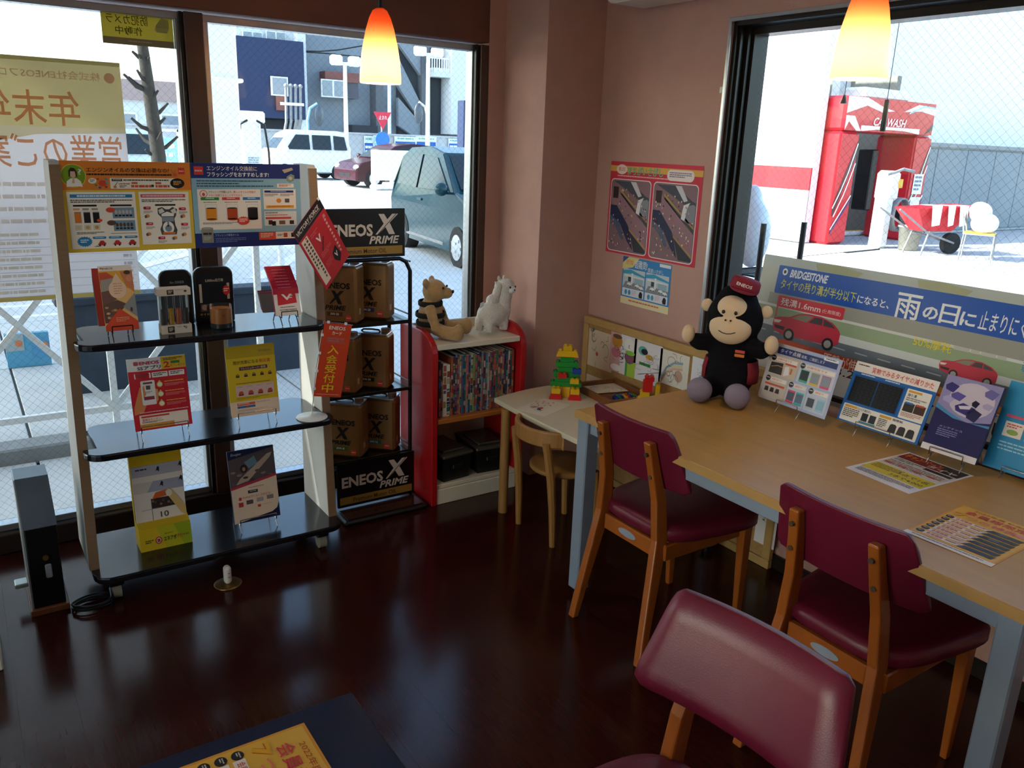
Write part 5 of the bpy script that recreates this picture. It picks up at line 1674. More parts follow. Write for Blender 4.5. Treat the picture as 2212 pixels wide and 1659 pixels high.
# teddy bear sitting on the bookcase
M_TEDDY = mat('tan_plush', 'c39a62', .95, var=.12, vs=60, bump=.6, bs=300, sheen=.4)
M_KNIT = mat('black_knit', '1d1a1a', .9, var=.2, vs=90)
td_ = thing('teddy_bear', 'tan teddy bear in a black striped jersey sitting on the bookcase', 'soft toy', (1.738, 3.205, .7515), R(46))
b = MB()
b.ell((0, .01, .095), (.062, .055, .085))                   # body
b.ell((.01, -.005, .205), (.058, .054, .052))               # head
b.ell((.025, -.055, .195), (.030, .032, .026))              # muzzle
b.ell((-.045, .02, .245), (.022, .014, .022)).ell((.05, .02, .245), (.022, .014, .022))
for sx in (-1, 1):
    b.tube([(sx*.04, -.02, .045), (sx*.062, -.075, .034), (sx*.075, -.125, .034)], [.030, .030, .030], n=12)
    b.ell((sx*.078, -.140, .040), (.030, .026, .040))
    b.tube([(sx*.050, 0, .145), (sx*.072, -.02, .10), (sx*.074, -.035, .060)], [.024, .023, .021], n=12)
    b.ell((sx*.074, -.038, .052), (.023, .023, .024))
remesh(b.build('body', M_TEDDY, td_), .006, 5)
for i, (z, rr) in enumerate(((.150, .056), (.100, .069), (.062, .066))):
    MB().lathe([(rr, z-.011), (rr+.004, z-.006), (rr+.004, z+.008), (rr, z+.013)], 28, M=T(0, .01, 0) @ Matrix.Diagonal((1, .92, 1, 1))).build('jersey_stripe', M_KNIT, td_)
MB().ell((.026, -.086, .203), (.011, .006, .008), 12, 8).build('nose', M_KNIT, td_)
for sx in (-.018, .045):
    MB().ell((sx, -.053, .224), (.0055, .005, .0055), 10, 6).build('eye', M_BLACK, td_)
# white alpaca plush with a young one on its back
M_ALP = mat('white_plush', 'e6ddd2', .95, var=.06, vs=50, bump=.8, bs=160, sheen=.4)
al = thing('alpaca_plush', 'white woolly alpaca toy standing at the end of the bookcase', 'soft toy', (2.035, 3.155, .7515), R(16))
b = MB()
b.ell((-.012, 0, .088), (.086, .060, .060)).ell((.040, 0, .105), (.050, .054, .070))
b.tube([(.045, 0, .13), (.06, -.005, .17), (.062, -.012, .20)], [.046, .040, .038], n=14)
b.ell((.062, -.018, .208), (.040, .040, .040))
for (x, y) in ((-.06, -.028), (-.06, .03), (.035, -.03), (.045, .03)):
    b.tube([(x, y, .07), (x+(.0 if x > 0 else -.012), y, .012)], [.026, .020], n=12)
b.ell((-.085, 0, .09), (.022, .02, .025))
b.ell((.040, .012, .246), (.010, .008, .016)).ell((.078, .012, .246), (.010, .008, .016))
remesh(b.build('body', M_ALP, al), .006, 4)
b = MB().ell((.062, -.050, .200), (.020, .018, .018))
b.build('face', mat('white_felt', 'eceaea', .9), al)
for sx in (-.020, .016):
    MB().ell((.064+sx, -.056, .212), (.0045, .004, .005), 10, 6).build('eye', M_BLACK, al)
MB().ell((.062, -.068, .200), (.005, .003, .0035), 8, 6).build('nose', M_BLACK, al)
by = MB().ell((-.012, 0, .150), (.035, .030, .030)).ell((.012, -.002, .185), (.020, .020, .026)).ell((.018, -.006, .212), (.020, .020, .020)).ell((.008, .004, .232), (.006, .005, .008)).ell((.026, .004, .232), (.006, .005, .008))
remesh(by.build('young_alpaca', M_ALP, al), .005, 3)
MB().add([(-.11, -.01, .125), (-.085, -.012, .135), (-.085, -.012, .155), (-.105, -.01, .150), (-.11, -.008, .125), (-.085, -.010, .135), (-.085, -.010, .155), (-.105, -.008, .150)], [(0, 1, 2, 3), (7, 6, 5, 4), (0, 4, 5, 1), (1, 5, 6, 2), (2, 6, 7, 3), (3, 7, 4, 0)]).build('care_label', M_WHITE, al)

# ------------------------------------------------------------------ children's corner
M_BIRCH = mat('birch_wood', 'a5743c', .45, var=.12, vs=8, stretch=(6, 6, 1))
M_KTOP = mat('kids_table_top', 'd8cdb2', .5, var=.03)
KZ = .512
kt = thing('kids_table', 'low cream table with round wooden legs in the corner', 'table', (2.2, 2.60, 0))
P = []
x0, x1, y0, y1 = 1.900, 2.512, 2.215, 2.925
def bow(p, q, amt, n=8):
    p, q = Vector(p), Vector(q)
    d = (q-p)
    nrm = Vector((d.y, -d.x)).normalized()
    return [tuple(p+d*(i/n)+nrm*amt*math.sin(PI*i/n)) for i in range(n)]
P += bow((x0, y0), (x1, y0), .02)+bow((x1, y0), (x1, y1), .01)+bow((x1, y1), (x0, y1), .05)+bow((x0, y1), (x0, y0), .012)
o = MB().prism([(a-2.2, b-2.60) for a, b in P], KZ-.022, KZ).build('table_top', M_KTOP, kt)
bevelmod(o, .004, 2)
for (lx, ly) in ((1.900, 2.825), (1.900, 2.25), (2.50, 2.825), (2.50, 2.25)):
    MB().cyl((lx-2.2, ly-2.60, 0), (lx-2.2, ly-2.60, KZ-.023), .021, n=20).build('leg', M_BIRCH, kt)
# child chair
kc = thing('kids_chair', 'small round seated wooden child chair with a curved backrest', 'chair', (2.02, 2.565, 0), PI/2)
# local: front -y -> world +x ; x -> world +y
for sx in (-1, 1):
    MB().tube([(sx*.125, .125, 0), (sx*.122, .132, .16), (sx*.118, .145, .30), (sx*.112, .172, .46)], [.013, .016, .018, .017], n=8, smooth=False).build('leg', M_BIRCH, kc)
    MB().tube([(sx*.108, -.115, 0), (sx*.104, -.10, .285)], [.014, .017], n=8, smooth=False).build('leg', M_BIRCH, kc)
MB().lathe([(0, .285), (.135, .285), (.142, .292), (.142, .303), (.135, .310), (.05, .306), (0, .305)], 32, M=T(0, -.005, 0)).build('seat', M_BIRCH, kc)
b = MB()
n = 14
for (zb, zt) in ((.440, .506),):
    V_, F = [], []
    for i in range(n+1):
        a = R(205+130*i/n-360)
        ang_ = R(24+132*i/n)
        for (rr, z) in ((.150, zb), (.172, zb), (.172, zt), (.150, zt)):
            V_.append((rr*math.cos(ang_), .062+rr*.86*math.sin(ang_), z))
    for i in range(n):
        for j in range(4):
            F.append((i*4+j, (i+1)*4+j, (i+1)*4+(j+1) % 4, i*4+(j+1) % 4))
    F += [(3, 2, 1, 0), (n*4, n*4+1, n*4+2, n*4+3)]
    b.add(V_, F, smooth=False)
ob = b.build('backrest', M_BIRCH, kc)
bevelmod(ob, .006, 2)
MB().box((0, -.095, .275), (.22, .02, .035), bev=.004).build('apron', M_BIRCH, kc)
# drawing paper on the kids' table
def lay(sheet, name, m, x, y, z, rotz, label, cat):
    o = sheet.build(name, m, loc=(x, y, z+.0002), rot=(-PI/2, 0, rotz))
    return tag(o, label, cat)
def scribble(s, n, cx, cy, r, col, seed, wd=1.0, l=3):
    rr = random.Random(seed)
    for i in range(n):
        a0 = rr.uniform(0, 2*PI)
        x, y, q = cx+rr.uniform(-r, r), cy+rr.uniform(-r, r), rr.uniform(r*.15, r*.45)
        s.line([(x+q*math.cos(a0+k*.7), y+q*math.sin(a0+k*.7)*rr.uniform(.7, 1.1)) for k in range(rr.randint(3, 8))], wd, col, l)
    return s
def drawing(w, h, seed, cols, base='ece2d8', t=.0006):
    s = Sheet(w, h, 100, 140 if h > w else 70, t=t, base=base)
    V = s.V
    rr = random.Random(seed)
    scribble(s, 10, 50, V*.5, 32, '4a4440', seed, .8)
    for c in cols:
        s.oval(rr.uniform(22, 78), rr.uniform(V*.2, V*.8), rr.uniform(6, 14), rr.uniform(6, 14), c, 1, 12)
        scribble(s, 2, rr.uniform(25, 75), rr.uniform(V*.25, V*.75), 12, '3a3634', seed+int(c, 16) % 97, .9)
    return s
s = drawing(.21, .148, 4, ['d8b8b0'], 'e6dcc8')
s.oval(38, 34, 8, 5, 'c05a4a', 2).poly([(22, 36), (32, 30), (36, 38)], '4a6ab8', 2)
for (a, b_) in ((60, 12), (70, 18), (80, 14), (76, 28), (86, 34), (66, 40)):
    s.oval(a, b_, 2.4, 2.4, 'd8584a', 2, 8)
lay(s, 'drawing_sheet', PAPER, 2.045, 2.64, KZ, .35, 'child drawing sheet with red dots lying on the low table', 'drawing')
# toy block tree figure
BR = {'r': 'c8201e', 'y': 'e0b012', 'g': '1e8a34', 'b': '1f3f9c'}
M_BRICK = {k_: mat('toy_'+k_, v_, .25, spec=.55, var=.02) for k_, v_ in BR.items()}
def brick(par, key, x, y, z, nx, h=.019, ny=2, slope=False, u=.016):
    b = MB()
    w = u*nx-.0004
    if slope:
        b.add([(-w/2-.008, -u*ny/2, 0), (w/2+.008, -u*ny/2, 0), (w/2+.008, u*ny/2, 0), (-w/2-.008, u*ny/2, 0), (-w/2, -u*ny/2+.004, h), (w/2, -u*ny/2+.004, h), (w/2, u*ny/2, h), (-w/2, u*ny/2, h)],
              [(0, 3, 2, 1), (4, 5, 6, 7), (0, 1, 5, 4), (1, 2, 6, 5), (2, 3, 7, 6), (3, 0, 4, 7)])
    else:
        b.box((0, 0, h/2), (w, u*ny-.0004, h), bev=.0012)
    for i in range(nx):
        for j in range(ny):
            b.cyl((-w/2+u*(i+.5), -u*ny/2+u*(j+.5), h-.001), (-w/2+u*(i+.5), -u*ny/2+u*(j+.5), h+.0045), .0048, n=10)
    return b.build('block', M_BRICK[key], par, loc=(x, y, z))
bt = thing('block_tree', 'toy block tree figure with a yellow top and red feet', 'toy blocks', (2.175, 2.765, KZ), R(-38))
bt.scale = (1.25, 1.25, 1.0)
H_ = .024
for sx in (-1, 1):
    brick(bt, 'r', sx*.034, 0, 0, 2, H_*1.1, 2, True)
    brick(bt, 'y', sx*.034, 0, H_*1.1, 2, H_, 2)
brick(bt, 'y', 0, .03, 0, 2, H_*2.1, 2)
for i, (nx, kx, key) in enumerate(((7, 0, 'g'), (5, 0, 'g'), (6, 0, 'g'), (4, 0, 'g'), (5, 0, 'g'), (3, 0, 'g'))):
    brick(bt, key, kx, .030, H_*(2.1+i*.95), nx, H_*.93, 2)
brick(bt, 'y', .030, .002, H_*3.0, 2, H_*.9, 1)
brick(bt, 'r', -.014, .004, H_*4.0, 2, H_*.8, 1)
brick(bt, 'b', .036, .004, H_*4.9, 2, H_*.9, 1)
brick(bt, 'y', 0, .030, H_*7.85, 4, H_*1.1, 2, True)
brick(bt, 'y', 0, .030, H_*8.95, 2, H_*.9, 2)
# wooden tray with drawing and flat blocks
ty = thing('wooden_tray', 'shallow brown wooden tray holding a drawing on the low table', 'tray', (2.393, 2.70, KZ), R(-8))
M_TRAY = mat('tray_wood', '7c4a26', .4, var=.12, stretch=(1, 6, 6))
MB().box((0, 0, .004), (.21, .29, .008)).build('tray_base', M_TRAY, ty)
for (cx, cy, dx_, dy_) in ((-.105, 0, .010, .30), (.105, 0, .010, .30), (0, -.147, .20, .010), (0, .147, .20, .010)):
    MB().box((cx, cy, .017), (dx_, dy_, .034), bev=.002).build('tray_rim', M_TRAY, ty)
s = drawing(.18, .135, 9, [], 'e6dccb')
lay(s, 'drawing_sheet', PAPER, 2.40, 2.715, KZ+.012, R(-14), 'child drawing with dark lines lying in the wooden tray', 'drawing')
fb = thing('flat_blocks', 'flat row of blue green and red toy blocks in the tray', 'toy blocks', (2.395, 2.615, KZ+.0085), R(-12))
for i, key in enumerate('bgbyrbg'):
    brick(fb, key, -.045+.015*i, .006*(i % 3), 0, 1, .014, 3, u=.015)
# red and yellow block animal
ba = thing('block_animal', 'toy block animal with red head and yellow legs beside the tray', 'toy blocks', (2.425, 2.50, KZ), R(-40))
ba.scale = (1.3, 1.3, 1.35)
brick(ba, 'y', -.020, 0, 0, 2, .030, 2, True)
brick(ba, 'y', -.012, 0, .030, 2, .024, 2)
brick(ba, 'r', -.004, 0, .054, 2, .036, 2)
brick(ba, 'y', .030, .010, 0, 1, .076, 2)
brick(ba, 'r', .0, 0, .090, 2, .014, 2)

# ------------------------------------------------------------------ drawing board on wall B
M_CORK = mat('cork_board', 'ab8350', .85, var=.15, vs=60, bump=.2, bs=120)
M_OAK = mat('oak_frame', 'b8935a', .5, var=.1, stretch=(1, 6, 1))
bd = thing('pin_board', 'wide wooden framed pin board leaning on the wall behind the tables', 'pin board', (2.541, 2.475, .0), R(-90))
BW, BH = 1.25, .80
MB().box((0, .004, BH/2), (BW-.02, .012, BH-.02)).build('board', M_CORK, bd)
for (cx, cz, dx_, dz_) in ((0, BH-.018, BW, .036), (0, .018, BW, .036), (-BW/2+.018, BH/2, .036, BH-.072), (BW/2-.018, BH/2, .036, BH-.072)):
    MB().box((cx, 0, cz), (dx_, .026, dz_), bev=.003).build('frame_bar', M_OAK, bd)
MB().cyl((-BW/2+.065, -.012, BH-.06), (-BW/2+.065, .0, BH-.06), .010, n=14).build('screw', M_KERB, bd)
def on_board(px0, py0, px1, py1, seed, cols, label, base='ece4da', extra=None):
    p, q = at(px0, py0, 0, 2.535), at(px1, py1, 0, 2.535)
    w, h = p.y-q.y, p.z-q.z
    s = drawing(w, h, seed, cols, base, t=.0008)
    if extra:
        extra(s)
    tag(s.build('drawing_sheet', PAPER, loc=(2.5385, (p.y+q.y)/2, q.z), rot=(0, 0, R(-90))), label, 'drawing')
def ex1(s):
    s.oval(40, 44, 5, 4, 'c8503a', 2)
def ex2(s):
    s.rect(0, 0, 40, 140, 'd8a8a8', 1).rect(70, 86, 30, 54, 'a8c84a', 1).rect(62, 86, 8, 54, '4a9a4a', 1).oval(26, 30, 20, 24, 'c88a3a', 2).oval(26, 14, 18, 8, '6a4a3a', 3).oval(72, 30, 18, 22, 'f0ece6', 2).oval(24, 70, 18, 18, 'd07a8a', 2).oval(76, 74, 18, 22, '8a5a6a', 2).oval(78, 58, 18, 8, '8ac84a', 3).oval(26, 124, 20, 12, 'f0ece6', 2)
    scribble(s, 8, 50, 70, 36, '2a2624', 77, 1.8, 4)
def ex3(s):
    s.oval(32, 34, 16, 16, '6ab8a8', 2).oval(38, 36, 12, 10, '2a2a3a', 3).oval(56, 50, 14, 9, 'd8a84a', 2).rect(22, 74, 40, 10, '3a8a4a', 2).line([(70, 84), (100, 80)], 1.6, '2a2624', 4).line([(20, 120), (60, 104), (98, 88)], 1.6, '2a2624', 4)
def ex4(s):
    for i, c in enumerate(('9ab0c8', 'd8d8b0', 'e0b8a8')):
        s.line([(6, 62+6*i), (24, 36+6*i), (50, 22+6*i), (80, 18+6*i)], 5, c, 1)
    s.oval(68, 46, 14, 12, 'c8a898', 2).rect(8, 92, 44, 30, 'd8c8b8', 1).poly([(28, 124), (46, 140), (60, 140), (40, 122)], '4a9a6a', 2)
on_board(1271, 708, 1319, 806, 31, [], 'pencil drawing with one red dot pinned to the board corner', 'd8c4ac', ex1)
on_board(1320, 714, 1369, 818, 32, [], 'bright crayon drawing of several heads pinned on the board', 'e6e0e4', ex2)
on_board(1371, 731, 1424, 838, 33, [], 'drawing of a capped figure with blue and green crayon', 'e8e4ea', ex3)
on_board(1427, 752, 1482, 846, 34, [], 'pale crayon drawing with a rainbow arc on the board', 'e8e4da', ex4)
on_board(1496, 768, 1530, 846, 35, ['8ab8b8'], 'half hidden pale drawing pinned behind the black plush toy', 'e8e8ee')
on_board(1264, 806, 1312, 880, 36, ['c88a9a'], 'faint pink flower drawing pinned low under the pencil drawing', 'd4c0a8')
on_board(1315, 822, 1362, 900, 37, [], 'faint blank looking sheet pinned low on the board', 'd0bca4')
p, q = at(1636, 1112, 0, 2.535), at(1668, 1188, 0, 2.535)
s = Sheet(.10, q.z*0+.185, 100, 185, t=.0008, base='e4e0e6')
for (a, b_) in ((60, 40), (70, 90), (40, 60)):
    s.oval(a, b_, 10, 9, 'c84a5a', 2).line([(a, b_+8), (a, b_+26)], 2, '3a6a3a').oval(a-6, b_+20, 5, 3, '3a6a3a', 2)
scribble(s, 6, 40, 60, 30, '5a6a8a', 5, 1.2)
tag(s.build('drawing_sheet', PAPER, loc=(2.5385, (p.y+q.y)/2, q.z), rot=(0, 0, R(-90))), 'tulip drawing pinned low on the board under the long table', 'drawing')
# ------------------------------------------------------------------ long table
M_TABLE = mat('beech_laminate', 'c2914c', .36, spec=.5, var=.07, vs=4, stretch=(8, 1, 1))
M_STEEL = mat('grey_steel', '8f9bab', .4, metal=.2, var=.04)
TX0, TX1, TY0, TY1, TZ = 1.715, 2.478, .60, 2.120, .72
lt = thing('long_table', 'long beech topped table with grey steel legs under the window', 'table', (2.0965, 1.36, 0))
oxt, oyt = 2.0965, 1.36
o = MB().box((0, 0, TZ-.014), (TX1-TX0, TY1-TY0, .028), bev=.003).build('table_top', M_TABLE, lt)
MB().box((TX0-oxt-.0006, 0, TZ-.014), (.0016, TY1-TY0, .026)).build('edge_band', mat('beech_edge', 'b98c50', .5), lt)
for (lx, ly) in ((1.755, 2.09), (2.44, 2.09), (1.755, .655), (2.44, .655)):
    lg_ = MB().box((lx-oxt, ly-oyt, .36), (.055, .055, .66), bev=.004).build('leg', M_STEEL, lt)
    MB().cyl((lx-oxt, ly-oyt, 0), (lx-oxt, ly-oyt, .03), .022, n=16).build('foot', M_BLACK, lg_)
for (lx) in (1.755, 2.44):
    MB().box((lx-oxt, 1.3725-oyt, .668), (.032, 1.378, .048), bev=.002).build('apron', M_STEEL, lt)
for (ly) in (2.09, .655):
    MB().box((2.0975-oxt, ly-oyt, .668), (.628, .032, .048), bev=.002).build('apron', M_STEEL, lt)

# ------------------------------------------------------------------ chairs
M_VINYL = mat('burgundy_vinyl', '69152d', .38, spec=.5, var=.04, bump=.06, bs=400)
M_CHWOOD = mat('honey_wood', 'a0551a', .36, var=.12, vs=7, stretch=(5, 5, 1), coat=.2)
def chair(label, loc, rotz):
    """local: front -y, width x; origin on the floor"""
    o = thing('dining_chair', label, 'chair', loc, rotz, 'burgundy dining chairs')
    prof = [(.275, 0), (.255, .12), (.225, .28), (.200, .42), (.207, .55), (.232, .66), (.252, .745)]   # centre of rear leg (y,z)
    for sx in (-1, 1):
        V_, F = [], []
        for i, (y, z) in enumerate(prof):
            xx = sx*(.172-.062*min(1, z/.72))
            wd = .030
            dp = (.026, .032, .042, .050, .044, .036, .030)[i]
            for (a, b_) in ((-1, -1), (1, -1), (1, 1), (-1, 1)):
                V_.append((xx+a*wd/2, y+b_*dp/2, z))
        n = len(prof)
        for i in range(n-1):
            for j in range(4):
                F.append((i*4+j, i*4+(j+1) % 4, (i+1)*4+(j+1) % 4, (i+1)*4+j))
        F += [(3, 2, 1, 0), tuple((n-1)*4+j for j in range(4))]
        lg = bevelmod(MB().add(V_, F).build('rear_leg', M_CHWOOD, o), .005, 2)
        for z in (.63, .705):
            yb = .246 if z > .7 else .226
            MB().cyl((sx*(.172-.062*z/.72), yb+.012, z), (sx*(.172-.062*z/.72), yb+.020+.002, z), .007, n=12).build('screw', mat('brass_screw', '6a5a48', .35, metal=.6), lg)
        V_ = []
        for (x, y, z, q) in ((sx*.165, -.185, 0, .024), (sx*.168, -.170, .405, .042)):
            for (a, b_) in ((-1, -1), (1, -1), (1, 1), (-1, 1)):
                V_.append((x+a*q/2*.8, y+b_*q/2, z))
        bevelmod(MB().add(V_, [(0, 1, 5, 4), (1, 2, 6, 5), (2, 3, 7, 6), (3, 0, 4, 7), (3, 2, 1, 0), (4, 5, 6, 7)]).build('front_leg', M_CHWOOD, o), .004, 2)
        MB().box((sx*.152, .010, .375), (.022, .37, .055), bev=.004, M=T(0, 0, 0)).build('side_rail', M_CHWOOD, o)
    rr = MB().box((0, .200, .378), (.235, .022, .055), bev=.004).build('rear_rail', M_CHWOOD, o)
    MB().box((0, -.172, .375), (.30, .022, .055), bev=.004).build('front_rail', M_CHWOOD, o)
    b = MB()
    n = 28
    b.add([(.042*math.cos(2*PI*i/n), .2125, .380+.013*math.sin(2*PI*i/n)) for i in range(n)]+[(.042*math.cos(2*PI*i/n), .209, .380+.013*math.sin(2*PI*i/n)) for i in range(n)], [tuple(range(n))[::-1]]+[(i, (i+1) % n, n+(i+1) % n, n+i) for i in range(n)])
    b.build('oval_badge', mat('badge_silver', 'a9b2c4', .35, metal=.3), rr)
    # padded seat
    P = []
    for i in range(40):
        a = 2*PI*i/40
        c, s_ = math.cos(a), math.sin(a)
        ex = 2/4.2
        y = math.copysign(abs(s_)**ex, s_)*.212
        wx = .212-.030*(y/.212)
        P.append((math.copysign(abs(c)**ex, c)*wx, y-.008))
    b = MB()
    rings = [(.405, .95), (.415, 1.0), (.440, 1.0), (.452, .965), (.458, .88), (.461, .6), (.462, .2)]
    V_, F = [], []
    for (z, s_) in rings:
        V_ += [(p[0]*s_, (p[1]+.008)*s_-.008, z) for p in P]
    m = len(P)
    for i in range(len(rings)-1):
        for j in range(m):
            F.append((i*m+j, i*m+(j+1) % m, (i+1)*m+(j+1) % m, (i+1)*m+j))
    F += [tuple(range(m))[::-1], tuple((len(rings)-1)*m+j for j in range(m))]
    b.add(V_, F, smooth=True).build('seat', M_VINYL, o)
    # padded backrest: curved, wider at the bottom
    nu, nv = 22, 12
    V_, F = [], []
    def bp(u, v, side):
        hw = .184+.034*(1-v)
        # rounded corners
        x = u*hw
        cut = max(0, abs(u)-.92)/.08
        z = .585+.205*v
        z += (.014 if v < .5 else -.014)*cut**2*abs(2*v-1)
        th = .036*(1-max(0, abs(u)-.85)/.15*.55)*(1-max(0, abs(2*v-1)-.75)/.25*.5)
        yc = .236+.040*(v-.5)*1.4-.42*(hw*.98)**2+.55*x*x*-1+.032
        yc = .222+.055*(v-.35)-.70*x*x
        return (x, yc-(th if side else 0)+.0, z)
    for side in (0, 1):
        for i in range(nv+1):
            for j in range(nu+1):
                V_.append(bp(-1+2*j/nu, i/nv, side))
    def ix(k, i, j): return k*(nu+1)*(nv+1)+i*(nu+1)+j
    for i in range(nv):
        for j in range(nu):
            F.append((ix(0, i, j), ix(0, i+1, j), ix(0, i+1, j+1), ix(0, i, j+1)))
            F.append((ix(1, i, j), ix(1, i, j+1), ix(1, i+1, j+1), ix(1, i+1, j)))
    for i in range(nv):
        F.append((ix(0, i, 0), ix(1, i, 0), ix(1, i+1, 0), ix(0, i+1, 0)))
        F.append((ix(0, i, nu), ix(0, i+1, nu), ix(1, i+1, nu), ix(1, i, nu)))
    for j in range(nu):
        F.append((ix(0, 0, j), ix(0, 0, j+1), ix(1, 0, j+1), ix(1, 0, j)))
        F.append((ix(0, nv, j), ix(1, nv, j), ix(1, nv, j+1), ix(0, nv, j+1)))
    bk_ = MB().add(V_, F, smooth=True).build('backrest', M_VINYL, o)
    bevelmod(bk_, .006, 3)
    return o
chair('burgundy padded chair tucked under the far end of the long table', (1.925, 1.810, 0), R(90))
chair('burgundy padded chair tucked under the long table by the orange flyer', (1.925, 1.050, 0), R(90))
chair('burgundy padded chair turned with its padded front towards the small table', (.868, .778, 0), R(-84))

# ------------------------------------------------------------------ near small table
M_MATTOP = mat('slate_mat', '1d2740', .12, spec=.6, var=.15, vs=3)
nt_ = thing('small_table', 'dark topped table under a clear mat, only its corner in view', 'table', (.05, .80, 0))
MB().box((0, 0, .705), (.80, .60, .028), bev=.004).build('table_top', mat('dark_table', '1a1c22', .4), nt_)
MB().box((0, -.001, .7205), (.79, .588, .003), bev=.001).build('clear_mat', M_MATTOP, nt_)
for sx in (-1, 1):
    for sy in (-1, 1):
        MB().box((sx*.36, sy*.26, .345), (.045, .045, .69), bev=.004).build('leg', M_BLACK, nt_)
def flyer_gold():
    s = Sheet(.210, .297, 210, 297, t=.0008, base='e2952c')
    s.rect(5, 5, 200, 268, 'eab040', 1)
    s.text(40, 12, 140, 12, '2022年度 ENEOS', 'b8541c', 3).outline(30, 30, 150, 26, '会員様限定', 'd83044', 'f6ece0', 3, .02, .02)
    s.outline(14, 62, 30, 26, '7', 'e8a820', 'c84a1a', 3, .04, .03).outline(48, 64, 120, 24, 'つの特典', 'e86a6a', 'f6ece0', 3, .02, .02)
    s.rect(168, 66, 34, 20, 'e88a8a', 3, 8)
    for i in range(7):
        y = 98+24*i
        s.rect(30, y+2, 150, 18, 'f4e2d0', 2).oval(20, y+10, 10, 9, '241c1c', 3).rows(14, y+6, 12, 7, 2, 'd8c8b8', 4)
        s.text(36, y+4, 40, 12, '会員価格', 'd2402e', 4, .02).rows(82, y+6, 36, 9, 2, 'c86a5a', 4).poly([(124, y+2), (196, y+2), (192, y+20), (112, y+20)], '3a3434', 4)
        s.oval(150, y+11, 14, 6, ('5a5a66', '4a3a5a', '6a6a72', '3a4a3a', '5a4440', '4a4a52', '3a3236')[i], 5, 10)
    s.rect(0, 276, 210, 21, 'efe4d8', 2).rows(16, 282, 170, 6, 1, '4a4040', 3)
    return s
lay(flyer_gold(), 'flyer', GLOSS, .057, .955, .7223, R(-90), 'orange campaign flyer under the clear mat of the small table', 'flyer')
# papers on the long table
def paper_tyre():
    s = Sheet(.210, .297, 210, 297, t=.0006, base='ece4e6')
    s.rect(8, 8, 194, 62, '8a1c22', 1).text(14, 14, 120, 40, 'キャンペーン', 'e2862a', 3, .03).poly([(120, 8), (202, 8), (202, 70), (150, 70)], '2a2022', 2).text(100, 40, 90, 26, 'タイヤ', 'd8ccc8', 4, .03)
    s.rect(8, 72, 194, 88, 'd8ccc4', 1).rows(16, 78, 90, 22, 2, '5a7a6a', 2).rect(110, 76, 86, 18, '2a2628', 2).rows(14, 106, 180, 44, 4, '8a6a60', 2)
    for i in range(4):
        s.rect(14+46*i, 128, 26, 10, 'c83a34', 3)
    s.rect(8, 162, 194, 76, 'e2c61a', 1).rows(16, 168, 90, 40, 5, '7a6a10', 2).text(96, 176, 96, 22, '3点で1名', '4a4010', 2).text(90, 206, 104, 22, '3本で4,000', '4a4010', 2)
    s.rows(14, 246, 176, 30, 4, '4a4446', 2, .45)
    return s
lay(paper_tyre(), 'flyer', GLOSS, 2.082, 1.205, TZ, R(-94), 'red and yellow tyre flyer lying on the long table', 'flyer')
lay(flyer_gold(), 'flyer', GLOSS, 1.845, .870, TZ, R(-88), 'orange campaign flyer lying on the long table by the chair', 'flyer')

# ------------------------------------------------------------------ cards standing along the window
def card_check():
    s = Sheet(.292, .205, 292, 205, t=.002, base='b9b4b8', round_=.010, e=.0004)
    s.poly([(150, 0), (292, 0), (292, 205), (110, 205)], 'a8b4d8', 1)
    s.rect(30, 12, 250, 24, '2a3a78', 2).text(42, 16, 88, 15, 'タイヤ点検', 'e8e4ea', 4, .02).text(134, 19, 96, 11, '結果、ご確認します', 'd0d4e4', 4).rect(222, 6, 58, 10, 'e8e8ee', 3).rows(230, 8, 40, 5, 1, '3a3a44', 4)
    for (x, y, w, h, c) in ((12, 44, 118, 68, 'cdbba8'), (138, 44, 146, 68, 'c8cce0'), (12, 118, 96, 78, 'c8bcb4'), (114, 118, 78, 78, 'c0c8de'), (198, 118, 84, 78, 'c0c8de')):
        s.rect(x, y, w, h, c, 2).rect(x+24, y+4, w-28, 13, 'ece4e0', 3).text(x+28, y+6, (w-40)*.8, 8, '点検項目です', 'c8503c', 4).oval(x+12, y+10, 10, 10, '241f26', 4).rows(x+5, y+7, 14, 5, 1, 'd8d0d0', 5)
    s.poly([(18, 70), (70, 66), (74, 108), (16, 108)], '2a2628', 3).line([(22, 86), (50, 78), (70, 80)], 3, 'b8895a', 4).poly([(80, 76), (96, 72), (104, 100), (82, 108)], 'e8e4ea', 3).rect(78, 62, 48, 6, 'c8503c', 3).text(106, 76, 8, 20, '1', 'c86a3c', 4)
    for i, c in enumerate(('4ab0a0', 'e0b84a', 'd8507a')):
        s.rect(148+44*i, 66, 36, 44, c, 3).rect(150+44*i, 68, 32, 34, ('2a3436', '8a96a4', '8a94a8')[i], 4)
    for i in range(3):
        s.poly([(20+24*i, 174), (22+24*i, 158), (36+24*i, 158), (38+24*i, 174)], '3a2c2c', 3)
    s.rect(16, 144, 86, 7, 'c8503c', 3)
    for (a, c, c2) in ((120, 'd8507a', '4a5266'), (156, '4ab0c0', '5a6a86'), (204, 'b8bcd0', '3a4254'), (244, '9cc4dc', '8ab4d0')):
        s.rect(a, 146, 32, 44, c, 3).rect(a+2, 152, 28, 30, c2, 4)
    return s
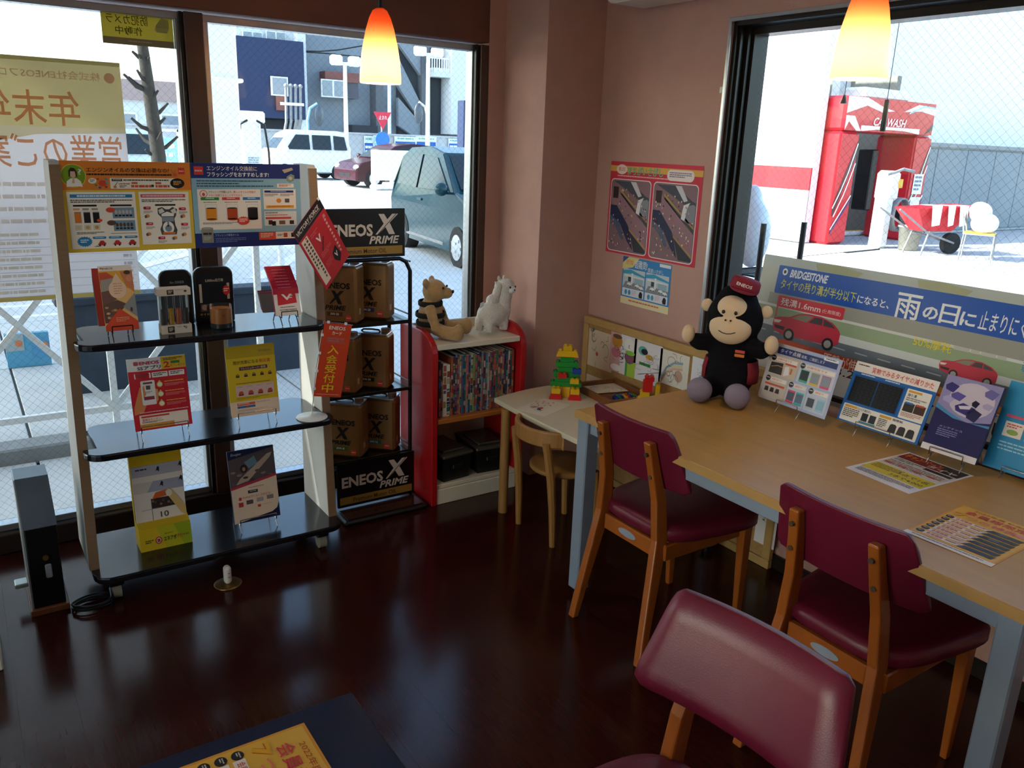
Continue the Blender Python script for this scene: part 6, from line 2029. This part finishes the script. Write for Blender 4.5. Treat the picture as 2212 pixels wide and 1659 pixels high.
def card_tyre():
    s = Sheet(.285, .205, 285, 205, t=.003, base='2466b0', e=.0005)
    s.rect(0, 0, 285, 34, 'e8e0de', 1).rows(10, 8, 40, 6, 1, '2a2a2a', 3).outline(62, 8, 210, 20, '実物でみるタイヤの減りかた', 'd8402e', 'f2e8e0', 3, .02, .02)
    s.rect(10, 44, 176, 92, '1c4e8c', 1)
    for k in range(2):
        s.rect(14+86*k, 50, 82, 84, '14161a', 3)
        for i in range(5):
            for j in range(9):
                s.rect(17+86*k+16*i+(3 if j % 2 else 0), 52+9.2*j, 11, 6.4, '22242a', 6)
        s.rows(30+86*k, 37, 50, 6, 1, 'd0dcec', 3)
    s.rect(196, 44, 80, 96, 'e8e2de', 1, 3).rect(202, 48, 44, 7, 'd8a03a', 2).text(202, 58, 30, 10, '滑り溝', '2a2a30', 3).rows(202, 71, 66, 12, 2, '8a8480', 3).rect(202, 88, 34, 28, '3a342e', 3).rect(238, 88, 34, 28, '4a342e', 3).rect(204, 86, 26, 6, '2466b0', 4).rect(240, 86, 26, 6, 'c8503c', 4).rows(202, 120, 66, 14, 3, 'c88a7a', 3)
    s.rect(8, 144, 268, 56, 'e8e2de', 1, 3).rect(14, 147, 44, 8, 'd8a03a', 2).rows(14, 158, 56, 30, 5, '6a645e', 3).text(60, 148, 50, 8, 'ひび割れ', '3a3430', 3)
    s.rect(82, 160, 22, 26, '26282e', 3).rect(110, 160, 22, 26, '32343a', 3).rect(78, 188, 58, 6, '4aa0b8', 3).rect(140, 148, 40, 8, 'd8a03a', 2).rows(140, 160, 30, 28, 5, '6a645e', 3).text(184, 148, 36, 8, '偏摩耗', '3a3430', 3)
    for i in range(3):
        s.poly([(180+30*i, 194), (183+30*i, 170), (188+30*i, 166), (200+30*i, 166), (205+30*i, 170), (206+30*i, 194)], '3a3638', 3)
    return s
def card_movie():
    s = Sheet(.165, .235, 165, 235, t=.012, base='241f56')
    s.poly([(0, 0), (165, 0), (165, 110), (100, 126), (0, 96)], '8f88b8', 1).oval(92, 60, 66, 52, 'c4b8cc', 2)
    s.poly([(0, 90), (40, 108), (100, 126), (165, 118), (165, 140), (0, 128)], '4a86b8', 2).poly([(0, 104), (60, 124), (165, 126), (165, 150), (0, 150)], '241f56', 3)
    for (a, b_, w, h, c) in ((6, 20, 40, 30, '3a3276'), (30, 44, 44, 26, '5a52a0'), (52, 72, 60, 34, '3a3276'), (90, 80, 44, 40, '2a2450'), (120, 14, 40, 30, '6a62a0'), (10, 60, 36, 24, 'a8a0d0'), (96, 56, 22, 22, '1a1630'), (126, 56, 32, 20, 'a89cc0')):
        s.poly([(a, b_+h*.4), (a+w*.35, b_), (a+w, b_+h*.25), (a+w*.7, b_+h), (a+w*.1, b_+h*.8)], c, 4)
    s.poly([(62, 84), (100, 74), (96, 86), (70, 92)], 'd0c8e0', 5)
    s.text(30, 152, 70, 6, 'メンテナンス', 'a8a4d0', 4).rows(28, 162, 60, 24, 4, '8a86c0', 4, .4)
    s.rect(0, 216, 165, 19, 'e0d8dc', 3).rows(60, 222, 34, 5, 1, '5a3a4a', 4)
    return s
def card_blue():
    s = Sheet(.285, .26, 285, 260, t=.004, base='2f8fc4', e=.0005)
    s.text(70, 40, 160, 26, 'タイヤ安心', 'e8f0f4', 3, .02).rect(20, 96, 230, 8, 'd8546a', 2)
    for i in range(3):
        s.rect(24+62*i, 116, 52, 44, 'e8dcd8', 2).rows(30+62*i, 122, 40, 14, 2, 'd0605a', 3).oval(50+62*i, 146, 16, 8, '8aa85a', 3)
    s.rows(24, 176, 200, 30, 3, 'a8d0e4', 3, .4)
    return s
RZB = R(-90)
def tablecard(px_l, py_l, px_r, py_r, sheet, name, label, elabel, tilt, w, m=GLOSS, back=.0, group=None, zoff=.034, rz=None):
    p, q = at(px_l, py_l, 2, TZ+zoff), at(px_r, py_r, 2, TZ+zoff)
    mid = (p+q)/2
    rz = RZB if rz is None else rz
    L = (mid.x+back+.036, mid.y, TZ)
    easel('wire_easel', elabel, (L[0], L[1], L[2]+.0005), w, .10, rotz=rz, tilt=tilt, base_z=.030)
    lean(sheet, name, m, (L[0], L[1], TZ), rz, tilt, label, 'card', base_z=.031)
tablecard(1645, 865, 1800, 890, card_check(), 'check_card', 'pale tyre check card standing beside the black plush toy', 'wire easel under the pale tyre check card', 14, .09, back=-.035, rz=R(-92))
tablecard(1805, 908, 1983, 958, card_tyre(), 'tyre_card', 'blue card with two black tyre tread samples standing on the table', 'wire easel under the blue tyre tread card', 20, .12)
tablecard(1992, 968, 2110, 1005, card_movie(), 'booklet', 'dark violet booklet leaning on its easel by the tread card', 'wire easel under the dark violet booklet', 20, .10)
q = at(2112, 1003, 2, TZ+.02)
L = (q.x+.06, q.y-.145, TZ)
easel('wire_easel', 'wire easel under the light blue card at the table end', (L[0], L[1], TZ+.0005), .16, .10, rotz=RZB, tilt=16, base_z=.012)
lean(card_blue(), 'blue_card', GLOSS, L, RZB, 16, 'light blue tyre card half cut off at the table end', 'card', base_z=.013)

# banner leaning on the window B glass
def banner():
    s = Sheet(1.42, .462, 1420, 478, t=.003, base='b9bcb4', e=.0005)
    s.rect(0, 0, 1420, 40, 'b4bdbb', 1)
    for (a, w) in ((240, 200), (640, 190), (1000, 200)):
        s.poly([(a, 6), (a+w*.5, 2), (a+w, 14), (a+w*.9, 34), (a+10, 32)], 'a8ab8a', 2)
    s.rect(80, 34, 1340, 112, '1e55b4', 2, 6)
    s.oval(112, 58, 12, 14, 'e8ecf2', 3).oval(112, 58, 6, 7, '2a3a34', 4)
    s.text(136, 44, 170, 32, 'BRIDGESTONE', 'e8ecf2', 3, .035, shear=.25)
    s.text(104, 86, 330, 40, 'タイヤの残り溝が半分以下', 'dcd85a', 3, .02).text(440, 94, 124, 30, 'になると、', 'eef0f4', 3, .02)
    s.text(588, 58, 88, 88, '雨', 'f2f4f8', 5, .012)
    s.text(686, 88, 52, 44, 'の', 'eef0f4', 3, .03).text(744, 70, 62, 66, '日', 'eef0f4', 3, .02).text(812, 84, 50, 46, 'に', 'eef0f4', 3, .03).text(872, 70, 300, 62, '止まりにくくなります', 'eef0f4', 3, .03)
    s.rect(60, 146, 1360, 70, '9c9c94', 1)
    s.poly([(0, 200), (1420, 216), (1420, 270), (0, 246)], '94a888', 2).poly([(0, 190), (1420, 206), (1420, 216), (0, 200)], 'd4d8d8', 2)
    s.poly([(0, 246), (1420, 270), (1420, 296), (0, 276)], 'd0d6da', 2).poly([(0, 276), (1420, 296), (1420, 360), (0, 360)], '6e7682', 2)
    for i in range(16):
        s.poly([(30+90*i, 296+1.2*i), (80+90*i, 298+1.2*i), (78+90*i, 302+1.2*i), (28+90*i, 300+1.2*i)], 'b8c0c8', 3)
    s.rect(106, 152, 296, 46, 'd03a48', 4, 6).text(124, 160, 180, 30, '残溝1.6mm', 'f4eeee', 5, .02).text(312, 170, 78, 18, '(使用限度)', 'f4d8d8', 5).rect(108, 196, 6, 90, 'd03a48', 3)
    def pcar(x, y, k):
        f = lambda P: [(x+a*k, y+b_*k) for a, b_ in P]
        s.poly(f([(0, 62), (2, 40), (24, 30), (70, 24), (110, 4), (150, -4), (210, -4), (260, 10), (290, 30), (300, 44), (300, 82), (280, 96), (50, 98), (8, 84)]), 'c4344c', 5)
        s.poly(f([(80, 26), (114, 8), (150, 2), (176, 2), (150, 30)]), '8a8474', 6).poly(f([(160, 28), (182, 3), (216, 2), (218, 28)]), '4a4248', 6).poly(f([(224, 28), (222, 3), (256, 14), (276, 28)]), '4a4248', 6)
        for wx in (84, 258):
            s.oval(x+wx*k, y+92*k, 24*k, 24*k, '2a2426', 6).oval(x+wx*k, y+92*k, 15*k, 15*k, 'a8a4a4', 7)
        s.poly(f([(4, 44), (40, 42), (30, 54), (6, 56)]), 'e0d8d4', 6).poly(f([(10, 64), (60, 66), (56, 80), (14, 76)]), '3a2428', 6)
    pcar(106, 206, 1.0)
    pcar(784, 236, .62)
    pcar(1060, 244, .50)
    s.poly([(70, 352), (170, 320), (700, 338), (1180, 372), (1180, 386), (60, 362)], 'cc5030', 4).poly([(620, 334), (1150, 366), (1150, 384), (620, 362)], 'd8a040', 5)
    s.outline(360, 330, 280, 44, '距離が伸び始める', 'f2e8dc', 'c05a30', 6, .012, .02)
    s.text(680, 196, 132, 34, '50%摩耗', 'e8d428', 5, .006).rows(816, 200, 170, 22, 1, 'c0c0bc', 5)
    s.text(1030, 200, 66, 34, '新品', '2a8ad0', 5, .006).rows(1100, 200, 150, 28, 2, 'c8c8c4', 5)
    s.rect(0, 360, 1420, 118, 'd8dadc', 3).rows(860, 376, 400, 24, 2, '8a8c90', 4, .4).text(700, 408, 560, 52, 'タイヤ交換しましょう', '2a2626', 4, .02)
    s.text(420, 372, 80, 30, '3.2', '3a3430', 4)
    return s
bn = banner().build('tyre_banner', GLOSS, loc=(2.605, 1.448, .7575), rot=(-R(8.0), 0, RZB))
tag(bn, 'long blue tyre banner with red cars leaning in the window', 'banner')

# ------------------------------------------------------------------ gorilla plush (generic toy)
M_BLKFUR = mat('black_plush', '100e14', .95, var=.1, vs=60, bump=.3, bs=300, spec=.2)
M_TAN = mat('tan_felt', 'e2c6a4', .9, var=.04, bump=.1, bs=300)
M_GREYF = mat('grey_felt', '8d7f92', .9, var=.05, bump=.15, bs=300)
M_MAROON = mat('maroon_cloth', '8a1a2a', .85, var=.06)
gp = thing('plush_gorilla', 'black plush gorilla toy in a maroon cap and vest on the table', 'soft toy', (2.312, 1.972, TZ+.001), R(-63))
b = MB()
b.ell((0, .01, .105), (.098, .080, .105)).ell((0, .0, .175), (.082, .068, .07))
b.ell((0, -.005, .300), (.102, .085, .100)).ell((0, .0, .350), (.078, .070, .075))
for sx in (-1, 1):
    b.tube([(sx*.065, 0, .205), (sx*.115, -.03, .200), (sx*.135, -.045, .215)], [.036, .032, .028], n=14)
    b.tube([(sx*.045, -.03, .045), (sx*.062, -.105, .045)], [.044, .038], n=14)
remesh(b.build('body', M_BLKFUR, gp), .007, 6)
b = MB().ell((0, -.052, .275), (.078, .048, .062)).ell((0, -.050, .338), (.058, .040, .055))
remesh(b.build('face', M_TAN, gp), .006, 6)
for sx in (-1, 1):
    MB().ell((sx*.108, .005, .335), (.022, .014, .024), 16, 10).build('ear', M_TAN, gp)
    MB().ell((sx*.150, -.055, .232), (.024, .024, .034), 16, 10).build('hand', M_TAN, gp)
    MB().ell((sx*.068, -.125, .047), (.046, .036, .046), 20, 12).build('foot', M_GREYF, gp)
    MB().ell((sx*.022, -.0895, .335), (.006, .004, .007), 12, 8).build('eye', M_BLACK, gp)
    MB().ell((sx*.009, -.099, .308), (.004, .003, .0035), 10, 6).build('nostril', M_BLACK, gp)
MB().tube([(-.030, -.0985, .268), (-.015, -.1015, .262), (0, -.1025, .260), (.015, -.1015, .262), (.030, -.0985, .268)], .0016, n=6).build('mouth', M_BLACK, gp)
# cap worn tilted on top
cp_ = MB()
cp_.lathe([(.052, 0), (.054, .010), (.052, .036), (.046, .044), (.0, .048)], 24)
cp_.prism([(.045*math.cos(R(a)), -.02+.070*math.sin(R(a))) for a in range(180, 361, 15)], .0, .006)
cap = cp_.build('cap', M_MAROON, gp, loc=(.020, -.008, .405), rot=(R(-2), R(14), R(8)))
s = Sheet(.060, .016, 60, 16, t=.0004, base='8a1a2a', bend=lambda x, z: -(math.sqrt(max(.0, .0538**2-x*x)))-.0002)
s.v, s.f, s.mi, s.col, s.sm = [], [], [], [], []
s.text(2, 2, 56, 12, 'ENEOS', 'e8d8d8', 1, .03)
s.build('cap_lettering', PAPER, cap, loc=(0, 0, .016))
# vest panels and chest tags
for sx in (-1, 1):
    V_, F = [], []
    for i in range(7):
        a = R(20+10*i)
        for (z, k) in ((.07, 1.03), (.11, 1.035), (.15, 1.02)):
            V_.append((sx*.0985*k*math.cos(R(-40+13*i))*(1 if z < .14 else .93), .01-.0805*k*math.sin(R(40-13*i))*(1 if z < .14 else .95), z))
    for i in range(6):
        for j in range(2):
            F.append((i*3+j, i*3+3+j, i*3+4+j, i*3+1+j))
    ob = MB().add(V_, F, smooth=True).build('vest_panel', M_MAROON, gp)
    so = ob.modifiers.new('s', 'SOLIDIFY'); so.thickness = .003; so.offset = 1
for (z, c) in ((.196, 'c8483a'), (.182, 'd8742a')):
    MB().box((.048, -.0715 if z > .19 else -.0745, z), (.034, .004, .010)).build('chest_tag', mat('tag_'+c, c, .7), gp, rot=(0, 0, 0))

# ------------------------------------------------------------------ posters on wall B
def poster_spot():
    s = Sheet(.580, .415, 580, 415, t=.0008, base='cf3448')
    s.rect(0, 18, 580, 26, 'e0ac50', 1).oval(78, 34, 36, 22, 'f0dcd0', 2).text(56, 24, 44, 18, '第2回', 'd85a3a', 3)
    s.outline(118, 18, 230, 38, 'まちがいさがし', '8ac0a0', '2a5a48', 3, .012, .022)
    s.rect(372, 22, 160, 46, 'efe0e0', 2, 22).rows(386, 32, 130, 24, 3, '8a7a8a', 3).rows(52, 60, 330, 9, 1, 'f0b8b8', 3)
    rr = random.Random(4)
    for k in range(2):
        x0, y0, w, h = 14+284*k, 80, 262, 322
        s.rect(x0-4, y0-4, w+8, h+8, 'f0dce0', 2, 20).rect(x0, y0, w, h, '8a6a72', 3, 18)
        f = lambda P: [(x0+a*w, y0+b_*h) for a, b_ in P]
        s.poly(f([(.02, .32), (.98, .92), (.98, .62), (.2, .14), (.02, .14)]), '9a7480', 4)
        s.poly(f([(.26, .20), (.98, .62), (.98, .54), (.30, .14)]), '4a4a50', 4).poly(f([(.24, .16), (.98, .56), (.98, .53), (.26, .13)]), 'b08a5a', 5)
        s.poly(f([(.06, .02), (.5, .02), (.9, .2), (.98, .22), (.98, .34), (.3, .1)]), '4a4c58', 4)
        s.poly(f([(.5, .02), (.64, .02), (.80, .2), (.72, .22)]), 'd0ccd4', 5)
        s.poly(f([(.02, .36), (.18, .36), (.5, .62), (.56, .72), (.66, .96), (.5, .84), (.3, .62), (.02, .5)]), '2a3050', 5).poly(f([(.02, .50), (.28, .60), (.42, .82), (.36, .84), (.18, .66), (.02, .56)]), '585f78', 6)
        s.poly(f([(.55, .70), (.98, .94), (.98, .98), (.70, .98)]), '3a3c44', 5).poly(f([(.54, .66), (.98, .90), (.98, .93), (.54, .69)]), 'b08a5a', 6)
        s.poly(f([(.72, .28), (.94, .24), (.98, .26), (.98, .50), (.72, .46)]), '8a8a96', 5).poly(f([(.68, .44), (.72, .26), (.86, .22), (.80, .30), (.77, .46)]), 'e4e0e6', 6)
        s.rect(x0+w*.06, y0+h*.1, w*.14, h*.16, '3a2a2c', 5)
        for i in range(150):
            u, v = rr.uniform(.03, .95), rr.uniform(.12, .95)
            band = v-.62*u
            if .10 < band < .30 or -.22 < band < -.05 or (band > .42 and u < .6):
                s.oval(x0+u*w, y0+v*h, 3.4, 4.6, rr.choice(['e8d8d0', 'c85a5a', 'd8b85a', '6a4a5a', 'e0c0c0', '5a7a6a', 'c8a0b0', '3a2a34']), 7, 6)
    return s
tag(poster_spot().build('puzzle_poster', PAPER, loc=(WALLB-.0006, 2.728, 1.124), rot=(0, 0, RZB)), 'red bordered puzzle poster with two crowded street pictures on the wall', 'poster')
def poster_small():
    s = Sheet(.318, .219, 318, 219, t=.0008, base='e8dcae')
    s.rect(0, 0, 318, 186, '3a86c8', 1).poly([(0, 0), (40, 0), (0, 30)], '2a5a9a', 2).poly([(40, 0), (110, 0), (70, 44), (0, 60), (0, 30)], 'e0d08a', 2).text(24, 10, 46, 26, 'ちがうのは', 'd8603a', 3)
    s.outline(84, 8, 82, 38, '超難問!', 'e8ecf2', '2a3a5a', 4, .012, .022).outline(172, 32, 100, 20, '間違いさがし', 'e0e6ee', '2a3a5a', 4, .01, .022).rect(244, 4, 70, 14, 'e8e8ec', 3)
    for k in range(2):
        x = 8+154*k
        s.rect(x, 54, 146, 88, 'c4ccd6', 2).poly([(x, 64), (x+50, 56), (x+146, 76), (x+146, 84), (x+60, 74), (x, 80)], '3aa0c8', 3).poly([(x+10, 80), (x+140, 88), (x+140, 94), (x+10, 90)], 'e4e8ec', 3)
        s.rect(x+58, 72, 10, 50, 'e8ecf0', 4).rect(x+80, 92, 56, 26, '9cb8c8', 3).rect(x+36, 90, 20, 22, '3a4a54', 4).poly([(x, 142), (x+20, 112), (x+146, 120), (x+146, 142)], '8a8e94', 3)
        for (a, b_) in ((84, 118), (110, 124), (30, 116)):
            s.poly([(x+a, b_+12), (x+a+4, b_+2), (x+a+22, b_), (x+a+32, b_+8), (x+a+32, b_+14)], 'e8ecf0', 5).oval(x+a+8, b_+13, 3, 3, '2a2a2e', 6, 8).oval(x+a+26, b_+14, 3, 3, '2a2a2e', 6, 8)
        s.rect(x, 144, 146, 36, 'dfe0ea', 2).oval(x+26, 162, 9, 12, '3a9ac8', 3).oval(x+50, 162, 9, 12, '3a9ac8', 3).rows(x+66, 150, 30, 22, 4, 'd08a8a', 3, .3)
        s.poly([(x+118, 178), (x+114, 166), (x+120, 150), (x+130, 148), (x+138, 156), (x+138, 178)], '241f24', 3)
    s.rows(56, 196, 200, 12, 1, 'd8706a', 3)
    return s
tag(poster_small().build('puzzle_poster', PAPER, loc=(WALLB-.0006, 2.728, .899), rot=(0, 0, RZB)), 'small blue puzzle sheet with two petrol station pictures below the red poster', 'poster')
tag(MB().box((2.566, 2.385, 1.83), (.008, .014, .024), bev=.002).build('wall_clip', M_WHITE), 'tiny white clip on the wall by the window trim', 'clip')
# air conditioner over the posters
ac = thing('air_conditioner', 'white wall air conditioner whose underside shows above the posters', 'air conditioner', (2.445, 2.45, 2.30))
bevelmod(MB().box((0, 0, 0), (.248, .84, .27), bev=.03).build('casing', mat('ac_white', 'dcd8d0', .4), ac), .006, 2)
MB().box((-.06, 0, -.137), (.09, .70, .006), bev=.002).build('louver', MATS['ac_white'], ac)

# ------------------------------------------------------------------ notices on the shop-front glass
def notice_big():
    s = Sheet(.594, .862, 594, 862, t=.0006, base='f2eef0', flip=True, e=.0004)
    s.rect(0, 0, 594, 235, 'f0e4a8', 1).poly([(0, 235), (594, 235), (594, 330), (300, 262), (0, 250)], 'f2e8c4', 1).rect(0, 0, 594, 14, 'd8d0a0', 2)
    s.oval(40, 56, 18, 18, 'ecc0a8', 3).text(70, 40, 470, 30, '株式会社ENEOSフロンティア', 'ecc8a8', 3, .01)
    s.text(150, 110, 430, 120, '年末年始', 'f0b088', 3, .02)
    s.text(20, 260, 540, 120, '営業のご案内', 'f0b088', 3, .02)
    for i in range(4):
        s.rows(40, 430+44*i, 500, 18, 1, 'efe6dc', 3, .8, seed=i)
    for i in range(8):
        s.rows(330, 612+30*i, 220, 14, 1, 'efe6d4', 3, .8, seed=20+i).rows(20, 612+30*i, 30, 14, 1, 'dcd4d8', 3, .8, seed=40+i)
        s.rect(10, 634+30*i, 574, 2, 'd4d0d6', 3)
    s.rect(0, 846, 594, 16, 'dcc878', 2)
    return s
tag(notice_big().build('window_notice', BACKLIT, loc=(.288, 3.5155, .972)), 'large holiday opening notice on the glass, seen from its back', 'notice')
def notice_cam():
    s = Sheet(.247, .118, 247, 118, t=.0006, base='cfc26a', flip=True, e=.0004)
    s.rect(0, 94, 247, 24, '9a8a8a', 1).text(90, 14, 140, 34, '防犯カメラ', '6a6038', 3, .02).text(110, 54, 92, 30, '作動中', '6a6038', 3, .02)
    s.poly([(16, 20), (40, 14), (62, 44), (60, 66), (24, 66), (14, 50)], 'b8b088', 2).rect(20, 50, 46, 12, 'd0c89a', 3).rows(80, 102, 80, 8, 1, 'c8bcb0', 3)
    return s
tag(notice_cam().build('window_notice', BACKLIT, loc=(.660, 3.5155, 1.900)), 'small yellow camera notice at the top of the glass, seen from its back', 'notice')

# ------------------------------------------------------------------ black tower, cable, floor socket
M_TOWER = mat('tower_black', '0b0b0c', .35)
M_SILV = mat('tower_silver', 'aab0ae', .35, metal=.5)
tw = thing('door_closer_box', 'narrow black box with a slanted grey top beside the rack', 'cabinet', (.105, 3.05, 0))
P = [(-.13, .022), (.13, .022), (.13, .44), (.02, .44), (-.13, .315)]
o = MB().prism([(a, b_) for a, b_ in P], -.044, .052, M=Matrix(((0, 0, 1, 0), (1, 0, 0, 0), (0, 1, 0, 0), (0, 0, 0, 1)))).build('body', M_TOWER, tw)
bevelmod(o, .003, 2)
MB().add([(-.046, -.1315, .3165), (.054, -.1315, .3165), (.054, .02, .4425), (-.046, .02, .4425), (-.046, .13, .4425), (.054, .13, .4425)], [(0, 1, 2, 3), (3, 2, 5, 4)]).build('top_plate', mat('tower_grey', '5f6a74', .4, metal=.3), tw)
MB().prism([(a, b_) for a, b_ in P], -.050, -.0445, M=Matrix(((0, 0, 1, 0), (1, 0, 0, 0), (0, 1, 0, 0), (0, 0, 0, 1)))).build('side_plate', M_SILV, tw)
MB().box((.002, .0, .011), (.118, .285, .022), bev=.002).build('base_plate', mat('base_wood', '7a4a2a', .5), tw)
MB().box((.012, -.134, .155), (.020, .008, .052), bev=.006).build('latch', M_KERB, tw)
MB().cyl((.008, -.130, .205), (.008, -.137, .205), .009, n=14).build('lock', mat('brass', '8a6a3a', .35, metal=.8), tw)
MB().box((-.07, -.02, .075), (.04, .05, .016), bev=.003).build('side_bracket', M_SILV, tw)
pts = []
for i in range(70):
    a = 2*PI*i/23
    pts.append((.235+(.062+.004*math.sin(i*.7))*math.cos(a), 2.885+(.042+.004*math.cos(i*.5))*math.sin(a), .006+.0045*(i//12)*.9))
pts += [(.30, 2.96, .012), (.33, 3.06, .006), (.36, 3.16, .006)]
tag(MB().tube(pts, .004, n=6).build('cable_coil', M_BLACK), 'coiled black cable lying on the floor beside the rack caster', 'cable')
fo = thing('floor_socket', 'brass floor socket disc with an upright white outlet under the rack', 'socket', (.672, 2.80, .0005))
MB().lathe([(0, 0), (.048, 0), (.050, .003), (.046, .006), (0, .007)], 32).build('cover_disc', mat('brass_disc', '8a6a3c', .35, metal=.8), fo)
bevelmod(MB().box((0, 0, .041), (.026, .034, .070), bev=.008).build('outlet_body', mat('ivory_plastic', 'e2d8c8', .4), fo), .004, 2)
for z in (.036, .052):
    MB().box((.002, -.0172, z), (.008, .001, .002)).build('slot', M_BLACK, fo)
# pale cabinet edge at the far left of the view
tag(MB().box((-.108, 2.78, .10), (.12, .30, .20), bev=.004).build('low_box', M_CREAM), 'low cream box standing by the glass left of the black box', 'box')

# ------------------------------------------------------------------ pendant lamps
def shade_mat():
    m = bpy.data.materials.new('lamp_glass')
    MATS['lamp_glass'] = m
    m.use_nodes = True
    nt = m.node_tree
    b = nt.nodes['Principled BSDF']
    b.inputs['Roughness'].default_value = .25
    tc = nt.nodes.new('ShaderNodeTexCoord')
    sp = nt.nodes.new('ShaderNodeSeparateXYZ')
    nt.links.new(tc.outputs['Object'], sp.inputs[0])
    mr = nt.nodes.new('ShaderNodeMapRange')
    mr.inputs[1].default_value, mr.inputs[2].default_value = .10, .19
    nt.links.new(sp.outputs['Z'], mr.inputs[0])
    mx = nt.nodes.new('ShaderNodeMix')
    mx.data_type = 'RGBA'
    mx.inputs[6].default_value = lin('f2dcb8')+(1,)
    mx.inputs[7].default_value = lin('c97a52')+(1,)
    nt.links.new(mr.outputs[0], mx.inputs[0])
    t = nt.nodes.new('ShaderNodeBsdfTranslucent')
    nt.links.new(mx.outputs[2], t.inputs[0])
    nt.links.new(mx.outputs[2], b.inputs['Base Color'])
    ms = nt.nodes.new('ShaderNodeMixShader')
    ms.inputs[0].default_value = .62
    nt.links.new(b.outputs[0], ms.inputs[1])
    nt.links.new(t.outputs[0], ms.inputs[2])
    nt.links.new(ms.outputs[0], nt.nodes['Material Output'].inputs[0])
    return m
M_SHADE = shade_mat()
M_BULB = mat('bulb_glow', 'fff0d8', .3, emit='ffd9a0', estr=10.0)
def pendant(label, x, y, zr):
    o = thing('pendant_lamp', label, 'lamp', (x, y, zr), 0, 'orange glass pendant lamps')
    prof = [(.0665, 0), (.068, .004), (.067, .03), (.064, .07), (.057, .115), (.046, .165), (.035, .20), (.024, .222), (.012, .230)]
    inner = [(r_-.003, z-(.001 if z > .2 else 0)) for r_, z in prof[1:-1]]
    MB().lathe(prof+[(.012, .227)]+inner[::-1]+[prof[0]], 40).build('shade', M_SHADE, o)
    MB().cyl((0, 0, .226), (0, 0, .262), .011, n=14).build('socket_cap', M_BLACK, o)
    MB().cyl((0, 0, .26), (0, 0, 2.495-zr), .003, n=8).build('cord', M_BLACK, o)
    MB().lathe([(0, 2.475-zr), (.04, 2.478-zr), (.045, 2.499-zr), (0, 2.4995-zr)], 24).build('ceiling_rose', M_BLACK, o)
    MB().ell((0, 0, .085), (.022, .022, .030), 14, 10).cyl((0, 0, .11), (0, 0, .20), .012, n=10).build('bulb', M_BULB, o)
    ld = bpy.data.lights.new('bulb_light', 'POINT')
    ld.energy = 2.7
    ld.color = (1.0, .82, .58)
    ld.shadow_soft_size = .022
    lo = bpy.data.objects.new('bulb_light', ld)
    C.objects.link(lo)
    lo.parent = o
    lo.location = (0, 0, .050)
    return o
pendant('glowing orange glass pendant lamp hanging before the shop-front window', 1.235, 2.65, 1.775)
pendant('glowing orange glass pendant lamp hanging over the long table', 1.905, 1.325, 1.783)

# unseen glowing panels added under the ceiling as soft room fill
M_PANEL = mat('fill_glow', 'fff6e8', .5, emit='ffe9cc', estr=.6)
for (x, y) in ((-1.0, -.8), (.9, -.8), (-.9, 1.2)):
    o = thing('fill_panel', 'square fill light panel added out of view above the room', 'lamp', (x, y, 2.495), 0, 'added square fill panels')
    frame_rect(MB(), 1, -.32, .32, -.32, .32, -.01, .004, .02, M=RX(90)).build('frame', M_ALU, o)
    MB().box((0, 0, 0), (.58, .58, .006)).build('diffuser', M_PANEL, o)
